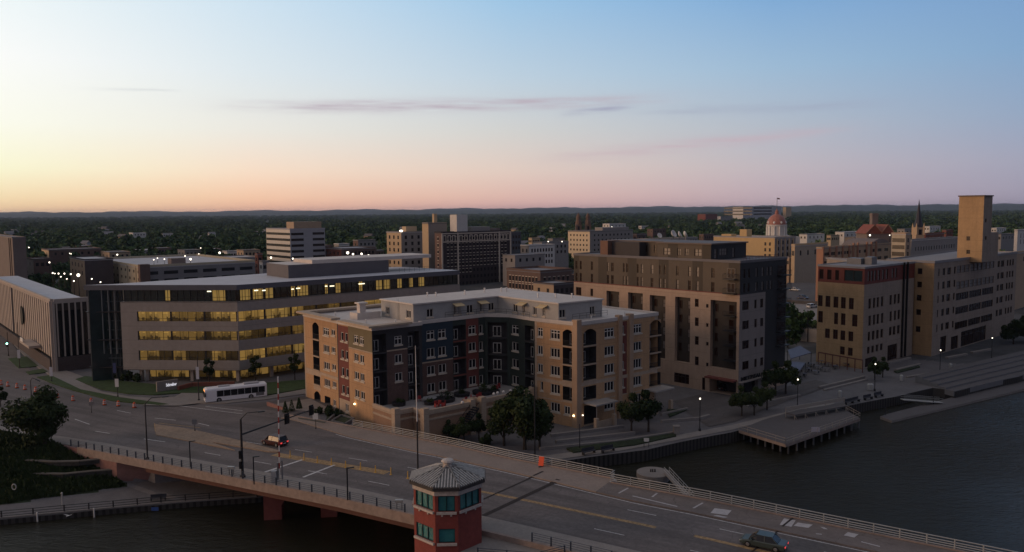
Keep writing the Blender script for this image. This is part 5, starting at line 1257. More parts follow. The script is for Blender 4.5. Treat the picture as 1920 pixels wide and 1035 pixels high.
# ------------------------------------------------------------------ the town behind
def faraway(px, d): r = ray(px, 480); t = d/r[1]; return (r[0]*t, d)
winm = mat('distant_window', (.018,.016,.018), .25, .2, .3)
lint = mat('window_lintel', (.62,.52,.42), .8, .1)
wm_cache = {}
def town(name, label, cat, xl, xc, xr, yt, d, mL, mR, rows=0, cl=0, cr=0, zb=-2.0, top=None, ytop_roof=None, wsz=(1.3,1.7), dep=14, roof_m=None, step=3.3, first=1.4, parapet=.5, group=None, mw=None, fancy=False, marg=.06):
    C = faraway(xc, d); zt_b = zat(*C, xc, yt)
    k = hitcol(C, (-U[0],-U[1]), xl, yt) if xc-xl > 1 else dep
    A = (C[0]-U[0]*k, C[1]-U[1]*k)
    k2 = hitcol(C, V, xr, yt) if xr-xc > 1 else dep
    B = (C[0]+V[0]*k2, C[1]+V[1]*k2)
    D_ = (A[0]+B[0]-C[0], A[1]+B[1]-C[1])
    root = thing(name, label, cat, (C[0], C[1], zb), group)
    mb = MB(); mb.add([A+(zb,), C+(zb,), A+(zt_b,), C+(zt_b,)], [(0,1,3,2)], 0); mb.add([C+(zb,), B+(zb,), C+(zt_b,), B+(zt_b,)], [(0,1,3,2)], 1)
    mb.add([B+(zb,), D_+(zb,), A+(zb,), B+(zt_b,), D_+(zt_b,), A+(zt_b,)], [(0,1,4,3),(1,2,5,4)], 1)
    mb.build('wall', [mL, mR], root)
    pts = [A, C, B, D_]; mb = MB(); mb.prism(grow(pts, .15), zt_b, zt_b+.25, 0)
    roof_m = roof_m or TR_MATS[len(label) % len(TR_MATS)]
    mb.build('roof', [roof_m], root)
    if parapet:
        mb = MB()
        for a, b in zip(pts, pts[1:]+pts[:1]): mb.beam(a+(zt_b+.25+parapet/2,), b+(zt_b+.25+parapet/2,), .3, parapet)
        mb.build('parapet', [mR if parapet < .8 else mL], root)
    key = (wsz, (mw or winm).name, fancy)
    if key not in wm_cache:
        w = MB(); w.box(0, -.06, 0, wsz[0], -.01, wsz[1], 0)
        if fancy: w.box(-.1, -.16, -.3, wsz[0]+.1, -.062, 0, 1); w.box(-.1, -.16, wsz[1], wsz[0]+.1, -.062, wsz[1]+.25, 1)
        wm_cache[key] = w.mesh('window', [mw or winm, lint])
    cnt = []
    for fc, n in ((Fac(A, C, zb, zt_b), cl), (Fac(C, B, zb, zt_b), cr)):
        if not n: continue
        for j in range(rows):
            z = zt_b-first-step*j-wsz[1]
            if z < zb: continue
            for i in range(n):
                u = fc.L*(marg+(1-2*marg)*(i+.5)/n)-wsz[0]/2; cnt.append((fc, u, z))
    for fc, u, z in cnt[:100]:
        o = bpy.data.objects.new('window', wm_cache[key]); col.objects.link(o); o.parent = root
        x, y = fc.pt(u); o.location = (x-C[0], y-C[1], z-zb); o.rotation_euler[2] = fc.an
    if cnt[100:]:
        mb = MB()
        for fc, u, z in cnt[100:]:
            mb.T = fc.T; mb.box(u, -.06, z, u+wsz[0], -.01, z+wsz[1])
        mb.T = None; mb.build('window', [winm], root, kind='stuff')
    root['_z'] = zt_b
    return root, A, C, B, D_, zt_b
def box_on(root, name, C, a0, b0, a1, b1, z0, z1, m_, u=U, v=V):
    mb = MB(); mb.prism([L2(a0,b0,C,u,v), L2(a1,b0,C,u,v), L2(a1,b1,C,u,v), L2(a0,b1,C,u,v)], z0, z1); return mb.build(name, [m_] if not isinstance(m_, list) else m_, root)
TR_MATS = [mat('town_roof_pale', (.46,.44,.45), .85, .1, .2), mat('town_roof_grey', (.22,.21,.22), .85, .1, .2), mat('town_roof_tar', (.12,.11,.11), .85, .1, .2)]
cL = mat('town_cream_lit', (.52,.38,.24), .85, .06); cG = mat('town_grey_and_shade', (.27,.25,.24), .85, .06); brk = mat('town_brown_brick', (.14,.09,.075), .85, .1, .5)  # the grey also paints the shaded right sides of cream and buff blocks
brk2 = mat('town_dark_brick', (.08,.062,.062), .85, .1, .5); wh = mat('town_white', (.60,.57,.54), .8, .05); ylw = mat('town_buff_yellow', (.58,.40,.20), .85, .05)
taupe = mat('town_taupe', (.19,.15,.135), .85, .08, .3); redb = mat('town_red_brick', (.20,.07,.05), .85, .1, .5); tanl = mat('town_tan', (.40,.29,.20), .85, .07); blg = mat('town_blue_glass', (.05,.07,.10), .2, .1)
# far left: brown tower slab
r_ = town('apartment_tower', 'windowless looking brown slab cut off by the left edge of the photo', 'tower block', -70, 25, 48, 447, 330, taupe, taupe, parapet=.3)
for a in (.35,.7): box_on(r_[0], 'pilaster', r_[2], -12*a-.3, -.25, -12*a, -.02, -2, r_[5], brk2)
town('low_building', 'low long brown roofed building beyond the left car park', 'building', 78, 92, 190, 470, 520, cL, brk, 1, 2, 7, roof_m=TR_MATS[1])
r_ = town('shop_building', 'ochre lit corner building with a pale flat roof left of the parking garage', 'building', 131, 158, 212, 489, 345, tanl, brk2, 2, 4, 0, roof_m=TR_MATS[0])
town('low_building', 'small grey flat roofed shed beneath the brown slab tower', 'building', 50, 62, 96, 488, 400, cG, brk, 1, 1, 3)
# parking garage with lamp-lit roof
r_ = town('parking_garage', 'pale concrete parking garage with lamps on its roof deck behind the office building', 'parking garage', 178, 262, 478, 503, 330, mat('garage_lit_concrete', (.46,.39,.28), .85, .08, .4), mat('garage_shade_concrete', (.22,.205,.205), .85, .08, .3), roof_m=mat('garage_deck', (.46,.44,.46), .85, .08, .2), parapet=1.0, zb=0)  # same concrete painted lit on the left face, shaded on the right
root, A, C, B, D_, z = r_
ga, gb_ = Fac(A, C, 0, z), Fac(C, B, 0, z)
for i in range(12):
    for j in range(3): mb = MB(ga.T); u = ga.L*(i+.5)/12; mb.box(u-.8,-.05,z-2.3-3.2*j,u+.8,-.01,z-1.2-3.2*j); mb.build('opening', [black], root)
    if i % 2: mb = MB(ga.T); u = ga.L*i/12; mb.box(u-.3,-.3,0,u+.3,-.01,z+.6); mb.build('pilaster', [MATS['garage_lit_concrete']], root)
for i in range(6):
    for j in range(3): mb = MB(gb_.T); u = gb_.L*(i+.5)/6; mb.box(u-2.9,-.05,z-3.0-3.3*j,u+2.9,-.01,z-1.6-3.3*j); mb.build('opening', [black], root)
GAR = r_
box_on(root, 'stair_tower', C, -10, 14, -5, 20, z, z+3.2, taupe); box_on(root, 'stair_tower', C, -1.5, -0.5, 1.2, 3.5, 0, z+1.6, brk)
town('parking_deck', 'second grey parking deck further back beside the red corner tower', 'parking garage', 372, 398, 486, 487, 430, cL, cG, 2, 4, 8, wsz=(4.0,1.0), roof_m=MATS['garage_deck'])
town('corner_tower', 'narrow red brick corner tower left of the white banded office', 'building', 478, 483, 492, 478, 400, redb, redb, 3, 1, 1)
town('shop_row', 'small pale shopfront under the white banded office', 'shop', 486, 492, 505, 492, 380, wh, cG, 1, 1, 2)
town('low_building', 'dark red brick building below the wooded skyline right of the white banded office', 'building', 606, 640, 706, 468, 455, redb, brk, 2, 4, 9)
town('gabled_house', 'pale roofed gabled house in the trees right of the white banded office', 'house', 626, 636, 655, 459, 520, cG, wh, 1, 2, 3)
town('low_building', 'grey roofed hall among trees between the banded office and the cream hotel', 'building', 662, 672, 704, 452, 540, brk, cG, 1, 1, 4)
# white banded office
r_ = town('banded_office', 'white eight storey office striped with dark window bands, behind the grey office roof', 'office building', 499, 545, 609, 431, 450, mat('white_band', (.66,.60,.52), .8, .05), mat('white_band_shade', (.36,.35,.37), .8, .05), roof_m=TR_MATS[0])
root, A, C, B, D_, z = r_
for j in range(8):
    fa = Fac(A, C, 0, z); mb = MB(fa.T); mb.box(.3,-.05,z-3.1-3.3*j,fa.L-.1,-.01,z-1.7-3.3*j); mb.build('window_band', [winm], root)
    fb = Fac(C, B, 0, z)
    for a, b in ((.03,.38),(.64,.98)): mb = MB(fb.T); mb.box(fb.L*a,-.05,z-3.1-3.3*j,fb.L*b,-.01,z-1.7-3.3*j); mb.build('window_band', [winm], root)
box_on(root, 'penthouse', C, -11, 3, -1.2, 20, z+.2, z+4.4, [tanl]); 

# cream block with the lit sign
r_ = town('cream_tower', 'cream eight storey block with a glowing white lamp at its roof corner', 'building', 725, 753, 793, 437, 430, cL, cG, 8, 3, 3, wsz=(1.4,1.9), step=3.45)
box_on(r_[0], 'roof_house', r_[2], -7, 5, -3, 12, r_[5], r_[5]+3.4, cL); mb = MB(); mb.ball(r_[2]+(r_[5]+1.2,), 1.0, sz=.55); mb.build('lamp', [lampglow], r_[0])
# hotel
hb = stripe_mat('hotel_brown_brick', (.052,.038,.040), (.038,.028,.030), 1.5, 'Z', .85, .3)
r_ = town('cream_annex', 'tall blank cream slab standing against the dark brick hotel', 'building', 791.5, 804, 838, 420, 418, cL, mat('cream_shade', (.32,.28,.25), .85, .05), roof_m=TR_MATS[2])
box_on(r_[0], 'chimney', r_[2], -5, 6, -3.4, 8, r_[5], r_[5]+5.3, cL)
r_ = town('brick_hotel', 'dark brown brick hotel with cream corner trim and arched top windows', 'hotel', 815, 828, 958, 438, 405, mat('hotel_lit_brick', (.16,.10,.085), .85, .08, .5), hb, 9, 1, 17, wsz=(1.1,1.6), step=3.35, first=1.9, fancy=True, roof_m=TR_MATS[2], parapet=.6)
root, A, C, B, D_, z = r_
fb = Fac(C, B, 0, z)
for u in (0, fb.L*.215, fb.L*.81, fb.L-.8): mb = MB(fb.T); mb.box(u,-.25,-2,u+.8,-.01,z+.3); mb.build('quoin_strip', [lint], root)
for zz in (z-4.6, z-.4, z-29): mb = MB(fb.T); mb.box(0,-.35,zz,fb.L,-.012,zz+.5); mb.build('string_course', [lint], root)
for j, (a, b) in enumerate(((.01,.2),(.23,.8),(.83,.98))):
    n = (3, 8, 3)[j]
    for i in range(n):
        u = fb.L*(a+(b-a)*(i+.5)/n); mb = MB(fb.T); mb.box(u-1.0,-.14,z-4.0,u-.7,-.02,z-1.3); mb.box(u+.7,-.14,z-4.0,u+1.0,-.02,z-1.3); mb.box(u-1.0,-.14,z-1.3,u+1.0,-.02,z-.9); mb.build('arch_surround', [lint], root)
r2 = Fac(C, B, 0, z)
box_on(root, 'lift_tower', C, -9, 12, -3, 19, z, z+9.5, [wh]); box_on(root, 'roof_house', C, -9.5, 22, -3, 34, z, z+3.0, cG); box_on(root, 'roof_house', C, -8, 36, -3, 41, z, z+2, taupe)
town('glass_block', 'slim blue glass block right behind the brick hotel', 'office building', 957, 959, 977, 437, 470, blg, blg, 3, 0, 3)
town('grey_store', 'pale grey three storey store left of the ivory hotel', 'building', 976, 992, 1040, 462, 440, cG, wh, 3, 2, 8, wsz=(1.1,1.9))
town('grey_store', 'darker grey shop block directly left of the ivory hotel', 'building', 1000, 1016, 1066, 456, 470, wh, cG, 2, 2, 6)
r_ = town('corniced_building', 'brown brick building with a heavy pale cornice left of the bronze clad block', 'building', 950, 1013, 1072, 512, 330, brk, brk, 2, 9, 6, wsz=(1.2,2.2), first=2.0, fancy=True, parapet=.9, roof_m=TR_MATS[1])
town('low_building', 'low brown roofed store in front of the corniced brick building', 'building', 1000, 1038, 1078, 535, 290, tanl, brk2, 1, 2, 4, roof_m=TR_MATS[1])
town('low_building', 'flat tar roofed building beside the corniced brick building', 'building', 1036, 1060, 1080, 519, 372, wh, brk, 1, 3, 3, roof_m=TR_MATS[2])
r_ = town('ivory_hotel', 'ivory hotel block with a grid of small square windows and twin church towers behind', 'hotel', 1065, 1106, 1187, 435, 520, mat('ivory', (.66,.52,.36), .85, .04), cG, 6, 6, 10, wsz=(1.2,1.3), step=3.2, first=1.6)  # evening light put into the colours: warm left face, grey shaded right
box_on(r_[0], 'roof_house', r_[2], -9, 14, -2, 40, r_[5], r_[5]+2.6, cG)
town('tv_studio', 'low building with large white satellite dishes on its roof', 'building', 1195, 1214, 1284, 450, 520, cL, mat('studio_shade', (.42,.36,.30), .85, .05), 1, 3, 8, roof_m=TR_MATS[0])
r_ = town('brown_block', 'small dark brown block between the ivory hotel and the dish roof', 'building', 1187, 1194, 1212, 440, 530, brk, brk2, 1, 1, 2)
dp_ = thing('satellite_dish', 'large white satellite dish standing on the studio roof', 'satellite dish', (0,0,0), 'satellite dishes on the studio roof'); ORG[dp_.name] = (0,0,0)
m = MB(); m.lathe([(.1,-.9),(1.2,-.6),(2.1,.1),(2.4,.7),(2.2,.68),(1.1,-.3),(.1,-.6)], (0,0,0), 14); o = m.build('reflector', [white_m], dp_, smooth=True); o.rotation_euler = (R(62),0,R(25)); o.location = (0,0,3.4)
m = MB(); m.beam((0,.3,0),(0,.3,3.2),.25,.25); m.beam((-1,.6,0),(0,.4,2.6),.15,.15); m.beam((1,.6,0),(0,.4,2.6),.15,.15); m.build('mount', [steel_g], dp_)
for i, (px, d, s) in enumerate(((1236,524,.75),(1262,526,1.1),(1274,530,1.0),(1284,534,1.0))):
    x, y = faraway(px, d); place(dp_, (x, y, zat(x, y, px, 448)-.4), i*.4, ['smallest and leftmost white dish on the studio roof','biggest white dish on the studio roof','white dish between the biggest and the last one','rightmost white dish on the studio roof'][i], s)
# buff courthouse annex, dome, and neighbours
r_ = town('buff_building', 'buff yellow building with stepped blank walls left of the copper dome', 'building', 1338, 1452, 1492, 447, 430, ylw, cG, 4, 0, 4, wsz=(1.2,2.0), step=3.3)  # yellow is the painted lit face, grey the painted shaded one
root, A, C, B, D_, z = r_; fa = Fac(A, C, 0, z)
for u in (fa.L-3.4, fa.L-6.2):
    for j in range(3): mb = MB(fa.T); mb.box(u,-.06,z-4-3.2*j,u+1.1,-.01,z-2.2-3.2*j); mb.build('window', [winm], root)
ua = fa.u(1387,440); ub = fa.u(1400,440); mb = MB(fa.T); mb.box(ua,-.02,z,ub,5,z+4.6); mb.build('stair_tower', [ylw], root); ua = fa.u(1353,440); ub = fa.u(1371,440); mb = MB(fa.T); mb.box(ua,-.02,z,ub,5,z+1.8); mb.build('roof_house', [ylw], root)
for i in range(5): mb = MB(Fac(C,B,0,z).T); mb.box(2+4*i,-.4,-2,2.5+4*i,-.01,z-.4); mb.build('pilaster', [cL], root)
ch = thing('courthouse', 'white columned courthouse drum under a copper red dome with a flag', 'courthouse', faraway(1455, 470)+(0,)); cx2, cy2 = faraway(1455, 470); z0 = zat(cx2, cy2, 1455, 452)
zz = lambda y: zat(cx2, cy2, 1455, y)
mb = MB(); mb.prism([(cx2-11,cy2-8),(cx2+11,cy2-8),(cx2+11,cy2+14),(cx2-11,cy2+14)], -2, zz(443)); mb.build('wall', [wh], ch)
mb = MB(); mb.lathe([(5.4,zz(443)),(5.4,zz(424)),(5.9,zz(423)),(5.9,zz(421))], (cx2,cy2,0), 16); mb.build('drum', [wh], ch)
for i in range(12):
    a = i*pi/6; mb = MB(); mb.tube((cx2+5.7*cos(a),cy2+5.7*sin(a),zz(442)),(cx2+5.7*cos(a),cy2+5.7*sin(a),zz(424)),.35,.3,6); mb.build('column', [white_m], ch)
cop = mat('copper_red_dome', (.34,.14,.105), .5, .15, .8)
zd = zz(421); hd = zz(401)-zd; mb = MB(); mb.lathe([(5.2*cos(a*pi/2/8)**1.15+.35, zd+hd*sin(a*pi/2/8)) for a in range(8)]+[(.9,zd+hd)], (cx2,cy2,0), 16); mb.build('dome', [cop], ch)
for i in range(8):
    a = i*pi/4+.2; mb = MB(); mb.ball((cx2+5.0*cos(a),cy2+5.0*sin(a),zd+1.2),.8); mb.build('dormer', [white_m], ch)
mb = MB(); mb.lathe([(1.2,zd+hd-.2),(1.0,zz(396)),(.5,zz(394)),(.1,zz(391))], (cx2,cy2,0), 8); mb.build('lantern', [cop], ch)
mb = MB(); mb.tube((cx2,cy2,zz(392)),(cx2,cy2,zz(370)),.15,.1); mb.add([(cx2,cy2,zz(371)),(cx2+1.6,cy2,zz(371.5)),(cx2+1.6,cy2,zz(374)),(cx2,cy2,zz(373.5))],[(0,1,2,3)],1); mb.build('flagpole', [steel_g, redb], ch)
town('hospital_block', 'far white banded hospital block on the wooded skyline', 'hospital', 1374, 1392, 1465, 388, 2300, wh, mat('far_white', (.42,.42,.45), .8, .04), 3, 1, 1, wsz=(95,4), step=9, zb=-5, roof_m=TR_MATS[1])
town('hospital_wing', 'small lit pink wing right of the banded hospital block', 'hospital', 1468, 1472, 1484, 389, 2350, cL, cL, 1, 0, 2, zb=-5)
town('hospital_wing', 'low red brick wing left of the banded hospital block', 'hospital', 1308, 1322, 1345, 402, 2100, redb, redb, 1, 2, 3, zb=-5)
town('hospital_wing', 'low pale annex touching the banded hospital block', 'hospital', 1345, 1350, 1374, 406, 2100, wh, cG, 1, 1, 3, zb=-5)
town('stone_bank', 'pale stone building with a bracketed cornice right of the courthouse', 'building', 1484, 1490, 1552, 462, 390, cL, mat('bank_stone', (.40,.33,.26), .85, .05), 1, 1, 4, wsz=(1.3,2.4), first=2.2, parapet=.9, roof_m=TR_MATS[0])
town('brown_garage', 'low dark brown garage below the pale stone building', 'building', 1474, 1480, 1532, 484, 400, tanl, taupe, 1, 1, 4)
town('low_building', 'brown flat roofed store behind the car park between the two tan buildings', 'building', 1476, 1484, 1534, 501, 480, tanl, brk, 1, 1, 3)
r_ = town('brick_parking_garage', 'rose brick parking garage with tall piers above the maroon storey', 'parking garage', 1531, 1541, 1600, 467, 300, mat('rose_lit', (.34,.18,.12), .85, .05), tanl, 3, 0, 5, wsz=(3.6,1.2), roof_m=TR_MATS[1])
for i in range(5): mb = MB(Fac(r_[2], r_[3], 0, 1).T); mb.box(i*5,-.5,-2,i*5+.9,-.01,r_[5]+.8); mb.build('pier', [MATS['rose_lit']], r_[0])
r_ = town('arched_hall', 'tan hall with a shallow barrel roof beside the rose brick garage', 'hall', 1590, 1598, 1672, 463, 315, MATS['rose_lit'], tanl, 2, 0, 5, wsz=(3.2,1.2), roof_m=taupe)
fc = Fac(r_[2], r_[3], 0, 1); mb = MB(fc.T); n = 10; a0, a1 = fc.L*.42, fc.L*.98
for k in range(n):
    f0, f1_ = k/n*2-1, (k+1)/n*2-1; u0, u1 = mix(a0,a1,k/n), mix(a0,a1,(k+1)/n); z0, z1 = r_[5]+2.6*(1-f0*f0), r_[5]+2.6*(1-f1_*f1_)
    mb.add([(u0,0,r_[5]),(u1,0,r_[5]),(u1,0,z1),(u0,0,z0),(u0,12,r_[5]),(u1,12,r_[5]),(u1,12,z1),(u0,12,z0)],[(0,1,2,3),(3,2,6,7),(5,4,7,6)])
mb.build('barrel_roof', [taupe], r_[0])
for u in (0, 3.5, 11, 15, 19): mb = MB(fc.T); mb.box(u,-.5,-2,u+.8,-.01,r_[5]+1.6); mb.build('pier', [MATS['rose_lit']], r_[0])
town('glazed_block', 'tan block with one lit glazed face right of the barrel roofed hall', 'building', 1672, 1697, 1708, 440, 300, mat('lit_facade', (.42,.36,.28), .7, .1), tanl, 5, 4, 1, wsz=(1.2,1.5), step=2.6)
town('long_hall', 'long pale roofed hall with a row of small windows left of the ochre tower', 'hall', 1700, 1708, 1796, 452, 330, cG, cG, 1, 0, 16, wsz=(.7,1.6), first=2.6, roof_m=mat('hall_roof', (.55,.52,.50), .8, .08))
town('low_building', 'red brick building showing above the long pale roofed hall', 'building', 1726, 1734, 1770, 440, 420, redb, redb, 1, 1, 5)
# museum with gables and tower; church spire; twin-towered church
mu = thing('gabled_museum', 'red roofed gabled hall with a square brick tower above the barrel roof', 'museum', faraway(1650, 420)+(0,)); mx_, my_ = faraway(1650, 420); q = lambda y: zat(mx_, my_, 1650, y)
mb = MB(); mb.box(mx_-7,my_,-2,mx_+7,my_+14,q(436)); mb.build('wall', [taupe], mu)
for i, (dx, w) in enumerate(((-3.5,4.6),(3.6,3.6))):
    mb = MB(); x = mx_+dx; zb_, zp = q(438), q(421); mb.add([(x-w,my_-.4,zb_),(x+w,my_-.4,zb_),(x,my_-.4,zp),(x-w,my_+13,zb_),(x+w,my_+13,zb_),(x,my_+13,zp)],[(0,1,2),(5,4,3),(0,2,5,3),(2,1,4,5)]); mb.beam((x-w,my_-.5,zb_),(x,my_-.5,zp),.3,.4,1); mb.beam((x+w,my_-.5,zb_),(x,my_-.5,zp),.3,.4,1); mb.build('gable', [mat('red_tile', (.22,.07,.05), .8, .1), MATS['rose_lit']], mu)
x = mx_+3.4; mb = MB(); mb.box(x-1.6,my_+14.2,-2,x+1.6,my_+17.5,q(400)); mb.box(x-1.8,my_+14,q(400)-1.0,x+1.8,my_+17.7,q(400)-.4); mb.build('tower', [taupe], mu)
sp = thing('church_spire', 'slender dark church spire over a pale belfry left of the ochre tower', 'church', faraway(1720, 400)+(0,)); sx_, sy_ = faraway(1720, 400); q = lambda y: zat(sx_, sy_, 1720, y)
mb = MB(); mb.box(sx_-2.0,sy_-2.0,-2,sx_+2.0,sy_+2.0,q(425)); mb.build('belfry', [tanl], sp)
for dx in (-1.7,1.7):
    for dy in (-1.7,1.7): mb = MB(); mb.lathe([(.5,q(440)),(.5,q(426)),(.05,q(418))], (sx_+dx*1.1,sy_+dy*1.1,0), 4); mb.build('pinnacle', [cL], sp)
mb = MB(); mb.lathe([(2.3,q(426)),(1.3,q(410)),(.6,q(392)),(.05,q(374))], (sx_,sy_,0), 8, ph=pi/8); mb.build('spire', [mat('slate_spire', (.035,.035,.05), .6, .1)], sp)
mb = MB(); mb.box(sx_-.8,sy_-2.06,q(440),sx_+.8,sy_-2.01,q(430)); mb.build('louvre', [winm], sp)
tc2 = thing('twin_towered_church', 'brown church with two onion topped towers rising behind the ivory hotel', 'church', faraway(1093, 640)+(0,)); ax_, ay_ = faraway(1093, 640); q = lambda y: zat(ax_, ay_, 1093, y)
for dx in (-3.6, 4.0):
    x = ax_+dx; mb = MB(); mb.box(x-2.3,ay_-2.3,-2,x+2.3,ay_+2.3,q(421)); mb.lathe([(2.6,q(421)),(2.2,q(414)),(1.7,q(413)),(1.7,q(408)),(1.9,q(407)),(1.3,q(403)),(.3,q(400)),(.05,q(398))], (x,ay_,0), 8); mb.box(x-.8,ay_-2.36,q(434),x+.8,ay_-2.31,q(424),1); mb.build('tower', [mat('church_brown', (.17,.11,.085), .85, .1), winm], tc2)
mb = MB(); mb.box(ax_-5.6,ay_+2.4,-2,ax_+6,ay_+24,q(432)); mb.build('nave', [brk], tc2)
# right edge
town('white_hall', 'white columned hall at the right edge below the skyline', 'building', 1902, 1906, 1960, 433, 420, wh, wh, 2, 0, 8, wsz=(.6,2.4))
r_ = town('low_building', 'tan building behind the far end of the riverside row', 'building', 1896, 1904, 1990, 476, 300, tanl, tanl, 1, 0, 4, roof_m=TR_MATS[0])
# scattered small roofs between the trees
rr = random.Random(21)
am = dict(w=wh, b=brk, t=tanl, g=cG, r=redb, c=cL)
LOCS = [(92,478,620,'w','white walled shed in the trees above the far left car park'),(150,462,700,'r','red brick roof poking from the woods above the far left car park'),(352,470,560,'g','grey store under the woods behind the parking garage roof'),(392,468,575,'b','brown store right behind the lamps of the parking garage'),(430,472,540,'w','white gabled looking store left of the red corner tower'),(212,474,520,'t','tan store above the left end of the parking garage'),(268,470,600,'g','grey hall above the middle of the parking garage'),(300,466,640,'b','brown hall in woods above the parking garage'),
(462,470,520,'t','tan store touching the left of the white banded office'),(706,470,520,'b','brown building just left of the cream block with the glowing lamp'),(1000,447,600,'c','cream roofed building in trees right of the brick hotel'),(1040,448,640,'g','grey building under the woods left of the ivory hotel'),(1148,420,900,'w','white roof in the woods above the ivory hotel'),(1205,424,1200,'w','tiny white roof in the far woods above the satellite dishes'),(1228,430,820,'b','brown roof in the woods right behind the satellite dishes'),(1290,446,560,'g','grey building right of the satellite dishes'),
(1322,440,640,'b','brown building between the dishes and the buff yellow building'),(1560,442,560,'c','cream building among trees above the rose brick garage'),(1588,436,620,'w','white roof among trees left of the gabled museum'),(1608,446,470,'t','tan building just left of the gabled museum'),(1700,430,700,'g','grey building between the gabled museum and the dark spire'),(1745,425,800,'w','white roof in the woods right of the dark spire'),(1775,432,640,'r','red brick building in trees left of the ochre tower'),(1880,440,520,'g','grey building in trees right of the ochre tower'),(1870,428,800,'w','white roof in the far woods right of the ochre tower'),
(700,455,640,'g','grey building in trees left of the cream block with the lamp'),(590,462,560,'b','brown building half behind the white banded office'),(255,437,1000,'w','long white roof in the far woods above the parking garage'),(310,438,1010,'w','second long white roof in the far woods'),(1518,440,620,'w','white building in trees right of the copper dome'),(1500,470,430,'t','tan store under the pale stone building'),(975,480,400,'g','grey store right of the brick hotel'),(985,505,420,'b','brown store behind the corniced brick building'),(720,500,520,'b','brown store hidden behind the plant room of the office')]
for i, (px, py, d, k, lb_) in enumerate(LOCS):
    w = rr.uniform(10, 26)*(1 if d < 900 else 1.6); pw_ = w*1493/d/2
    town('small_building', lb_, 'building', px-pw_*.7, px-pw_*.2, px+pw_, py, d, am[k], am[k], 1, 2, 4, roof_m=TR_MATS[i % 3], parapet=.2)
# ------------------------------------------------------------------ foliage
def leaf_mat(name, a, b):
    m = bpy.data.materials.new(name); m.use_nodes = True; t = m.node_tree; bs = t.nodes['Principled BSDF']; bs.inputs['Roughness'].default_value = .8; bs.inputs['Specular IOR Level'].default_value = .15
    oi = N('ObjectInfo', t); g = N('NewGeometry', t); n = N('TexNoise', t); n.inputs['Scale'].default_value = .45; n.inputs['Detail'].default_value = 4; t.links.new(g.outputs['Position'], n.inputs['Vector'])
    k = M('ADD', M('MULTIPLY', oi.outputs['Random'], .5, tree=t), M('MULTIPLY', n.outputs[0], .6, tree=t), tree=t)
    r = N('ValToRGB', t); e = r.color_ramp.elements; e[0].position = .25; e[0].color = a+(1,); e[1].position = .85; e[1].color = b+(1,)
    t.links.new(k, r.inputs[0]); t.links.new(r.outputs[0], bs.inputs['Base Color']); MATS[name] = m; return m
leafm = leaf_mat('leaf_green', (.014,.027,.011), (.045,.062,.022)); leafw = leaf_mat('woodland_leaf', (.022,.050,.020), (.075,.120,.042)); bark = mat('bark', (.045,.036,.03), .95, .2, 2)
def crown_mesh(name, w, h, n, leaf, seed, lobes=7, m_=None, flat=.5, z0=0):
    rg = random.Random(seed); mb = MB(); L = []
    for i in range(lobes):
        a = rg.uniform(0, 2*pi); q = rg.uniform(.15, .74)*w/2; zz_ = rg.uniform(.16, .86); k = 1-abs(zz_-.42)*.95
        L.append((q*cos(a)*k*1.2, q*sin(a)*k*1.2, zz_*h, rg.uniform(.20,.42)*w/2*1.1))
    L.append((0,0,h*.5,w*.30))
    for i in range(n):
        c = rg.choice(L); u = Vector((rg.gauss(0,1), rg.gauss(0,1), rg.gauss(0,1)*.85)).normalized(); rad = c[3]*(rg.random()**.25)*rg.uniform(.85,1.12)
        p = Vector((c[0], c[1], c[2]))+u*rad
        if p.z < 0: continue
        nn = (u*.8+Vector((rg.uniform(-1,1), rg.uniform(-1,1), rg.uniform(-.6,1)))*.9).normalized(); s = leaf*rg.uniform(.6,1.4)
        t1_ = nn.orthogonal().normalized(); t2_ = nn.cross(t1_); an = rg.uniform(0, pi); e1 = t1_*cos(an)+t2_*sin(an); e2 = nn.cross(e1)
        o_ = Vector((0,0,z0))
        mb.add([tuple(p+o_-e1*s), tuple(p+o_+e2*s*.7), tuple(p+o_+e1*s), tuple(p+o_-e2*s*.7)], [(0,1,2,3)])
    return mb.mesh(name, [m_ or leafm])
def tree_proto(label, w, h, th, n, leaf, seed, group=None, cat='tree', name='tree', lobes=8):
    r = proto(name, label, cat, group)
    me = crown_mesh('crown', w, h, n, leaf, seed, lobes, z0=th); o = bpy.data.objects.new('crown', me); col.objects.link(o); o.parent = r
    m = MB(); m.tube((0,0,0),(0,0,th+h*.35), w*.028+.05, w*.015+.03, 7); rg = random.Random(seed)
    for i in range(6):
        a = i*1.05+rg.random(); m.tube((0,0,th+h*.05*i*.6), (w*.26*cos(a), w*.26*sin(a), th+h*(.3+.06*i)), w*.012+.03, .03, 5)
    m.build('trunk', [bark], r); return r
def ground_at(px, py):
    z = -1.5
    for i in range(6): x, y = P(px, py, z); z = .5*z+.5*H(x, y)
    return x, y, H(x, y)-.05
big = tree_proto('broad dark round headed tree on the bank left of the bridge', 10.8, 8.6, .8, 6500, .26, 3, lobes=14)
x, y, z = ground_at(84, 836); place(big, (x, y, z), 0)
T1 = tree_proto('', 5.2, 5.0, 1.6, 2600, .20, 8, lobes=9); T2 = tree_proto('', 6.8, 7.6, 1.0, 4200, .22, 12, lobes=13); T3 = tree_proto('', 3.2, 5.6, 1.0, 1500, .17, 19, lobes=8)
def tplace(pr, px, py, sc, label, rz=0, cat=None, sz=None):
    x, y, z = ground_at(px, py); o = place(pr, (x, y, z), rz, label, sc)
    if sz: o.scale[2] = sc*sz
    return o
tplace(T2, 984, 842, 1.42, 'tallest dark tree between the bridge and the terrace of the apartment block', .3)
tplace(T2, 945, 835, 1.1, 'tree touching the left of the tall one below the apartment terrace', 1.9)
tplace(T2, 1012, 838, .95, 'lower tree just left of the tall bare light mast by the apartment corner', 2.9)
tplace(T1, 898, 826, .75, 'small tree under the brick terrace wall beside the stair', 1.0)
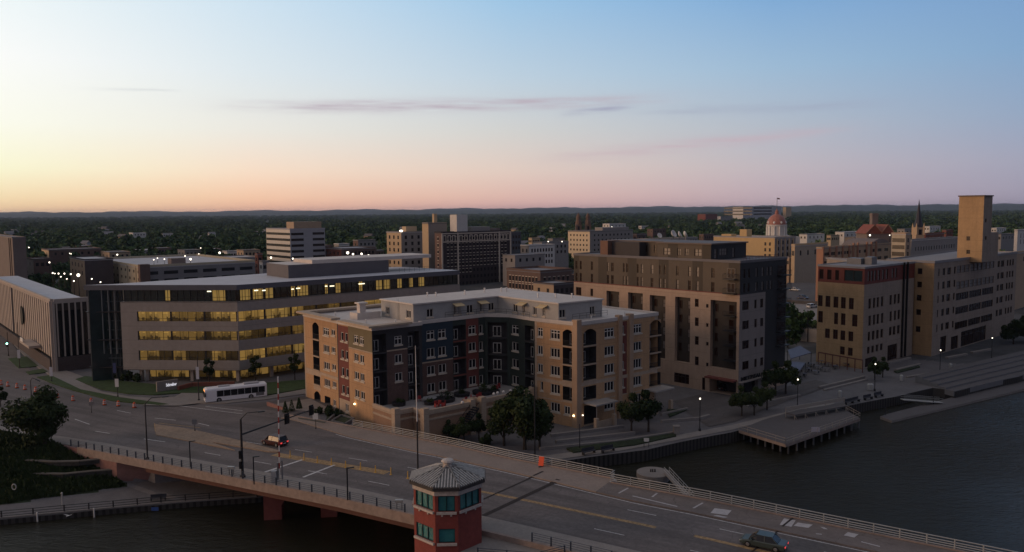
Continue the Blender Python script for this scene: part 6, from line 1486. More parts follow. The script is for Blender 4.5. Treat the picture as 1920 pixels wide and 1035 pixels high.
tplace(T1, 870, 830, .7, 'small tree at the foot of the terrace stair', 2.0)
tplace(T1, 842, 826, .6, 'shrubby tree nearest the bridge end of the terrace wall', 4.0)
tplace(T1, 1184, 812, 1.12, 'left tree of the pair growing before the right end of the apartment block', .5)
tplace(T1, 1216, 809, 1.18, 'right tree of the pair growing before the right end of the apartment block', 2.2)
tplace(T1, 1212, 786, .8, 'tree half hidden behind the pair at the apartment entrance canopy', 3.1)
tplace(T1, 1391, 780, .92, 'leftmost of the low trees on the plaza above the timber deck', 1.2)
tplace(T1, 1414, 778, .86, 'middle one of the low trees on the plaza above the timber deck', .2)
tplace(T1, 1438, 768, .9, 'low tree on the plaza nearest the shop front', 2.4)
tplace(T1, 1454, 742, 1.15, 'tree before the dark side of the bronze clad block', .9)
tplace(T1, 1473, 738, 1.15, 'tree beside the outdoor cafe, left of its lamp', 4.4)
tplace(T1, 1640, 712, .85, 'left tree on the promenade before the tan building', 3.3)
tplace(T1, 1655, 707, .75, 'right tree on the promenade before the tan building', .4)
tplace(T2, 1900, 645, 1.0, 'tree at the right edge behind the promenade end', 2.6)
tplace(T2, 1925, 642, 1.1, 'tree cut by the right edge of the photo', 1.1)
tplace(T3, 393, 722, 1.0, 'left young tree in front of the lit ground floor of the office building', .2)
tplace(T3, 479, 718, 1.05, 'middle young tree in front of the lit ground floor of the office building', 1.7)
tplace(T3, 553, 712, 1.0, 'right young tree in front of the lit office floor beside the orange block', 2.8)
tplace(T1, 1, 763, .62, 'small tree cut by the left edge beside the street', .7)
# shrubs
S1 = tree_proto('', 2.6, 1.6, .0, 700, .15, 31, cat='shrub', name='shrub', lobes=6)
S1['category'] = 'shrub'
for i, (px, py, s, lb_) in enumerate(((598,777,.8,'shrub in the planter nearest the corner of the orange block'),(618,779,1.1,'rounded shrub in the planter before the maroon strip'),(634,782,1.0,'shrub between the two grey planters'),(652,786,.6,'small shrub at the end of the planters beside the railing'),
    (825,824,1.2,'shrub below the first brick pier of the terrace'),(912,834,1.2,'shrub under the right half of the terrace wall'),(1024,784,.6,'first clipped shrub along the orange wall of the right wing'),(1037,787,.6,'second clipped shrub along the orange wall of the right wing'),(1050,790,.6,'third clipped shrub along the orange wall of the right wing'),(1062,794,.55,'clipped shrub closest to the corner lamp of the right wing'),
    (240,714,1.4,'dark shrub bed beside the blue banner at the office glass corner'),(258,716,1.2,'shrub at the foot of the office columns'),(225,712,1.1,'low shrub left of the blue banner'))):
    tplace(S1, px, py, s, lb_, i*1.3)
# bank vegetation: rough tufts over the whole slope, uncountable
rg = random.Random(4); mb = MB(); cnt = 0
while cnt < 34000:
    px, py = rg.uniform(-60, 245), rg.uniform(806, 944); x, y = P(px, py, -1.8)
    if not slope_zone(x, y): continue
    a = math.degrees(atan2(x, y)); z = H(x, y)-.06; s = rg.uniform(.10, .34)*(1.6 if rg.random() < .12 else 1); an = rg.uniform(0, pi); dx, dy = cos(an)*s*.6, sin(an)*s*.6; lx, ly = rg.uniform(-.5,.5)*s, rg.uniform(-.5,.5)*s
    mb.add([(x-dx,y-dy,z-.02),(x+dx,y+dy,z-.02),(x+dx*.4+lx,y+dy*.4+ly,z+s*1.6),(x-dx*.4+lx,y-dy*.4+ly,z+s*1.6)], [(0,1,2,3)]); cnt += 1
o = mb.build('bank_grass', [leafm], kind='stuff'); o['label'] = 'rough grass and undergrowth over the bank left of the bridge'
# town trees, each its own
TW = [tree_proto('', 8.5, 8.5, 1.2, 620, .62, 40+i, group='trees standing among the town buildings', lobes=9) for i in range(3)]
for p_ in TW:
    for c_ in p_.children:
        if c_.name.startswith('crown'): c_.data.materials.clear(); c_.data.materials.append(leafw)
rg = random.Random(77); spots = []
zones = [(52,130,300,420,12,'right of the brown slab tower'),(60,180,430,560,14,'above the far left car park'),(180,380,500,620,18,'behind the parking garage'),(380,500,470,600,12,'left of the white banded office'),(560,720,470,620,24,'between the banded office and the cream block'),(600,720,400,460,8,'just beyond the lamps behind the long office'),(700,735,470,560,5,'left of the cream block with the lamp'),(955,1065,480,620,14,'right of the brick hotel'),(960,1010,380,440,4,'among the grey stores right of the hotel'),(1110,1200,560,680,10,'behind the ivory hotel'),(1190,1340,560,700,18,'behind the satellite dishes'),(1330,1345,450,520,3,'left of the buff yellow building'),(1490,1560,420,560,12,'right of the copper dome'),(1478,1530,225,262,7,'between the bronze clad block and the tan block'),(1560,1700,470,620,18,'around the gabled museum'),(1700,1800,470,620,12,'between the spire and the ochre tower'),(1860,1920,340,560,14,'right of the ochre tower'),(-20,55,360,520,8,'behind the brown slab tower')]
k_ = 0
for x0, x1, d0, d1, n, wh_ in zones:
    for i in range(n):
        px, d = rg.uniform(x0, x1), rg.uniform(d0, d1); x, y = faraway(px, d)
        o = place(TW[k_ % 3], (x, y, -2.1 if x > -20 else -.1), rg.uniform(0, 6), 'leafy tree in the clump '+wh_, rg.uniform(.7, 1.25)); o['group'] = 'trees in the clump '+wh_; k_ += 1
# houses glimpsed in the far woods
HL = 'small pale house half hidden in the far woods'; hp = []
for i, (wc, rc_) in enumerate(((wh, TR_MATS[1]), (cL, TR_MATS[2]), (TR_MATS[0], TR_MATS[1]))):
    r = proto('woodland_house', HL, 'house', 'houses half hidden in the far woods'); m = MB(); m.box(-6,-4,0,6,4,6+i); m.build('wall', [wc], r); m = MB(); z = 6+i; m.add([(-6.5,-4.5,z),(6.5,-4.5,z),(6.5,4.5,z),(-6.5,4.5,z),(-6.5,0,z+3.5),(6.5,0,z+3.5)],[(0,1,5,4),(2,3,4,5),(1,2,5),(3,0,4),(3,2,1,0)]); m.build('roof', [rc_], r)
    m = MB()
    for k in (-4,-1.3,1.3,4): m.box(k-.6,-4.06,3,k+.6,-4.01,4.6)
    m.build('window', [winm], r); hp.append(r)
rh = random.Random(55)
for i in range(54):
    d = rh.uniform(560, 1500); px = rh.uniform(0, 1910); x, y = faraway(px, d)
    place(hp[i % 3], (x, y, 1.6+d*.0018), rh.uniform(-.9,.9), HL, rh.uniform(.55,.95)*(1 if d < 900 else 1.2))
# the wooded plain to the horizon: one mass
src = bpy.data.collections.new('woodland_crowns')
for i in range(5):
    me = crown_mesh('woodland_crown', 13, 11, 190, 1.35, 100+i, 9, leafw, z0=1.5); o = bpy.data.objects.new('woodland_crown', me); src.objects.link(o)
rg = random.Random(9); vs = []; rows = 0; d = 500.0
while d < 9500:
    sp = 11*max(1, (d/900))**.75; n = int(d*1.5/sp)
    for i in range(n):
        if rg.random() < .12: continue
        a = rg.uniform(-37, 37); r = d*rg.uniform(.97, 1.05)/cos(R(a)); x, y = r*sin(R(a)), r*cos(R(a))
        px = 960+x/y*F_PX
        if d < 640 and (1065 < px < 1300 or 1330 < px < 1500): continue
        if d < 700 and rg.random() < .3: continue
        vs.append((x, y, -2 if d < 1500 else -2-(d-1500)*.0004))
    d *= 1.035
def wave(x, y): return sin(x*.0013+1.3)*sin(y*.0009)
me = bpy.data.meshes.new('distant_woodland'); me.from_pydata(vs, [], []); wd = bpy.data.objects.new('distant_woodland', me); col.objects.link(wd); wd['kind'] = 'stuff'; wd['label'] = 'dark wooded plain stretching to the horizon'
ng = bpy.data.node_groups.new('woodland', 'GeometryNodeTree'); ng.interface.new_socket('Geometry', in_out='INPUT', socket_type='NodeSocketGeometry'); ng.interface.new_socket('Geometry', in_out='OUTPUT', socket_type='NodeSocketGeometry')
gi = ng.nodes.new('NodeGroupInput'); go = ng.nodes.new('NodeGroupOutput'); ip = ng.nodes.new('GeometryNodeInstanceOnPoints'); ci = ng.nodes.new('GeometryNodeCollectionInfo'); ci.inputs['Collection'].default_value = src; ci.inputs['Separate Children'].default_value = True; ci.inputs['Reset Children'].default_value = True
ip.inputs['Pick Instance'].default_value = True
ri = ng.nodes.new('FunctionNodeRandomValue'); ri.data_type = 'INT'; ri.inputs[4].default_value = 0; ri.inputs[5].default_value = 4
rz_ = ng.nodes.new('FunctionNodeRandomValue'); rz_.data_type = 'FLOAT'; rz_.inputs[2].default_value = 0; rz_.inputs[3].default_value = 6.28; rz_.inputs['Seed'].default_value = 3
rsz = ng.nodes.new('FunctionNodeRandomValue'); rsz.data_type = 'FLOAT'; rsz.inputs[2].default_value = .75; rsz.inputs[3].default_value = 1.45; rsz.inputs['Seed'].default_value = 5
cxz = ng.nodes.new('ShaderNodeCombineXYZ'); pos = ng.nodes.new('GeometryNodeInputPosition'); ln = ng.nodes.new('ShaderNodeVectorMath'); ln.operation = 'LENGTH'; mr = ng.nodes.new('ShaderNodeMapRange'); mr.inputs[1].default_value = 800; mr.inputs[2].default_value = 9000; mr.inputs[3].default_value = 1; mr.inputs[4].default_value = 3.6
ml_ = ng.nodes.new('ShaderNodeMath'); ml_.operation = 'MULTIPLY'; cs = ng.nodes.new('ShaderNodeCombineXYZ'); mz = ng.nodes.new('ShaderNodeMapRange'); mz.inputs[1].default_value = 1; mz.inputs[2].default_value = 3.6; mz.inputs[3].default_value = 1; mz.inputs[4].default_value = 1.35
mlz = ng.nodes.new('ShaderNodeMath'); mlz.operation = 'MULTIPLY'
lk = ng.links.new
lk(gi.outputs[0], ip.inputs['Points']); lk(ci.outputs[0], ip.inputs['Instance']); lk(ri.outputs[2], ip.inputs['Instance Index']); lk(rz_.outputs[1], cxz.inputs[2]); lk(cxz.outputs[0], ip.inputs['Rotation'])
lk(pos.outputs[0], ln.inputs[0]); lk(ln.outputs[1], mr.inputs[0]); lk(mr.outputs[0], ml_.inputs[0]); lk(rsz.outputs[1], ml_.inputs[1]); lk(ml_.outputs[0], cs.inputs[0]); lk(ml_.outputs[0], cs.inputs[1])
lk(mr.outputs[0], mz.inputs[0]); lk(mz.outputs[0], mlz.inputs[0]); lk(rsz.outputs[1], mlz.inputs[1]); lk(mlz.outputs[0], cs.inputs[2]); lk(cs.outputs[0], ip.inputs['Scale']); lk(ip.outputs[0], go.inputs[0])
md = wd.modifiers.new('woodland', 'NODES'); md.node_group = ng
# ------------------------------------------------------------------ vehicles
tyre = mat('tyre', (.012,.012,.012), .9, 0); rim = mat('wheel_rim', (.25,.25,.26), .35, 0, metal=.6); cglass = mat('car_glass', (.012,.014,.018), .12, 0, spec=.35)
tail = mat('tail_light_lit', (.6,.02,.02), .3, 0, emit=(1,.08,.08), es=.8); headm = mat('headlight', (.6,.6,.58), .15, 0); plate = mat('number_plate', (.6,.6,.6), .5, 0)
def wheel(root, x, y, r, w=.24):
    s = 1 if y > 0 else -1
    mb = MB(); mb.tube((x,y-w/2,r),(x,y+w/2,r), r, r, 16); o = mb.build('wheel', [tyre], root); mb = MB(); mb.tube((x,y+s*(w/2+.001),r),(x,y+s*(w/2+.02),r), r*.62, r*.55, 12); mb.build('rim', [rim], o)
def car(label, L, W, Hh, paint, suv=False, brake=False):
    r = proto('parked_car' if not brake else 'car', label, 'car'); hl, hw = L/2, W/2; belt = Hh*.58
    def loft(st, m_, nm, sm=False):
        mb = MB(); n = len(st[0][1]); v = []
        for x, pr in st: v += [(x, y, z) for y, z in pr]
        f = [(i*n+j, i*n+(j+1) % n, (i+1)*n+(j+1) % n, (i+1)*n+j) for i in range(len(st)-1) for j in range(n)]; f += [tuple(range(n-1,-1,-1)), tuple(range((len(st)-1)*n, len(st)*n))]
        mb.add(v, f); return mb.build(nm, m_, r, smooth=False)
    def sec(w, z0, z1): return [(-w,z0+.12),(-w*.93,z0),(w*.93,z0),(w,z0+.12),(w,z1-.12),(w*.9,z1),(-w*.9,z1),(-w,z1-.12)]
    hood = belt*.94
    body = loft([(-hl,sec(hw*.86,.34,belt*.9)),(-hl+.12,sec(hw*.95,.24,belt)),(-hl*.55,sec(hw,.2,belt+.02)),(hl*.35,sec(hw,.2,belt)),(hl*.62,sec(hw*.98,.2,hood)),(hl-.25,sec(hw*.93,.22,hood*.88)),(hl,sec(hw*.82,.3,hood*.72))], [paint], 'body')
    x0 = -hl+(.12 if suv else .75); x1 = -hl+(.45 if suv else 1.35)
    cs = lambda w, z0, z1: [(-w,z0),(w,z0),(w*.8,z1),(-w*.8,z1)]
    zr_ = Hh-.04
    loft([(x0,cs(hw*.9,belt-.03,belt+.05)),(x1,cs(hw*.93,belt-.03,zr_-.05)),(hl*.05,cs(hw*.93,belt-.03,zr_)),(hl*.24,cs(hw*.92,belt-.03,zr_-.06)),(hl*.60,cs(hw*.9,belt-.04,belt+.02))], [cglass], 'window_glass')
    mb = MB(); mb.prism([(x1-.02,-hw*.74),(hl*.26,-hw*.73),(hl*.26,hw*.73),(x1-.02,hw*.74)], zr_-.03, zr_+.04); mb.build('roof', [paint], r)
    mb = MB()
    for s in (-1,1):
        for xa, xb in ((x0+.05,x1),(hl*.58,hl*.24)): mb.beam((xa,s*hw*.88,belt),(xb,s*hw*.76,zr_),.08,.06)
        mb.beam((-hl*.1,s*hw*.92,belt),(-hl*.1,s*hw*.76,zr_),.09,.05)
    mb.build('pillar', [paint], r)
    rr_ = .34 if suv else .31
    for x in (-L*.30, L*.31):
        for s in (-1,1): wheel(r, x, s*(hw-.08), rr_)
    for s in (-1,1):
        mb = MB(); mb.box(-hl-.015,s*hw*.52,belt*.66,-hl+.14,s*hw*.88,belt*.86); mb.build('tail_light', [tail if brake else mat('tail_light_dark',(.15,.01,.01),.3,0)], r)
        mb = MB(); mb.box(hl-.14,s*hw*.48,hood*.56,hl+.012,s*hw*.80,hood*.70); mb.build('headlight', [headm], r)
        mb = MB(); mb.box(hl*.42,s*hw*.98,belt-.02,hl*.50,s*(hw+.16),belt+.13); mb.build('wing_mirror', [paint], r)
    mb = MB(); mb.box(-hl-.02,-.26,.5,-hl+.1,.26,.62); mb.build('number_plate', [plate], r)
    return r
def carpaint(n, c): return mat(n, c, .28, .04, 1, spec=.6)
def on_bridge(px, py, dz=0): s, t = stpx(px, py); x, y = sx2(s, t); return (x, y, zdk(s)+.02+dz)
c = car('dark maroon hatchback driving onto the bridge beside the raised gate arm', 4.4, 1.85, 1.62, carpaint('maroon_paint', (.05,.010,.012)), True, True); place(c, on_bridge(515,834), R(-31+180))
c = car('grey green saloon with red tail lights lit, driving across the bridge', 4.7, 1.85, 1.45, carpaint('grey_green_paint', (.040,.055,.052)), False, True); place(c, on_bridge(1432,1025), R(-31+180))
for i, (px, py, nm, cc, suv, lb_, rz) in enumerate(((1512,606,'silver_paint',(.35,.35,.36),1,'silver estate car on the upper ramp between the two tan buildings',35),(1522,577,'white_paint',(.55,.55,.55),1,'white car on the ramp beside the tan block',35),(1505,560,'blue_paint',(.03,.05,.12),0,'blue car in the car park behind the tan block',-50),(1490,545,'white_paint',(.55,.55,.55),0,'white car in the car park behind the bronze clad block',-50),(1362,731,'black_paint',(.015,.015,.018),1,'dark car parked inside the garage mouth of the bronze clad block',35))):
    z = 1.8 if px in (1512, 1522) else (-2.2 if px == 1362 else 3.0); x, y = P(px, py, z); c = car(lb_, 4.6, 1.85, 1.6 if suv else 1.45, carpaint(nm, cc), bool(suv)); place(c, (x, y, z+.02), R(rz))
# upper car park deck they stand on, between the tan buildings
a_, b_, c_, d_ = P(1474,612,1.8), P(1534,618,1.8), P(1534,560,1.8), P(1476,560,1.8)
pk = thing('car_park_deck', 'raised pale car park deck between the bronze clad block and the tan block', 'car park', a_+(-2.2,))
mb = MB(); mb.prism([a_, b_, c_, d_], -2.2, 1.8, 0, 1); mb.build('deck', [MATS['town_grey_and_shade'], MATS['pale_concrete']], pk); q = [P(1476,562,3), P(1534,566,3), P(1534,530,3), P(1476,530,3)]; mb = MB(); mb.prism(q, 1.81, 3.0); mb.build('upper_deck', [asphalt], pk)
mb = MB()
for k in range(9): x, y = mix(a_[0],b_[0],k/8), mix(a_[1],b_[1],k/8); mb.beam((x,y,1.8),(x,y,3.0),.1,.1)
mb.beam(a_+(3.0,), b_+(3.0,), .1,.1); mb.beam(a_+(2.4,), b_+(2.4,), .08,.08)
for k in range(4): x, y = mix(a_[0],b_[0],k/3), mix(a_[1],b_[1],k/3); mb.beam((x,y-.4,-2.2),(x,y-.4,5.5),.18,.18)
mb.build('railing', [steel_d], pk)
# bus
bw = mat('bus_white', (.80,.79,.82), .35, .04, 1, spec=.5)
bus = proto('bus', 'white city bus with a dark window band turning out of the side street', 'bus'); BL, BW, BH = 12.0, 2.55, 3.0
sec = [(-BW/2,.35),(BW/2,.35),(BW/2,2.6),(BW/2-.12,2.88),(BW/2-.4,BH),(-BW/2+.4,BH),(-BW/2+.12,2.88),(-BW/2,2.6)]
def xsec(x, k=1, d=0): return [(x, y*k, min(z, BH-d) if z > 1 else z) for y, z in sec]
mb = MB(); v = xsec(-BL/2,.96,.1)+xsec(-BL/2+.2)+xsec(BL/2-.35)+xsec(BL/2,.95,.25)
f = [(i*8+j, i*8+(j+1) % 8, (i+1)*8+(j+1) % 8, (i+1)*8+j) for i in range(3) for j in range(8)]+[tuple(range(7,-1,-1)), tuple(range(24,32))]; mb.add(v, f); mb.build('body', [bw], bus)
for s in (-1,1):
    for i in range(7): x = BL/2-2.2-1.35*i; mb = MB(); mb.box(x-1.29, s*(BW/2+.004), 1.2, x, s*(BW/2+.02), 2.42); mb.build('side_window', [cglass], bus)
    for x in (BL/2-2.6, -BL/2+3.2):
        mb = MB(); mb.tube((x,s*(BW/2-.3),.5),(x,s*(BW/2+.03),.5),.5,.5,18); w = mb.build('wheel', [tyre], bus); mb = MB(); mb.tube((x,s*(BW/2+.031),.5),(x,s*(BW/2+.05),.5),.28,.24,12); mb.build('rim', [rim], w)
    mb = MB(); mb.box(BL/2-.02,s*.75,.6,BL/2+.03,s*1.1,.85); mb.build('headlight', [headm], bus); mb = MB(); mb.box(BL/2-.1,s*(BW/2+.02),1.5,BL/2+.12,s*(BW/2+.3),2.2); mb.build('wing_mirror', [black], bus)
mb = MB(); mb.box(BL/2+.002,-1.12,1.05,BL/2+.03,1.12,2.30); mb.build('windscreen', [cglass], bus)
mb = MB(); mb.box(BL/2-.05,-.95,2.36,BL/2+.04,.95,2.66); mb.build('destination_sign', [mat('amber_sign', (.3,.1,.02), .5, 0, emit=(1,.38,.10), es=1.1)], bus)
mb = MB(); mb.box(-BL/2+.6,BW/2+.004,.55,-BL/2+2.2,BW/2+.02,1.3); mb.box(-BL/2+.6,-BW/2-.02,.55,-BL/2+2.2,-BW/2-.004,1.3); mb.build('engine_grille', [steel_g], bus)
mb = MB(); mb.box(-4.5,-.8,BH+.002,-1.6,.8,BH+.22); mb.box(1.2,-.7,BH+.002,3.4,.7,BH+.16); mb.build('roof_unit', [mat('bus_grey', (.35,.35,.38), .5, 0)], bus)
mb = MB(); mb.box(BL/2-1.55,-BW/2-.02,.5,BL/2-.55,-BW/2-.004,2.35); mb.build('door', [cglass], bus)
b0, b1 = P(393,757.5,0), P(494,746,0); an = atan2(b0[1]-b1[1], b0[0]-b1[0]); nx, ny = sin(an), -cos(an)
if ny < 0: nx, ny = -nx, -ny
place(bus, ((b0[0]+b1[0])/2+nx*1.3, (b0[1]+b1[1])/2+ny*1.3, .06), an)
# ------------------------------------------------------------------ street furniture
def gh(px, py): x, y, z = ground_at(px, py); return (x, y, z+.14)
def hpx(base, px, py): return zat(base[0], base[1], px, py)-base[2]
dr = proto('traffic_drum', '', 'traffic drum', 'orange drums closing the lane'); om = mat('safety_orange', (.62,.10,.03), .6, .05); 
mb = MB(); mb.lathe([(.30,.06),(.29,.3),(.27,.32),(.26,.6),(.24,.62),(.22,.92),(.1,1.0),(.08,1.1)], (0,0,0), 12); mb.build('barrel', [om], dr)
mb = MB(); mb.lathe([(.297,.32),(.275,.47)], (0,0,0), 12); mb.lathe([(.262,.62),(.25,.76)], (0,0,0), 12); mb.build('white_band', [paint_w], dr); mb = MB(); mb.lathe([(.42,0),(.42,.06),(.3,.07)], (0,0,0), 10); mb.build('base', [tyre], dr)
ords = ['first','second','third','fourth','fifth','sixth','seventh','eighth','ninth','tenth','eleventh','twelfth']
for i, (px, py) in enumerate(((2,722),(15,725),(32,728),(47,731),(67,735),(86,740),(109,746),(137,752),(171,757),(196,760),(222,762),(252,765))):
    x, y, z = ground_at(px, py); place(dr, (x, y, z+.06), i, '%s orange drum of the curved row, counted from the left edge' % ords[i], .8 if px in (86,109) else 1.05)
bo = proto('lane_bollard', '', 'bollard', 'yellow flexible posts on the bridge centre line'); ym = mat('bollard_yellow', (.60,.36,.08), .6, .05)
mb = MB(); mb.lathe([(.07,0),(.06,.85),(.03,.9)], (0,0,0), 8); mb.build('post', [ym], bo); mb = MB(); mb.lathe([(.16,0),(.14,.05)], (0,0,0), 8); mb.build('base', [ym], bo)
for i, (px, py) in enumerate(((544,857),(570,862),(595,867.5),(621.5,871.7),(648,877),(676,880),(704,886),(733,890),(764.6,897))):
    place(bo, on_bridge(px, py), 0, '%s yellow lane post along the bridge centre, counted from the median nose' % ords[i], 1.1)
def pole_thing(name, label, cat, base, h, r0, r1, m_=steel_d, group=None): 
    t = thing(name, label, cat, base, group); mb = MB(); mb.tube(base, (base[0],base[1],base[2]+h), r0, r1, 8); mb.lathe([(r0*2,0),(r0*2,.25),(r0*1.2,.35)], base, 8); mb.build('pole', [m_], t); return t
# tall road lamp
def arm_lamp(root, base, h, px, py, dz=.8):
    r = ray(px, py); d = sqrt(base[0]**2+base[1]**2); t = base[1]/r[1]; e = (r[0]*t, base[1]+.3, CAM_H+r[2]*t); top = (base[0], base[1], base[2]+h)
    mid = (mix(top[0],e[0],.35), mix(top[1],e[1],.35), mix(top[2],e[2],.35)+.5)
    mb = MB(); mb.tube(top, mid, .07,.06,6); mb.tube(mid, e, .06,.05,6); mb.build('arm', [steel_d], root)
    v = Vector((e[0]-mid[0], e[1]-mid[1], e[2]-mid[2])).normalized(); mb = MB(); mb.beam(tuple(Vector(e)-v*.1), tuple(Vector(e)+v*.8), .32,.14); mb.build('lantern', [steel_d], root)
b = on_bridge(276.5,864,.2); h = hpx(b, 270, 757); t = pole_thing('street_lamp', 'tall dark road lamp with one arm near the left end of the bridge rail', 'street lamp', b, h, .13,.08); arm_lamp(t, b, h, 304, 745)
b = gh(60,764); h = hpx(b, 57, 714); t = pole_thing('street_lamp', 'dark street lamp standing on the river side pavement behind the big bank tree', 'street lamp', b, h, .11,.07); arm_lamp(t, b, h, 66, 712)
b = gh(373,752); h = hpx(b, 370, 668); t = pole_thing('street_lamp', 'dark lamp post right in front of the bus', 'street lamp', b, h, .12,.08); mb = MB(); z = b[2]+h*.62; mb.box(b[0]-.3,b[1]-.25,z-1.2,b[0]+.3,b[1]-.15,z+1.3); mb.build('banner', [mat('pale_banner', (.5,.5,.55), .7, .05)], t)
# signal mast with two heads on a long arm and a lamp above
b = on_bridge(455,897,.2); h = hpx(b, 451, 786); t = pole_thing('traffic_signal', 'dark signal mast with two signal heads on a long arm over the bridge lanes', 'traffic signal', b, h, .20,.14); arm_lamp(t, b, h, 484, 773)
z0 = b[2]+hpx(b,452,815); ex = on_bridge(560,812)
dirn = Vector((BN[0], BN[1], 0)); e = Vector((b[0], b[1], z0))+dirn*13.5+Vector((0,0,.55)); mb = MB(); mb.tube((b[0],b[1],z0), tuple(e), .13,.07,8); mb.build('mast_arm', [steel_d], t)
for f in (.60, .96):
    p = Vector((b[0],b[1],z0)).lerp(e, f); mb = MB(); mb.beam(tuple(p+Vector((BD[0]*.3,BD[1]*.3,.6))), tuple(p+Vector((BD[0]*.3,BD[1]*.3,-.55))), .5,.35); mb.prism([(p.x+BD[0]*.12-BN[0]*.45,p.y+BD[1]*.12-BN[1]*.45),(p.x+BD[0]*.12+BN[0]*.45,p.y+BD[1]*.12+BN[1]*.45),(p.x+BD[0]*.16+BN[0]*.45,p.y+BD[1]*.16+BN[1]*.45),(p.x+BD[0]*.16-BN[0]*.45,p.y+BD[1]*.16-BN[1]*.45)], p.z-.75, p.z+.8); mb.build('signal_head', [black], t)
mb = MB(); mb.box(b[0]-.35,b[1]-.3,b[2]+2.6,b[0]-.1,b[1]+.1,b[2]+3.7); mb.box(b[0]-.35,b[1]-.3,b[2]+1.2,b[0]-.1,b[1]+.1,b[2]+2.2); mb.build('control_box', [black], t)
b = gh(16,668); h = hpx(b, 14, 622); t = pole_thing('traffic_signal', 'signal pole showing a green light at the left edge', 'traffic signal', b, h, .10,.08); zz_ = b[2]+hpx(b,14,644); mb = MB(); mb.box(b[0]-.22,b[1]-.3,zz_-.9,b[0]+.22,b[1]-.1,zz_+.5); mb.build('signal_head', [black], t); mb = MB(); mb.ball((b[0],b[1]-.36,zz_),.26); mb.build('green_lamp', [mat('green_lamp', (.1,1,.6), .5, 0, emit=(.35,1,.75), es=6)], t)
# banner posts along the verge
for px, py, ty, by, lb_ in ((37,690,604,664,'banner post on the first small lawn by the finned building'),(97,716,645,697,'banner post at the tip of the long curved verge'),(221,745,700,690,'post with a blue banner and a white sign beside the office lawn')):
    b = gh(px,py); h = hpx(b, px, ty); t = pole_thing('banner_post', lb_, 'sign post', b, h, .08,.06); z = b[2]+hpx(b,px,by); mb = MB(); mb.box(b[0]-.7 if px == 221 else b[0]-.35,b[1]-.1,z-1.0,b[0]-.08 if px == 221 else b[0]+.35,b[1]-.04,z+1.1); mb.build('banner', [mat('blue_banner', (.05,.065,.16), .7, .05) if px == 221 else mat('pale_banner', (.5,.5,.55), .7, .05)], t)
    if px == 221: z = b[2]+hpx(b,px,717); mb = MB(); mb.box(b[0]-.4,b[1]-.16,z-.9,b[0]+.35,b[1]-.10,z+.8); mb.build('sign', [white_m], t)

for px, py, ty, w, h_, lb_, nm in ((592,806,776,.45,.7,'black signpost with a small pale sign on the bridge footway by the planters','sign_post'),(366,817,787,.4,.6,'small sign on a thin post on the buff median island','sign_post'),(172,775,754,.4,.5,'small sign with a lamp on a thin post among the orange drums','sign_post')):
    b = gh(px, py) if px != 592 else on_bridge(px, py, .15); h = hpx(b, px, ty); t = pole_thing(nm, lb_, 'sign', b, h, .05,.05); mb = MB(); mb.box(b[0]-w,b[1]-.12,b[2]+h-h_*1.3,b[0]+w,b[1]-.06,b[2]+h+.1); mb.build('sign_plate', [white_m if px == 592 else steel_g], t)
# short bridge lamps
sl = proto('bridge_lamp', '', 'street lamp', 'short square headed lamps on the near bridge footway'); mb = MB(); mb.box(-.09,-.09,0,.09,.09,4.4); mb.build('pole', [steel_d], sl); mb = MB(); mb.box(-.1,-.12,4.4,.95,.12,4.52); mb.build('lantern', [steel_d], sl)
for px, py, lb_ in ((357,878,'short square headed lamp between the tall road lamp and the signal mast'),(476.5,911,'short square headed lamp just left of the raised gate machine'),(652,941,'short square headed lamp midway between gate and red tower')):
    place(sl, on_bridge(px, py, .2), R(20), lb_, hpx(on_bridge(px,py,.2), px, {357:827,476.5:856,652:877}[px])/4.5)
# barrier gate machines
def gate(px, py, top, lb_, striped):
    b = on_bridge(px, py, .15); t = thing('barrier_gate', lb_, 'barrier gate', b); mb = MB(); mb.box(b[0]-.45,b[1]-.35,b[2],b[0]+.25,b[1]+.35,b[2]+1.5); mb.build('housing', [mat('gate_grey', (.30,.31,.33), .5, .05)], t)
    mb = MB(); mb.box(b[0]+.3,b[1]-.12,b[2]+.3,b[0]+.5,b[1]+.12,b[2]+2.6); mb.box(b[0]+.9,b[1]-.12,b[2]+.3,b[0]+1.05,b[1]+.12,b[2]+2.9); mb.build('counterweight', [steel_g], t)
    h = hpx(b, px, top); mb = MB(); n = int(h/.8)
    for k in range(n): mb.beam((b[0]+.6+.012*k,b[1],b[2]+1.0+(h-1)*k/n),(b[0]+.6+.012*(k+1),b[1],b[2]+1.0+(h-1)*(k+1)/n),.14,.14,k % 2 if striped else (0 if k > n*.35 else 2))
    mb.build('gate_arm', [white_m, mat('gate_red', (.35,.04,.03), .6, 0), steel_d], t)
gate(516, 905, 706, 'raised red and white striped gate arm on its grey machine by the near rail', True)
b = on_bridge(770, 958, .15); t = thing('mast', 'tall thin pole, pale above and dark below, rising behind the bridge tower', 'mast', (tcx-3.3, 89.5, 2.6)); b = (tcx-3.3, 90.0, 2.6); x, y = P(784, 905, 2.6); b = (x, y, 2.6); t.location = b; ORG[t.name] = b
h = hpx(b, 780, 648); mb = MB(); mb.tube(b, (b[0],b[1],b[2]+h*.45), .12,.09,8,1); mb.tube((b[0],b[1],b[2]+h*.45),(b[0]-.05,b[1],b[2]+h), .075,.04,8,0); mb.build('pole', [white_m, steel_d], t)
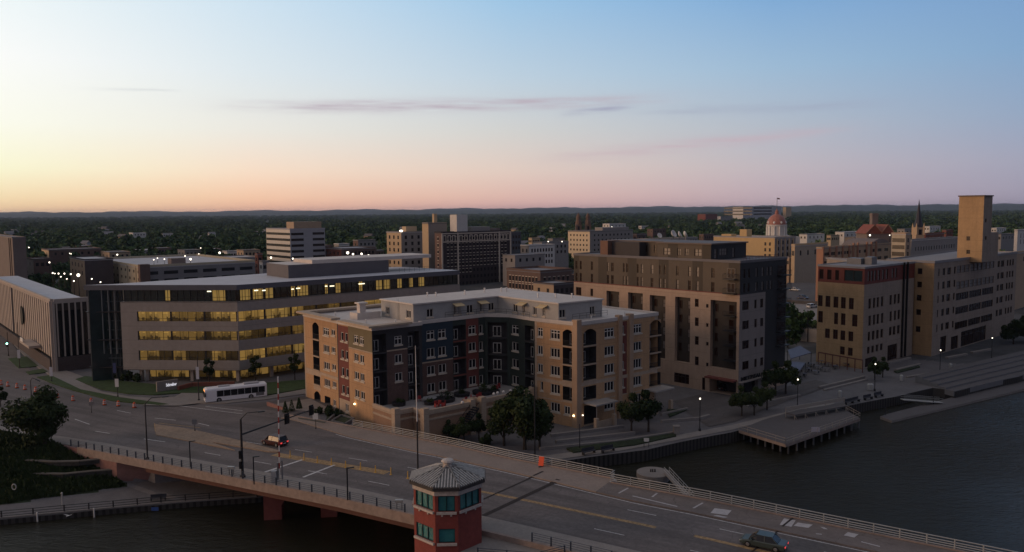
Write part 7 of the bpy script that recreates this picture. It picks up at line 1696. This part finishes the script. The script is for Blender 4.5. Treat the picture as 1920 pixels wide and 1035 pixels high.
# utility boxes on the near footway, orange fence panel and cone on the far one
for px, py, lb_ in ((434,892,'small grey box on legs beside the signal mast'),(749,957,'small box on legs beside the red bridge tower')):
    b = on_bridge(px, py, .15); t = thing('utility_box', lb_, 'utility box', b); mb = MB()
    for dx in (-.3,.3): mb.beam((b[0]+dx,b[1],b[2]),(b[0]+dx,b[1],b[2]+.9),.07,.07)
    mb.build('leg', [steel_d], t); mb = MB(); mb.box(b[0]-.5,b[1]-.2,b[2]+.8,b[0]+.45,b[1]+.2,b[2]+1.15); mb.build('box', [steel_w], t)
b = on_bridge(1014,877,.15); t = thing('barricade', 'orange red barricade leaning on the far bridge rail', 'barricade', b); mb = MB(); mb.beam((b[0],b[1],b[2]+.1),(b[0]+.15,b[1]+.35,b[2]+1.3),.75,.06); mb.build('panel', [mat('hot_orange', (.75,.10,.04), .6, .05)], t); mb = MB(); mb.beam((b[0]-.3,b[1]-.3,b[2]+.03),(b[0]+.4,b[1]+.2,b[2]+.03),.2,.06); mb.build('foot', [tyre], t)
# lit globes on the riverside
gl = proto('promenade_lamp', '', 'street lamp', 'lit lamps along the riverside promenade'); mb = MB(); mb.lathe([(.22,0),(.2,.4),(.08,.5),(.06,5.2),(.12,5.3)], (0,0,0), 8); mb.build('pole', [steel_d], gl); mb = MB(); mb.ball((0,0,5.45),.14); mb.build('globe', [lampglow], gl)
for px, py, ty, lb_ in ((1312,808,748,'lit lamp in the open plaza between the apartment block and the bronze clad block'),(1495,766,712,'lit lamp above the right half of the timber deck'),(1640,733,683,'lit lamp before the tree pair of the tan building'),(1762,702,657,'lit lamp before the ochre return of the long tan building'),(1859,673,634,'lit lamp nearest the far right end of the promenade')):
    x, y, z = ground_at(px, py); place(gl, (x, y, z+.05), 0, lb_, (zat(x, y, px, ty)-z)/5.45)
b = ground_at(1087,842); h = zat(b[0], b[1], 1085, 795)-b[2]; t = pole_thing('street_lamp', 'unlit dark lamp post below the corner of the apartment right wing', 'street lamp', b, h, .09,.06)
b = ground_at(1003,868); b = (b[0], b[1], b[2]); h = zat(b[0], b[1], 1000, 696)-b[2]; t = pole_thing('light_mast', 'tall thin mast rising beside the tallest dark tree', 'mast', b, h, .12,.08); mb = MB(); mb.box(b[0]-.5,b[1]-.1,b[2]+h*.83,b[0]+.1,b[1]+.1,b[2]+h*.86); mb.build('bracket', [steel_d], t)
for (px, py, fc, lb_) in ((1077,779,f5,'x'),(667,757,f1,'x')):
    u, z = fc.uz(px, py); x, y = fc.pt(u, -.25); mb = MB(); mb.ball((x,y,z), .16); mb.build('wall_lamp', [warmglow], ap)
x, y = f6.pt(1.2, -.3); mb = MB(); mb.ball((x,y,f6.z(1095,777)), .13); mb.build('wall_lamp', [lampglow], ap)
# lamps glowing across the town
tl = proto('town_lamp', '', 'street lamp', 'lit lamps across the town behind'); mb = MB(); mb.lathe([(.12,-6),(.08,-.3)], (0,0,0), 5); mb.build('pole', [steel_d], tl); mb = MB(); mb.ball((0,0,0),.30,n=8,k=5); mb.build('globe', [lampglow], tl)
tw_l = [('above the far left trees',[(55,464,420,1.0),(92,492,360,1.1),(131,475,420,.8),(133.5,476,424,.8)]),('over the finned building car park',[(97,512,300,.9),(101,513,302,.7),(108,513,298,.9),(119,513,296,.9),(131,514,290,.9),(145,516,285,1.9),(112,519,280,.7),(123,523,276,.7),(136,527,270,.8),(170,523,278,.8),(186,529,268,.8)]),
 ('on the parking garage roof',[(220,477.5,400,1.3),(288,487,345,.8),(295,484,360,.8),(308,486,352,.9),(323,488,348,1.7),(357,486,360,1.6),(347,480,380,1),(373,476,400,.8),(412,474,420,1.9),(377,465,480,1)]),
 ('behind the long office roof',[(508,483,300,1.2),(549,485,300,1.1),(563,487,295,1.4),(591,486,300,1.1),(606,489,290,1),(618,487.5,295,1),(626,485,300,1.3),(635,488,292,1),(652,474,340,2.0),(662,476.5,335,1.4),(678,476,338,1.4),(691,479,330,1.5),(717,485,300,1.4),(722,481.5,310,1.3),(729,484,304,.9)]),
 ('among the middle blocks',[(1028,453,450,1.0),(1054,453,460,1.0),(1147,425,700,1.0),(1440,493,300,.5),(1674,453,320,1.1),(1630,441,420,1.5),(1667,441,420,.9),(1690,545,260,.4)])]
for grp, l in tw_l:
    n_ = len(l)
    for i, (px, py, d, s) in enumerate(l):
        x, y = faraway(px, d); o = place(tl, (x, y, zat(x, y, px, py)), 0, '%s lit lamp from the left %s' % ((ords+['thirteenth','fourteenth','fifteenth'])[i], grp), s)
# ------------------------------------------------------------------ riverside
def low_wall(pts, w, h, m_, name, label, cat, z=None):
    pw_ = [ground_at(*p) for p in pts]; t = MB()
    for a, b in zip(pw_, pw_[1:]): t.beam((a[0],a[1],a[2]+h/2),(b[0],b[1],b[2]+h/2), w, h)
    o = t.build(name, [m_]); tag(o, label, cat); return o
for pts, w, h, lb_ in (([(1033,818),(1100,810),(1168,801)],.6,.5,'upper bench wall below the apartment entrance'),([(1042,830),(1190,813)],.6,.5,'second bench wall below the apartment entrance'),([(1012,843),(1150,830),(1268,812)],.5,.45,'long kerb wall along the planting strip near the bridge'),
    ([(1240,779),(1289,768)],.5,.5,'kerb of the raised triangular bed by the entrance canopy'),([(1240,792),(1311,786),(1330,781)],.6,.5,'curved bench wall under the plaza lamp'),([(1400,764),(1440,754),(1500,742)],.5,.45,'bench wall on the plaza above the timber deck'),([(1536,728),(1620,708)],.6,.5,'long bench wall before the outdoor cafe'),([(1545,732),(1625,712)],.6,.3,'lower step of the long wall before the outdoor cafe'),
    ([(1666,682),(1706,672)],.8,.45,'pale bench left of the tan building garage door'),([(1680,695),(1725,684)],.8,.45,'dark planter edge before the tan building'),([(1775,672),(1812,665)],.9,.45,'pale bench group before the long tan building'),([(1822,662),(1857,656)],.9,.45,'right pale bench before the long tan building'),([(1700,708),(1810,690),(1862,676)],.5,.35,'long kerb climbing toward the far end of the promenade')):
    low_wall(pts, w, h, conc, 'bench_wall', lb_, 'bench wall')
drape('planting_bed', PX([(1062,842),(1190,826),(1265,814),(1268,819),(1190,836),(1075,850)], -2.2), darkgreen, .25, .3); drape('planting_bed', PX([(1250,768),(1289,769),(1255,783)], -2.2), darkgreen, .2, .2); drape('planting_bed', PX([(1676,697),(1722,686),(1725,689),(1682,700)], -2.2), darkgreen, .2, .2)
drape('promenade_band', PX([(1010,856),(1160,836),(1372,797),(1560,752),(1565,757),(1372,806),(1160,846),(1040,862)], -2.2), conc, .03); drape('plaza_road', PX([(1262,752),(1330,735),(1430,745),(1475,725),(1530,712),(1560,722),(1440,765),(1380,790),(1330,800),(1290,775)], -2.2), asphalt, .03)
# timber river deck on piles
dk = thing('river_deck', 'timber and steel viewing deck jutting over the river from the plaza', 'deck', P(1473,834,-2.2)+(WZ,)); dp = PX([(1385,807),(1473,834),(1613,785),(1588,771),(1560,760),(1500,768),(1430,788)], -2.2)
mb = MB(); mb.prism(dp, -2.65, -2.12, 1, 0); mb.build('deck_boards', [wood, MATS['buff_concrete']], dk)
mb = MB()
for a, b, n in ((dp[0],dp[1],6),(dp[1],dp[2],9)):
    for k in range(n+1): x, y = mix(a[0],b[0],k/n), mix(a[1],b[1],k/n); mb.tube((x+(dp[4][0]-x)*.05,y+(dp[4][1]-y)*.05,WZ-1),(x+(dp[4][0]-x)*.05,y+(dp[4][1]-y)*.05,-2.6),.16,.16,7)
mb.build('pile', [steel_g], dk)
guard([dp[0], dp[1]], -2.12, 1.05, mat('tan_rail', (.33,.29,.25), .6, .05), dk, name='railing', gap=2.0, bars=2); guard([dp[1], dp[2], dp[3]], -2.12, 1.0, MATS['tan_rail'], dk, name='railing', gap=2.6, bars=2)
wb_ = PX([(1473,783),(1490,787),(1586,770),(1583,763)], -2.12); sh_ = thing('shade_bench', 'long raised bench frame on the back of the timber deck', 'bench', wb_[0]+(-2.12,)); mb = MB(); mb.prism(wb_, -1.35, -1.15); mb.build('seat', [wood], sh_); mb = MB()
for k in range(6): x, y = mix(wb_[1][0],wb_[2][0],k/5), mix(wb_[1][1],wb_[2][1],k/5); mb.beam((x,y,-2.12),(x,y,-1.3),.12,.12); mb.beam((x+.5,y,-2.12),(x,y,-1.35),.09,.09)
for k in range(4): x, y = mix(wb_[0][0],wb_[3][0],k/3), mix(wb_[0][1],wb_[3][1],k/3); mb.beam((x,y,-2.12),(x,y,-.4),.1,.1)
mb.beam(wb_[0]+(-.45,), wb_[3]+(-.45,), .1,.7); mb.build('frame', [MATS['tan_rail']], sh_)
sg = thing('deck_sign', 'small pale notice on the river rail of the timber deck', 'sign', P(1529,809,-2.12)+(-2.12,)); x, y = P(1529,811,-2.12); mb = MB(); mb.box(x-.75,y-.1,-2.0,x+.75,y-.04,-1.1); mb.build('panel', [mat('pale_lilac_panel', (.40,.40,.50), .6, .05)], sg)
# floating dock and gangway, stepped seating
fd_ = thing('floating_dock', 'long grey floating dock lying along the river at the right edge', 'dock', P(1650,781,-3.7)+(WZ,)); q = PX([(1650,781),(1672,788.5),(1920,729),(2200,662),(2160,650),(1920,710),(1664,776)], -3.7); mb = MB(); mb.prism(q, WZ-.3, -3.7, 1, 0); mb.build('float', [wood, conc], fd_)
mb = MB()
for px, py in ((1660,778),(1750,757),(1841,733),(1905,716)): x, y = P(px, py, -3.7); mb.tube((x,y,WZ-1),(x,y,-2.2),.12,.12,7)
mb.build('mooring_pile', [steel_d], fd_); gw = thing('gangway', 'pale gangway crossing from the promenade to the floating dock', 'gangway', P(1690,750,-2.4)+(-3,)); a, b = P(1692,749,-2.4), P(1765,755,-3.6); mb = MB(); mb.beam(a+(-2.4,), b+(-3.55,), 1.4,.12); mb.build('walkway', [steel_w], gw); mb = MB()
for s in (-.7,.7): mb.beam((a[0],a[1]+s,-1.5),(b[0],b[1]+s,-2.6),.06,.06); mb.beam((a[0],a[1]+s,-1.95),(b[0],b[1]+s,-3.1),.05,.05)
mb.build('railing', [steel_w], gw)
stp = thing('seating_steps', 'broad stepped timber seating running down to the water at the right edge', 'steps', P(1790,734,-2.2)+(WZ,)); e0, e1, i0, i1 = P(1788,734,-2.2), P(2100,660,-2.2), P(1716,716,-2.2), P(2030,641,-2.2)
for k in range(5):
    f0, f1_ = k/5, (k+1)/5; m = lambda A, B, f: (mix(A[0],B[0],f), mix(A[1],B[1],f)); mb = MB(); mb.prism([m(e0,i0,f0), m(e1,i1,f0), m(e1,i1,f1_), m(e0,i0,f1_)], -3.3, -2.15+.36*k, 1, 0); mb.build('step', [wood, steel_g], stp)
# round mooring dolphin
do = thing('mooring_dolphin', 'round pale concrete dolphin standing in the river beside the bridge', 'dolphin', P(1225,885,-3.1)+(WZ,)); x, y = P(1225,885,-3.1); mb = MB(); mb.lathe([(2.5,-1.7+WZ+3.1),(2.5,-.75),(2.62,-.7),(2.62,0),(2.5,.05)], (x,y,-3.1), 28); mb.build('cap', [conc], do); mb = MB(); mb.lathe([(2.4,-3),(2.4,-.7)], (x,y,-3.1), 20); mb.build('sheet_pile_skirt', [sheetpile], do)
mb = MB()
for dx in (-.4,-.1,.25): mb.lathe([(.12,0),(.09,.35),(.14,.42)], (x+dx,y,-3.06), 7)
mb.build('cleat', [black], do)
gw = thing('catwalk', 'narrow railed catwalk running from the round dolphin back under the bridge', 'catwalk', (x+2,y-1,-3)); a, b = P(1250,886,-2.9), P(1296,935,-2.6); mb = MB(); mb.beam(a+(-2.95,), b+(-2.75,), .9,.15); mb.build('walkway', [conc], gw); mb = MB()
for s in (-.4,.4):
    for h in (.45,.9): mb.beam((a[0]+s,a[1],-2.95+h),(b[0]+s,b[1],-2.75+h),.06,.06)
for k in range(6): mb.beam((mix(a[0],b[0],k/5)+.4,mix(a[1],b[1],k/5),-2.9),(mix(a[0],b[0],k/5)+.4,mix(a[1],b[1],k/5),-2.0),.06,.06)
mb.build('railing', [steel_w], gw)
# outdoor cafe beside the tan block
cp = mat('blue_grey_canopy', (.10,.105,.165), .6, .1, .5)
for (pts, z, lb_) in (([(1477,656),(1500,648),(1521,661),(1483,672)],1.6,'upper slatted blue grey canopy beside the cafe'),([(1480,684),(1484,677),(1510,680),(1500,694)],.9,'lower blue grey canopy over the cafe door')):
    q = PX(pts, z); t = thing('canopy', lb_, 'canopy', q[0]+(-2.2,)); mb = MB(); mb.prism(q, z-.15, z); mb.build('roof', [cp], t); mb = MB()
    for p in q: mb.beam(p+(-2.2,), p+(z-.1,), .12,.12)
    mb.build('post', [steel_d], t)
tbp = proto('cafe_table', '', 'table', 'tables of the outdoor cafe'); mb = MB(); mb.lathe([(.5,.72),(.5,.76)], (0,0,0), 10); mb.build('tabletop', [mat('cafe_table_top', (.10,.10,.14), .5, .05)], tbp); mb = MB(); mb.tube((0,0,0),(0,0,.72),.05,.05); mb.lathe([(.3,0),(.05,.06)], (0,0,0), 8); mb.build('pedestal', [steel_d], tbp)
chp = proto('cafe_chair', '', 'chair', 'chairs of the outdoor cafe'); cm_ = mat('cafe_chair_dark', (.04,.04,.05), .6, .05); mb = MB(); mb.box(-.23,-.23,.43,.23,.23,.47); mb.build('seat', [cm_], chp); mb = MB(); mb.box(-.23,.2,.5,.23,.24,.92); mb.build('backrest', [cm_], chp)
for sx_2 in (-1,1):
    for sy_2 in (-1,1): mb = MB(); mb.beam((sx_2*.2,sy_2*.2,0),(sx_2*.2,sy_2*.2,.43),.035,.035); mb.build('leg', [steel_d], chp)
rows_n = ['first','second','third']
for j in range(3):
    for i in range(6):
        px, py = 1490+i*19+j*6, 711-i*4.9-j*9.5; x, y, z = ground_at(px, py); where = '%s table from the canopy in the %s row back from the promenade' % (ords[i], rows_n[j]); place(tbp, (x, y, z+.06), 0, where, 1.15)
        for k in range(2): a = k*pi+i+.4*j; place(chp, (x+.95*cos(a), y+.95*sin(a), z+.06), a-pi/2, '%s chair at the %s cafe table in the %s row' % (('near','far')[k] if sin(a) < 0 and k == 0 or (k == 1 and sin(a) > 0) else ('left','right')[k], ords[i], rows_n[j]), 1.0)
pg_ = thing('pergola', 'dark red brown pergola frame along the foot of the tan block', 'pergola', P(1532,672,-2.2)+(-2.2,)); a, b = P(1534,683,-2.2), P(1617,699,-2.2); mb = MB()
for k in range(7): x, y = mix(a[0],b[0],k/6), mix(a[1],b[1],k/6); mb.beam((x,y,-2.2),(x,y,.9),.16,.16)
mb.build('post', [MATS['red_brown_rail']], pg_); mb = MB(); mb.beam(a+(.95,), b+(.95,), .2,.25); mb.beam(a+(-1.2,), b+(-1.2,), .06,.06); mb.build('beam', [MATS['red_brown_rail']], pg_)
bn = proto('litter_bin', '', 'litter bin', 'paired bins along the promenade'); mb = MB(); mb.lathe([(.3,0),(.3,1.0),(.34,1.02),(.2,1.2)], (0,0,0), 10); mb.build('body', [steel_w], bn)
for px, py, lb_ in ((1575,744,'grey bin on the promenade right of the timber deck'),(1629,731,'left grey bin under the promenade tree pair'),(1634,731,'right grey bin under the promenade tree pair'),(1690,714,'grey bin before the tan building garage door'),(1782,692,'grey bin on the promenade before the long tan building')):
    x, y, z = ground_at(px, py); place(bn, (x, y, z+.05), 0, lb_, 1.2)
be = proto('bench', '', 'bench', 'dark benches along the quay'); mb = MB(); mb.box(-1.2,-.3,.42,1.2,.3,.5); mb.build('seat', [cm_], be); mb = MB(); mb.box(-1.2,.25,.5,1.2,.32,.95); mb.build('backrest', [cm_], be); mb = MB(); mb.box(-1.1,-.25,0,-1.0,.28,.42); mb.box(1.0,-.25,0,1.1,.28,.42); mb.build('leg', [steel_d], be)
for px, py, lb_ in ((1592,757,'dark bench at the quay edge right beside the timber deck'),(1604,754,'second dark bench right of the timber deck'),(1628,749,'dark bench left of the middle of the quay'),(1648,744,'dark bench nearest the gangway'),(1140,847,'long dark bench on the quay near the bridge'),(1104,851,'dark bench on the quay closest to the bridge')):
    x, y, z = ground_at(px, py); place(be, (x, y, z+.05), R(33), lb_, 1.1)
kiosk = thing('ticket_stand', 'small stand with a pale board on the quay edge', 'stand', ground_at(1212,838)); b = ground_at(1212,838); mb = MB(); mb.box(b[0]-.45,b[1],b[2]+1.0,b[0]+.45,b[1]+.05,b[2]+1.6); mb.build('board', [white_m], kiosk); mb = MB(); mb.beam((b[0]-.4,b[1],b[2]),(b[0]-.4,b[1],b[2]+1.1),.07,.07); mb.beam((b[0]+.4,b[1],b[2]),(b[0]+.4,b[1],b[2]+1.1),.07,.07); mb.build('leg', [steel_d], kiosk)
pl = thing('plaza_pillar', 'square pale pillar on the promenade right of the apartment trees', 'pillar', ground_at(1268,812)); b = ground_at(1268,814); mb = MB(); mb.box(b[0]-.5,b[1]-.5,b[2],b[0]+.5,b[1]+.5,b[2]+1.5); mb.box(b[0]-.6,b[1]-.6,b[2]+1.5,b[0]+.6,b[1]+.6,b[2]+1.65); mb.build('shaft', [conc], pl)
# ------------------------------------------------------------------ left bank: retaining walls, promenade rail, small things
def bankwall(pts, z, h, lb_):
    t = MB(); q = [P(a, b, z) for a, b in pts]
    for a, b in zip(q, q[1:]): t.beam((a[0],a[1],z-h/2),(b[0],b[1],z-h/2), .5, h); t.beam((a[0],a[1],z+.06),(b[0],b[1],z+.06), .7,.14,1)
    o = t.build('retaining_wall', [mat('bank_wall_stone', (.060,.056,.050), .9, .2, 1.2, fine=(4,.3)), mat('wall_coping', (.12,.105,.09), .85, .1)]); tag(o, lb_, 'retaining wall')
bankwall([(30,884),(70,888),(120,889),(170,884),(236,879)], -1.6, 1.1, 'lower curved stone retaining wall across the bank')
bankwall([(50,863),(100,866),(150,865),(196,860)], -.4, .6, 'upper thin stone retaining wall across the bank')
qr = [(SH[0][0],SH[0][1])]+[(p[0],p[1]+.35) for p in SH[1:5]]
rl = thing('quay_railing', 'dark railing along the low river walk left of and under the bridge', 'railing', (qr[2][0], qr[2][1], -3.4)); pts = []
for a, b in zip(qr, qr[1:]):
    n = max(1, int(math.dist(a, b)/2.9)); pts += [(mix(a[0],b[0],k/n), mix(a[1],b[1],k/n)) for k in range(n)]
pts = [p for p in pts if p[0] > -110]+[qr[-1]]; mb = MB()
for p in pts: mb.beam(p+(-3.4,), p+(-2.3,), .13,.13)
for a, b in zip(pts, pts[1:]):
    for h in (.35,.7,1.05): mb.beam(a+(-3.4+h,), b+(-3.4+h,), .06 if h < 1 else .1,.06)
    mb.beam(a+(-3.3,), b+(-3.3,), .35,.18,1)
mb.build('rail', [steel_d, conc], rl)
for px, py, lb_ in ((73,968,'pale mooring post at the left end of the river walk wall'),(179,960,'pale mooring post midway along the river walk wall')):
    x, y = P(px, py, -3.6); t = MB(); t.tube((x,y-.4,-4.6),(x,y-.4,-2.9),.10,.10,8); tag(t.build('mooring_post', [white_m]), lb_, 'post')
x, y = P(130,966,-3.0); gb2 = MB(); gb2.add([(x-.75,y-.2,-2.75),(x-.35,y-.1,-2.98),(x,y,-3.08),(x+.38,y+.1,-2.8),(x+.75,y+.25,-2.5),(x-.3,y+.15,-3.0),(x,y+.2,-3.08),(x+.35,y+.3,-2.8)],[(0,1,5),(1,2,6,5),(2,3,7,6),(3,4,7)]); gb2.tube((x-.25,y-.1,-3.1),(x+.2,y+.25,-3.0),.07,.03,6); gb2.ball((x-.3,y-.13,-3.1),.07)
tag(gb2.build('gull', [white_m]), 'white gull flying low along the river walk wall', 'gull')
x, y, z = ground_at(28,928); t = thing('life_ring', 'pale ring shaped marker on a post in the bank grass', 'life ring', (x,y,z)); mb = MB()
for i in range(14):
    a, b = 2*pi*i/14, 2*pi*(i+1)/14; mb.tube((x+.30*cos(a),y-.1,z+1.3+.42*sin(a)),(x+.30*cos(b),y-.1,z+1.3+.42*sin(b)),.08,.08,6)
mb.build('ring', [steel_w], t); mb = MB(); mb.beam((x,y,z),(x,y,z+1.0),.07,.07); mb.build('post', [steel_d], t)
x, y, z = ground_at(117,946); t = thing('path_post', 'slim pale post standing at the grass edge of the river walk', 'post', (x,y,z)); mb = MB(); mb.box(x-.1,y-.1,z,x+.1,y+.1,z+1.6); mb.ball((x,y,z+1.75),.16); mb.build('shaft', [steel_w], t)
x, y, z = ground_at(297,938); o = place(be, (x, y, -3.35), R(12), 'bench on the low river walk under the bridge end', .9)
for px, py, lb_ in ((293,953,'small blue sign on the river walk wall near the bridge'),(62,972,'small blue sign on the river walk wall at the far left')):
    x, y = P(px, py, -3.9); t = MB(); t.box(x-.5,y-.45,-4.1,x+.5,y-.40,-3.6); tag(t.build('wall_sign', [mat('sign_blue', (.04,.09,.28), .5, .05)]), lb_, 'sign')
# ------------------------------------------------------------------ office sign wall, planters and screens by the orange block
sw_ = thing('sign_wall', 'grey sign wall with white lettering on the office lawn', 'sign', P(315,738,0)+(0,)); a, b = P(294,736,0), P(334,730,0); g = Fac(a, b, 0, 2.2); mb = MB(g.T); mb.box(0,-.25,0,g.L,.25,2.3); mb.build('wall', [greyt], sw_); text_on(g, 'Schreiber', g.L*.42, 1.05, .9, mat('lit_letters', (.8,.8,.8), .5, 0, emit=(.9,.9,1), es=.5), sw_, y=-.3, width=g.L*.5)
t = MB(); q = [P(334,731,.2), P(360,724,.2), P(440,722,.2)]
for p0, p1 in zip(q, q[1:]): t.beam(p0+(.5,), p1+(.5,), .5, 1.0)
tag(t.build('brick_wall', [redb]), 'low red brick wall behind the bus, running from the sign wall', 'wall')
plm = mat('planter_grey', (.13,.13,.135), .8, .1, 1)
for pts, h, lb_ in (([(562,788),(585,793),(608,777),(586,772)],1.1,'grey planter box nearest the street corner of the orange block'),([(586,792),(612,797),(628,783),(606,778)],1.2,'middle grey planter box before the orange block'),([(622,797),(646,803),(664,792),(640,786)],1.3,'right grey planter box before the maroon strip'),([(655,805),(672,808),(680,800),(664,796)],.9,'small stepped grey planter beside the end of the bridge rail')):
    q = PX(pts, .3); t = thing('planter', lb_, 'planter', q[0]+(0,), 'grey planters before the orange block'); mb = MB()
    for a, b in zip(q, q[1:]+q[:1]): mb.beam(a+(h/2-.1,), b+(h/2-.1,), .3, h)
    mb.build('wall', [plm], t); mb = MB(); mb.prism(q, 0, h-.35); mb.build('soil', [darkgreen], t)
t = MB(); q = [P(560,790,.8), P(610,799,1.0), P(667,806,1.4)]
for p0, p1 in zip(q, q[1:]): t.beam(p0+(.9,), p1+(1.2,), .12, 1.2)
tag(t.build('screen_fence', [mat('slate_panel', (.07,.08,.085), .7, .1)]), 'dark slate panel fence between the planters and the bridge footway', 'fence')
q = [P(702,789,0), P(754,800,0)]; t = MB(); t.beam(q[0]+(.9,), q[1]+(.9,), .5, 2.2); tag(t.build('garden_wall', [MATS['podium_brick']]), 'low tan brick wall with a pale top between bridge rail and terrace', 'wall')

lw = MB(); a, b = P(502,766,0), P(532,777,0); lw.beam(a+(.7,), b+(.7,), .35, 1.3); tag(lw.build('garden_wall', [pinkwall]), 'low rose wall at the street corner left of the orange block', 'wall')
cn = proto('cone_shrub', '', 'shrub'); mb = MB(); rg = random.Random(6)
for i in range(420):
    z = rg.random()**1.2*2.1; r_ = .55*(1-z/2.2)+.04; a = rg.uniform(0,2*pi); x, y = r_*cos(a), r_*sin(a); s = .10; mb.add([(x-s,y,z),(x,y-s,z+.05),(x+s,y,z+.12),(x,y+s,z+.06)],[(0,1,2,3)])
mb.build('foliage', [leafm], cn); mb = MB(); mb.lathe([(.25,-.3),(.3,.05)], (0,0,.25), 8); mb.build('pot', [steel_d], cn)
for px, py, lb_ in ((535,775,'leftmost of the three pointed shrubs by the street corner'),(547,772,'middle one of the three pointed shrubs by the street corner'),(561,768,'rightmost of the three pointed shrubs by the street corner')):
    x, y, z = ground_at(px, py); place(cn, (x, y, z+.15), px, lb_, .95)
# ------------------------------------------------------------------ terrace furniture
tf = lambda px, py: P(px, py, TZ)
rc = mat('red_plastic', (.26,.03,.03), .5, .05); chr_ = proto('terrace_chair', '', 'chair', 'red chairs on the apartment terrace'); mb = MB(); mb.box(-.28,-.28,.36,.28,.28,.42); mb.build('seat', [rc], chr_); mb = MB(); mb.box(-.28,.22,.42,.28,.28,1.0); mb.build('backrest', [rc], chr_); mb = MB()
mb.box(-.34,-.3,0,-.28,.3,.58); mb.box(.28,-.3,0,.34,.3,.58); mb.build('arm', [rc], chr_)
for px, py, lb_ in ((819,763,'red chair nearest the stair on the apartment terrace'),(826,761,'red chair second from the stair on the apartment terrace'),(832,762,'red chair third from the stair on the apartment terrace'),(872,755,'red chair behind the parapet left of the pale globes'),(886,751,'red chair in the middle of the terrace parapet row'),(893,749,'red chair right of the middle in the terrace parapet row'),(899,747,'red chair at the right end of the parapet row'),(930,732,'red chair at the back of the terrace by the green wall'),(934,728,'deep red chair highest on the terrace against the green wall'),(786,752,'red chair near the left pier of the terrace')):
    x, y = tf(px, py); place(chr_, (x, y, TZ+.01), px*.3, lb_, 1.1)
for px, py, s, lb_ in ((833,752,1.3,'large round dark planter bed in the middle of the terrace'),(866,742,1.0,'dark planter bed under the maroon balconies'),(905,738,1.3,'round planted bed with grass before the green bay'),(925,737,.8,'small dark planter right of the round planted bed'),(806,758,.7,'dark planter beside the left window bay'),(748,760,.8,'planter box on the parapet left of the flag pole')):
    x, y = tf(px, py); t = thing('terrace_planter', lb_, 'planter', (x, y, TZ)); mb = MB(); mb.lathe([(1.5*s,0),(1.6*s,.6),(1.35*s,.6),(1.3*s,.5)], (x,y,TZ+.004), 14); mb.build('pot', [steel_d], t)
    me = crown_mesh('foliage', 2.6*s, 1.1*s, 260, .13, int(px), 6, leafm); o = bpy.data.objects.new('foliage', me); col.objects.link(o); o.parent = t; o.location = (0,0,.45)
gb3 = proto('globe_ornament', '', 'globe', 'pale globes on the terrace parapet'); mb = MB(); mb.ball((0,0,.3),.3,n=12,k=8); mb.build('globe', [white_m], gb3, smooth=True)
for i, (px, py) in enumerate(((867,757),(926,741),(933,739),(944,737),(957,735))): x, y = P(px, py, TZ+.8); place(gb3, (x, y, TZ+.76), 0, '%s pale globe from the left on the terrace parapet' % ords[i], .95)
tbt = proto('terrace_table', 'glass topped table among dark chairs on the left of the terrace', 'table'); mb = MB(); mb.lathe([(1.3,.72),(1.3,.76)], (0,0,0), 18); mb.build('tabletop', [mat('frosted_top', (.30,.30,.31), .4, .05)], tbt); mb = MB(); mb.tube((0,0,0),(0,0,.72),.07,.07); mb.build('pedestal', [steel_d], tbt); x, y = tf(806,753); place(tbt, (x, y, TZ), 0)
# far ridge
rg = random.Random(2)
for nm, d, prof, seed in (('hills', 10500, [(-40,50),(-33,54),(-26,50),(-18,48),(-12,52),(-4,60),(2,66),(10,70),(20,74),(30,76),(40,80)], 1), ('far_hills', 13500, [(-40,70),(-33,76),(-20,74),(-8,84),(0,88),(10,92),(20,90),(33,84),(42,84)], 5)):
    mb = MB(); n = 260; v = []
    for i in range(n+1):
        a = -42+84*i/n; h = interp(a, prof)*(1+.10*sin(a*.9+seed)+.06*sin(a*2.7+seed*2)+.03*sin(a*7))+rg.uniform(-2,2); dd = d*(1+.03*sin(a*.5))
        sa, ca = sin(R(a)), cos(R(a))
        v += [((dd-1800)*sa/ca*ca, (dd-1800)*ca, -40), ((dd-500)*sa, (dd-500)*ca, h*.75), (dd*sa, dd*ca, h), ((dd+1500)*sa, (dd+1500)*ca, h*.6), ((dd+2600)*sa, (dd+2600)*ca, -60)]
    for i in range(n):
        for j in range(4): a = i*5+j; mb.f.append((a, a+5, a+6, a+1)); mb.m.append(0)
    mb.v = v; mb.build(nm, [mat('hill_woods', (.045,.062,.055), 1, .2, .004)], kind='structure')
# haze
hz = MB(); hz.box(-16500, -300, -62, 16500, 17000, 112); hzm = bpy.data.materials.new('haze_air'); hzm.use_nodes = True; t = hzm.node_tree; t.nodes.clear()
pv = t.nodes.new('ShaderNodeVolumePrincipled'); pv.inputs['Color'].default_value = (.55,.66,.90,1); pv.inputs['Density'].default_value = 3.8e-5; pv.inputs['Anisotropy'].default_value = .2; mo = t.nodes.new('ShaderNodeOutputMaterial'); t.links.new(pv.outputs[0], mo.inputs['Volume'])
o = hz.build('haze', [hzm], kind='stuff'); o['label'] = 'thin evening haze over the plain'
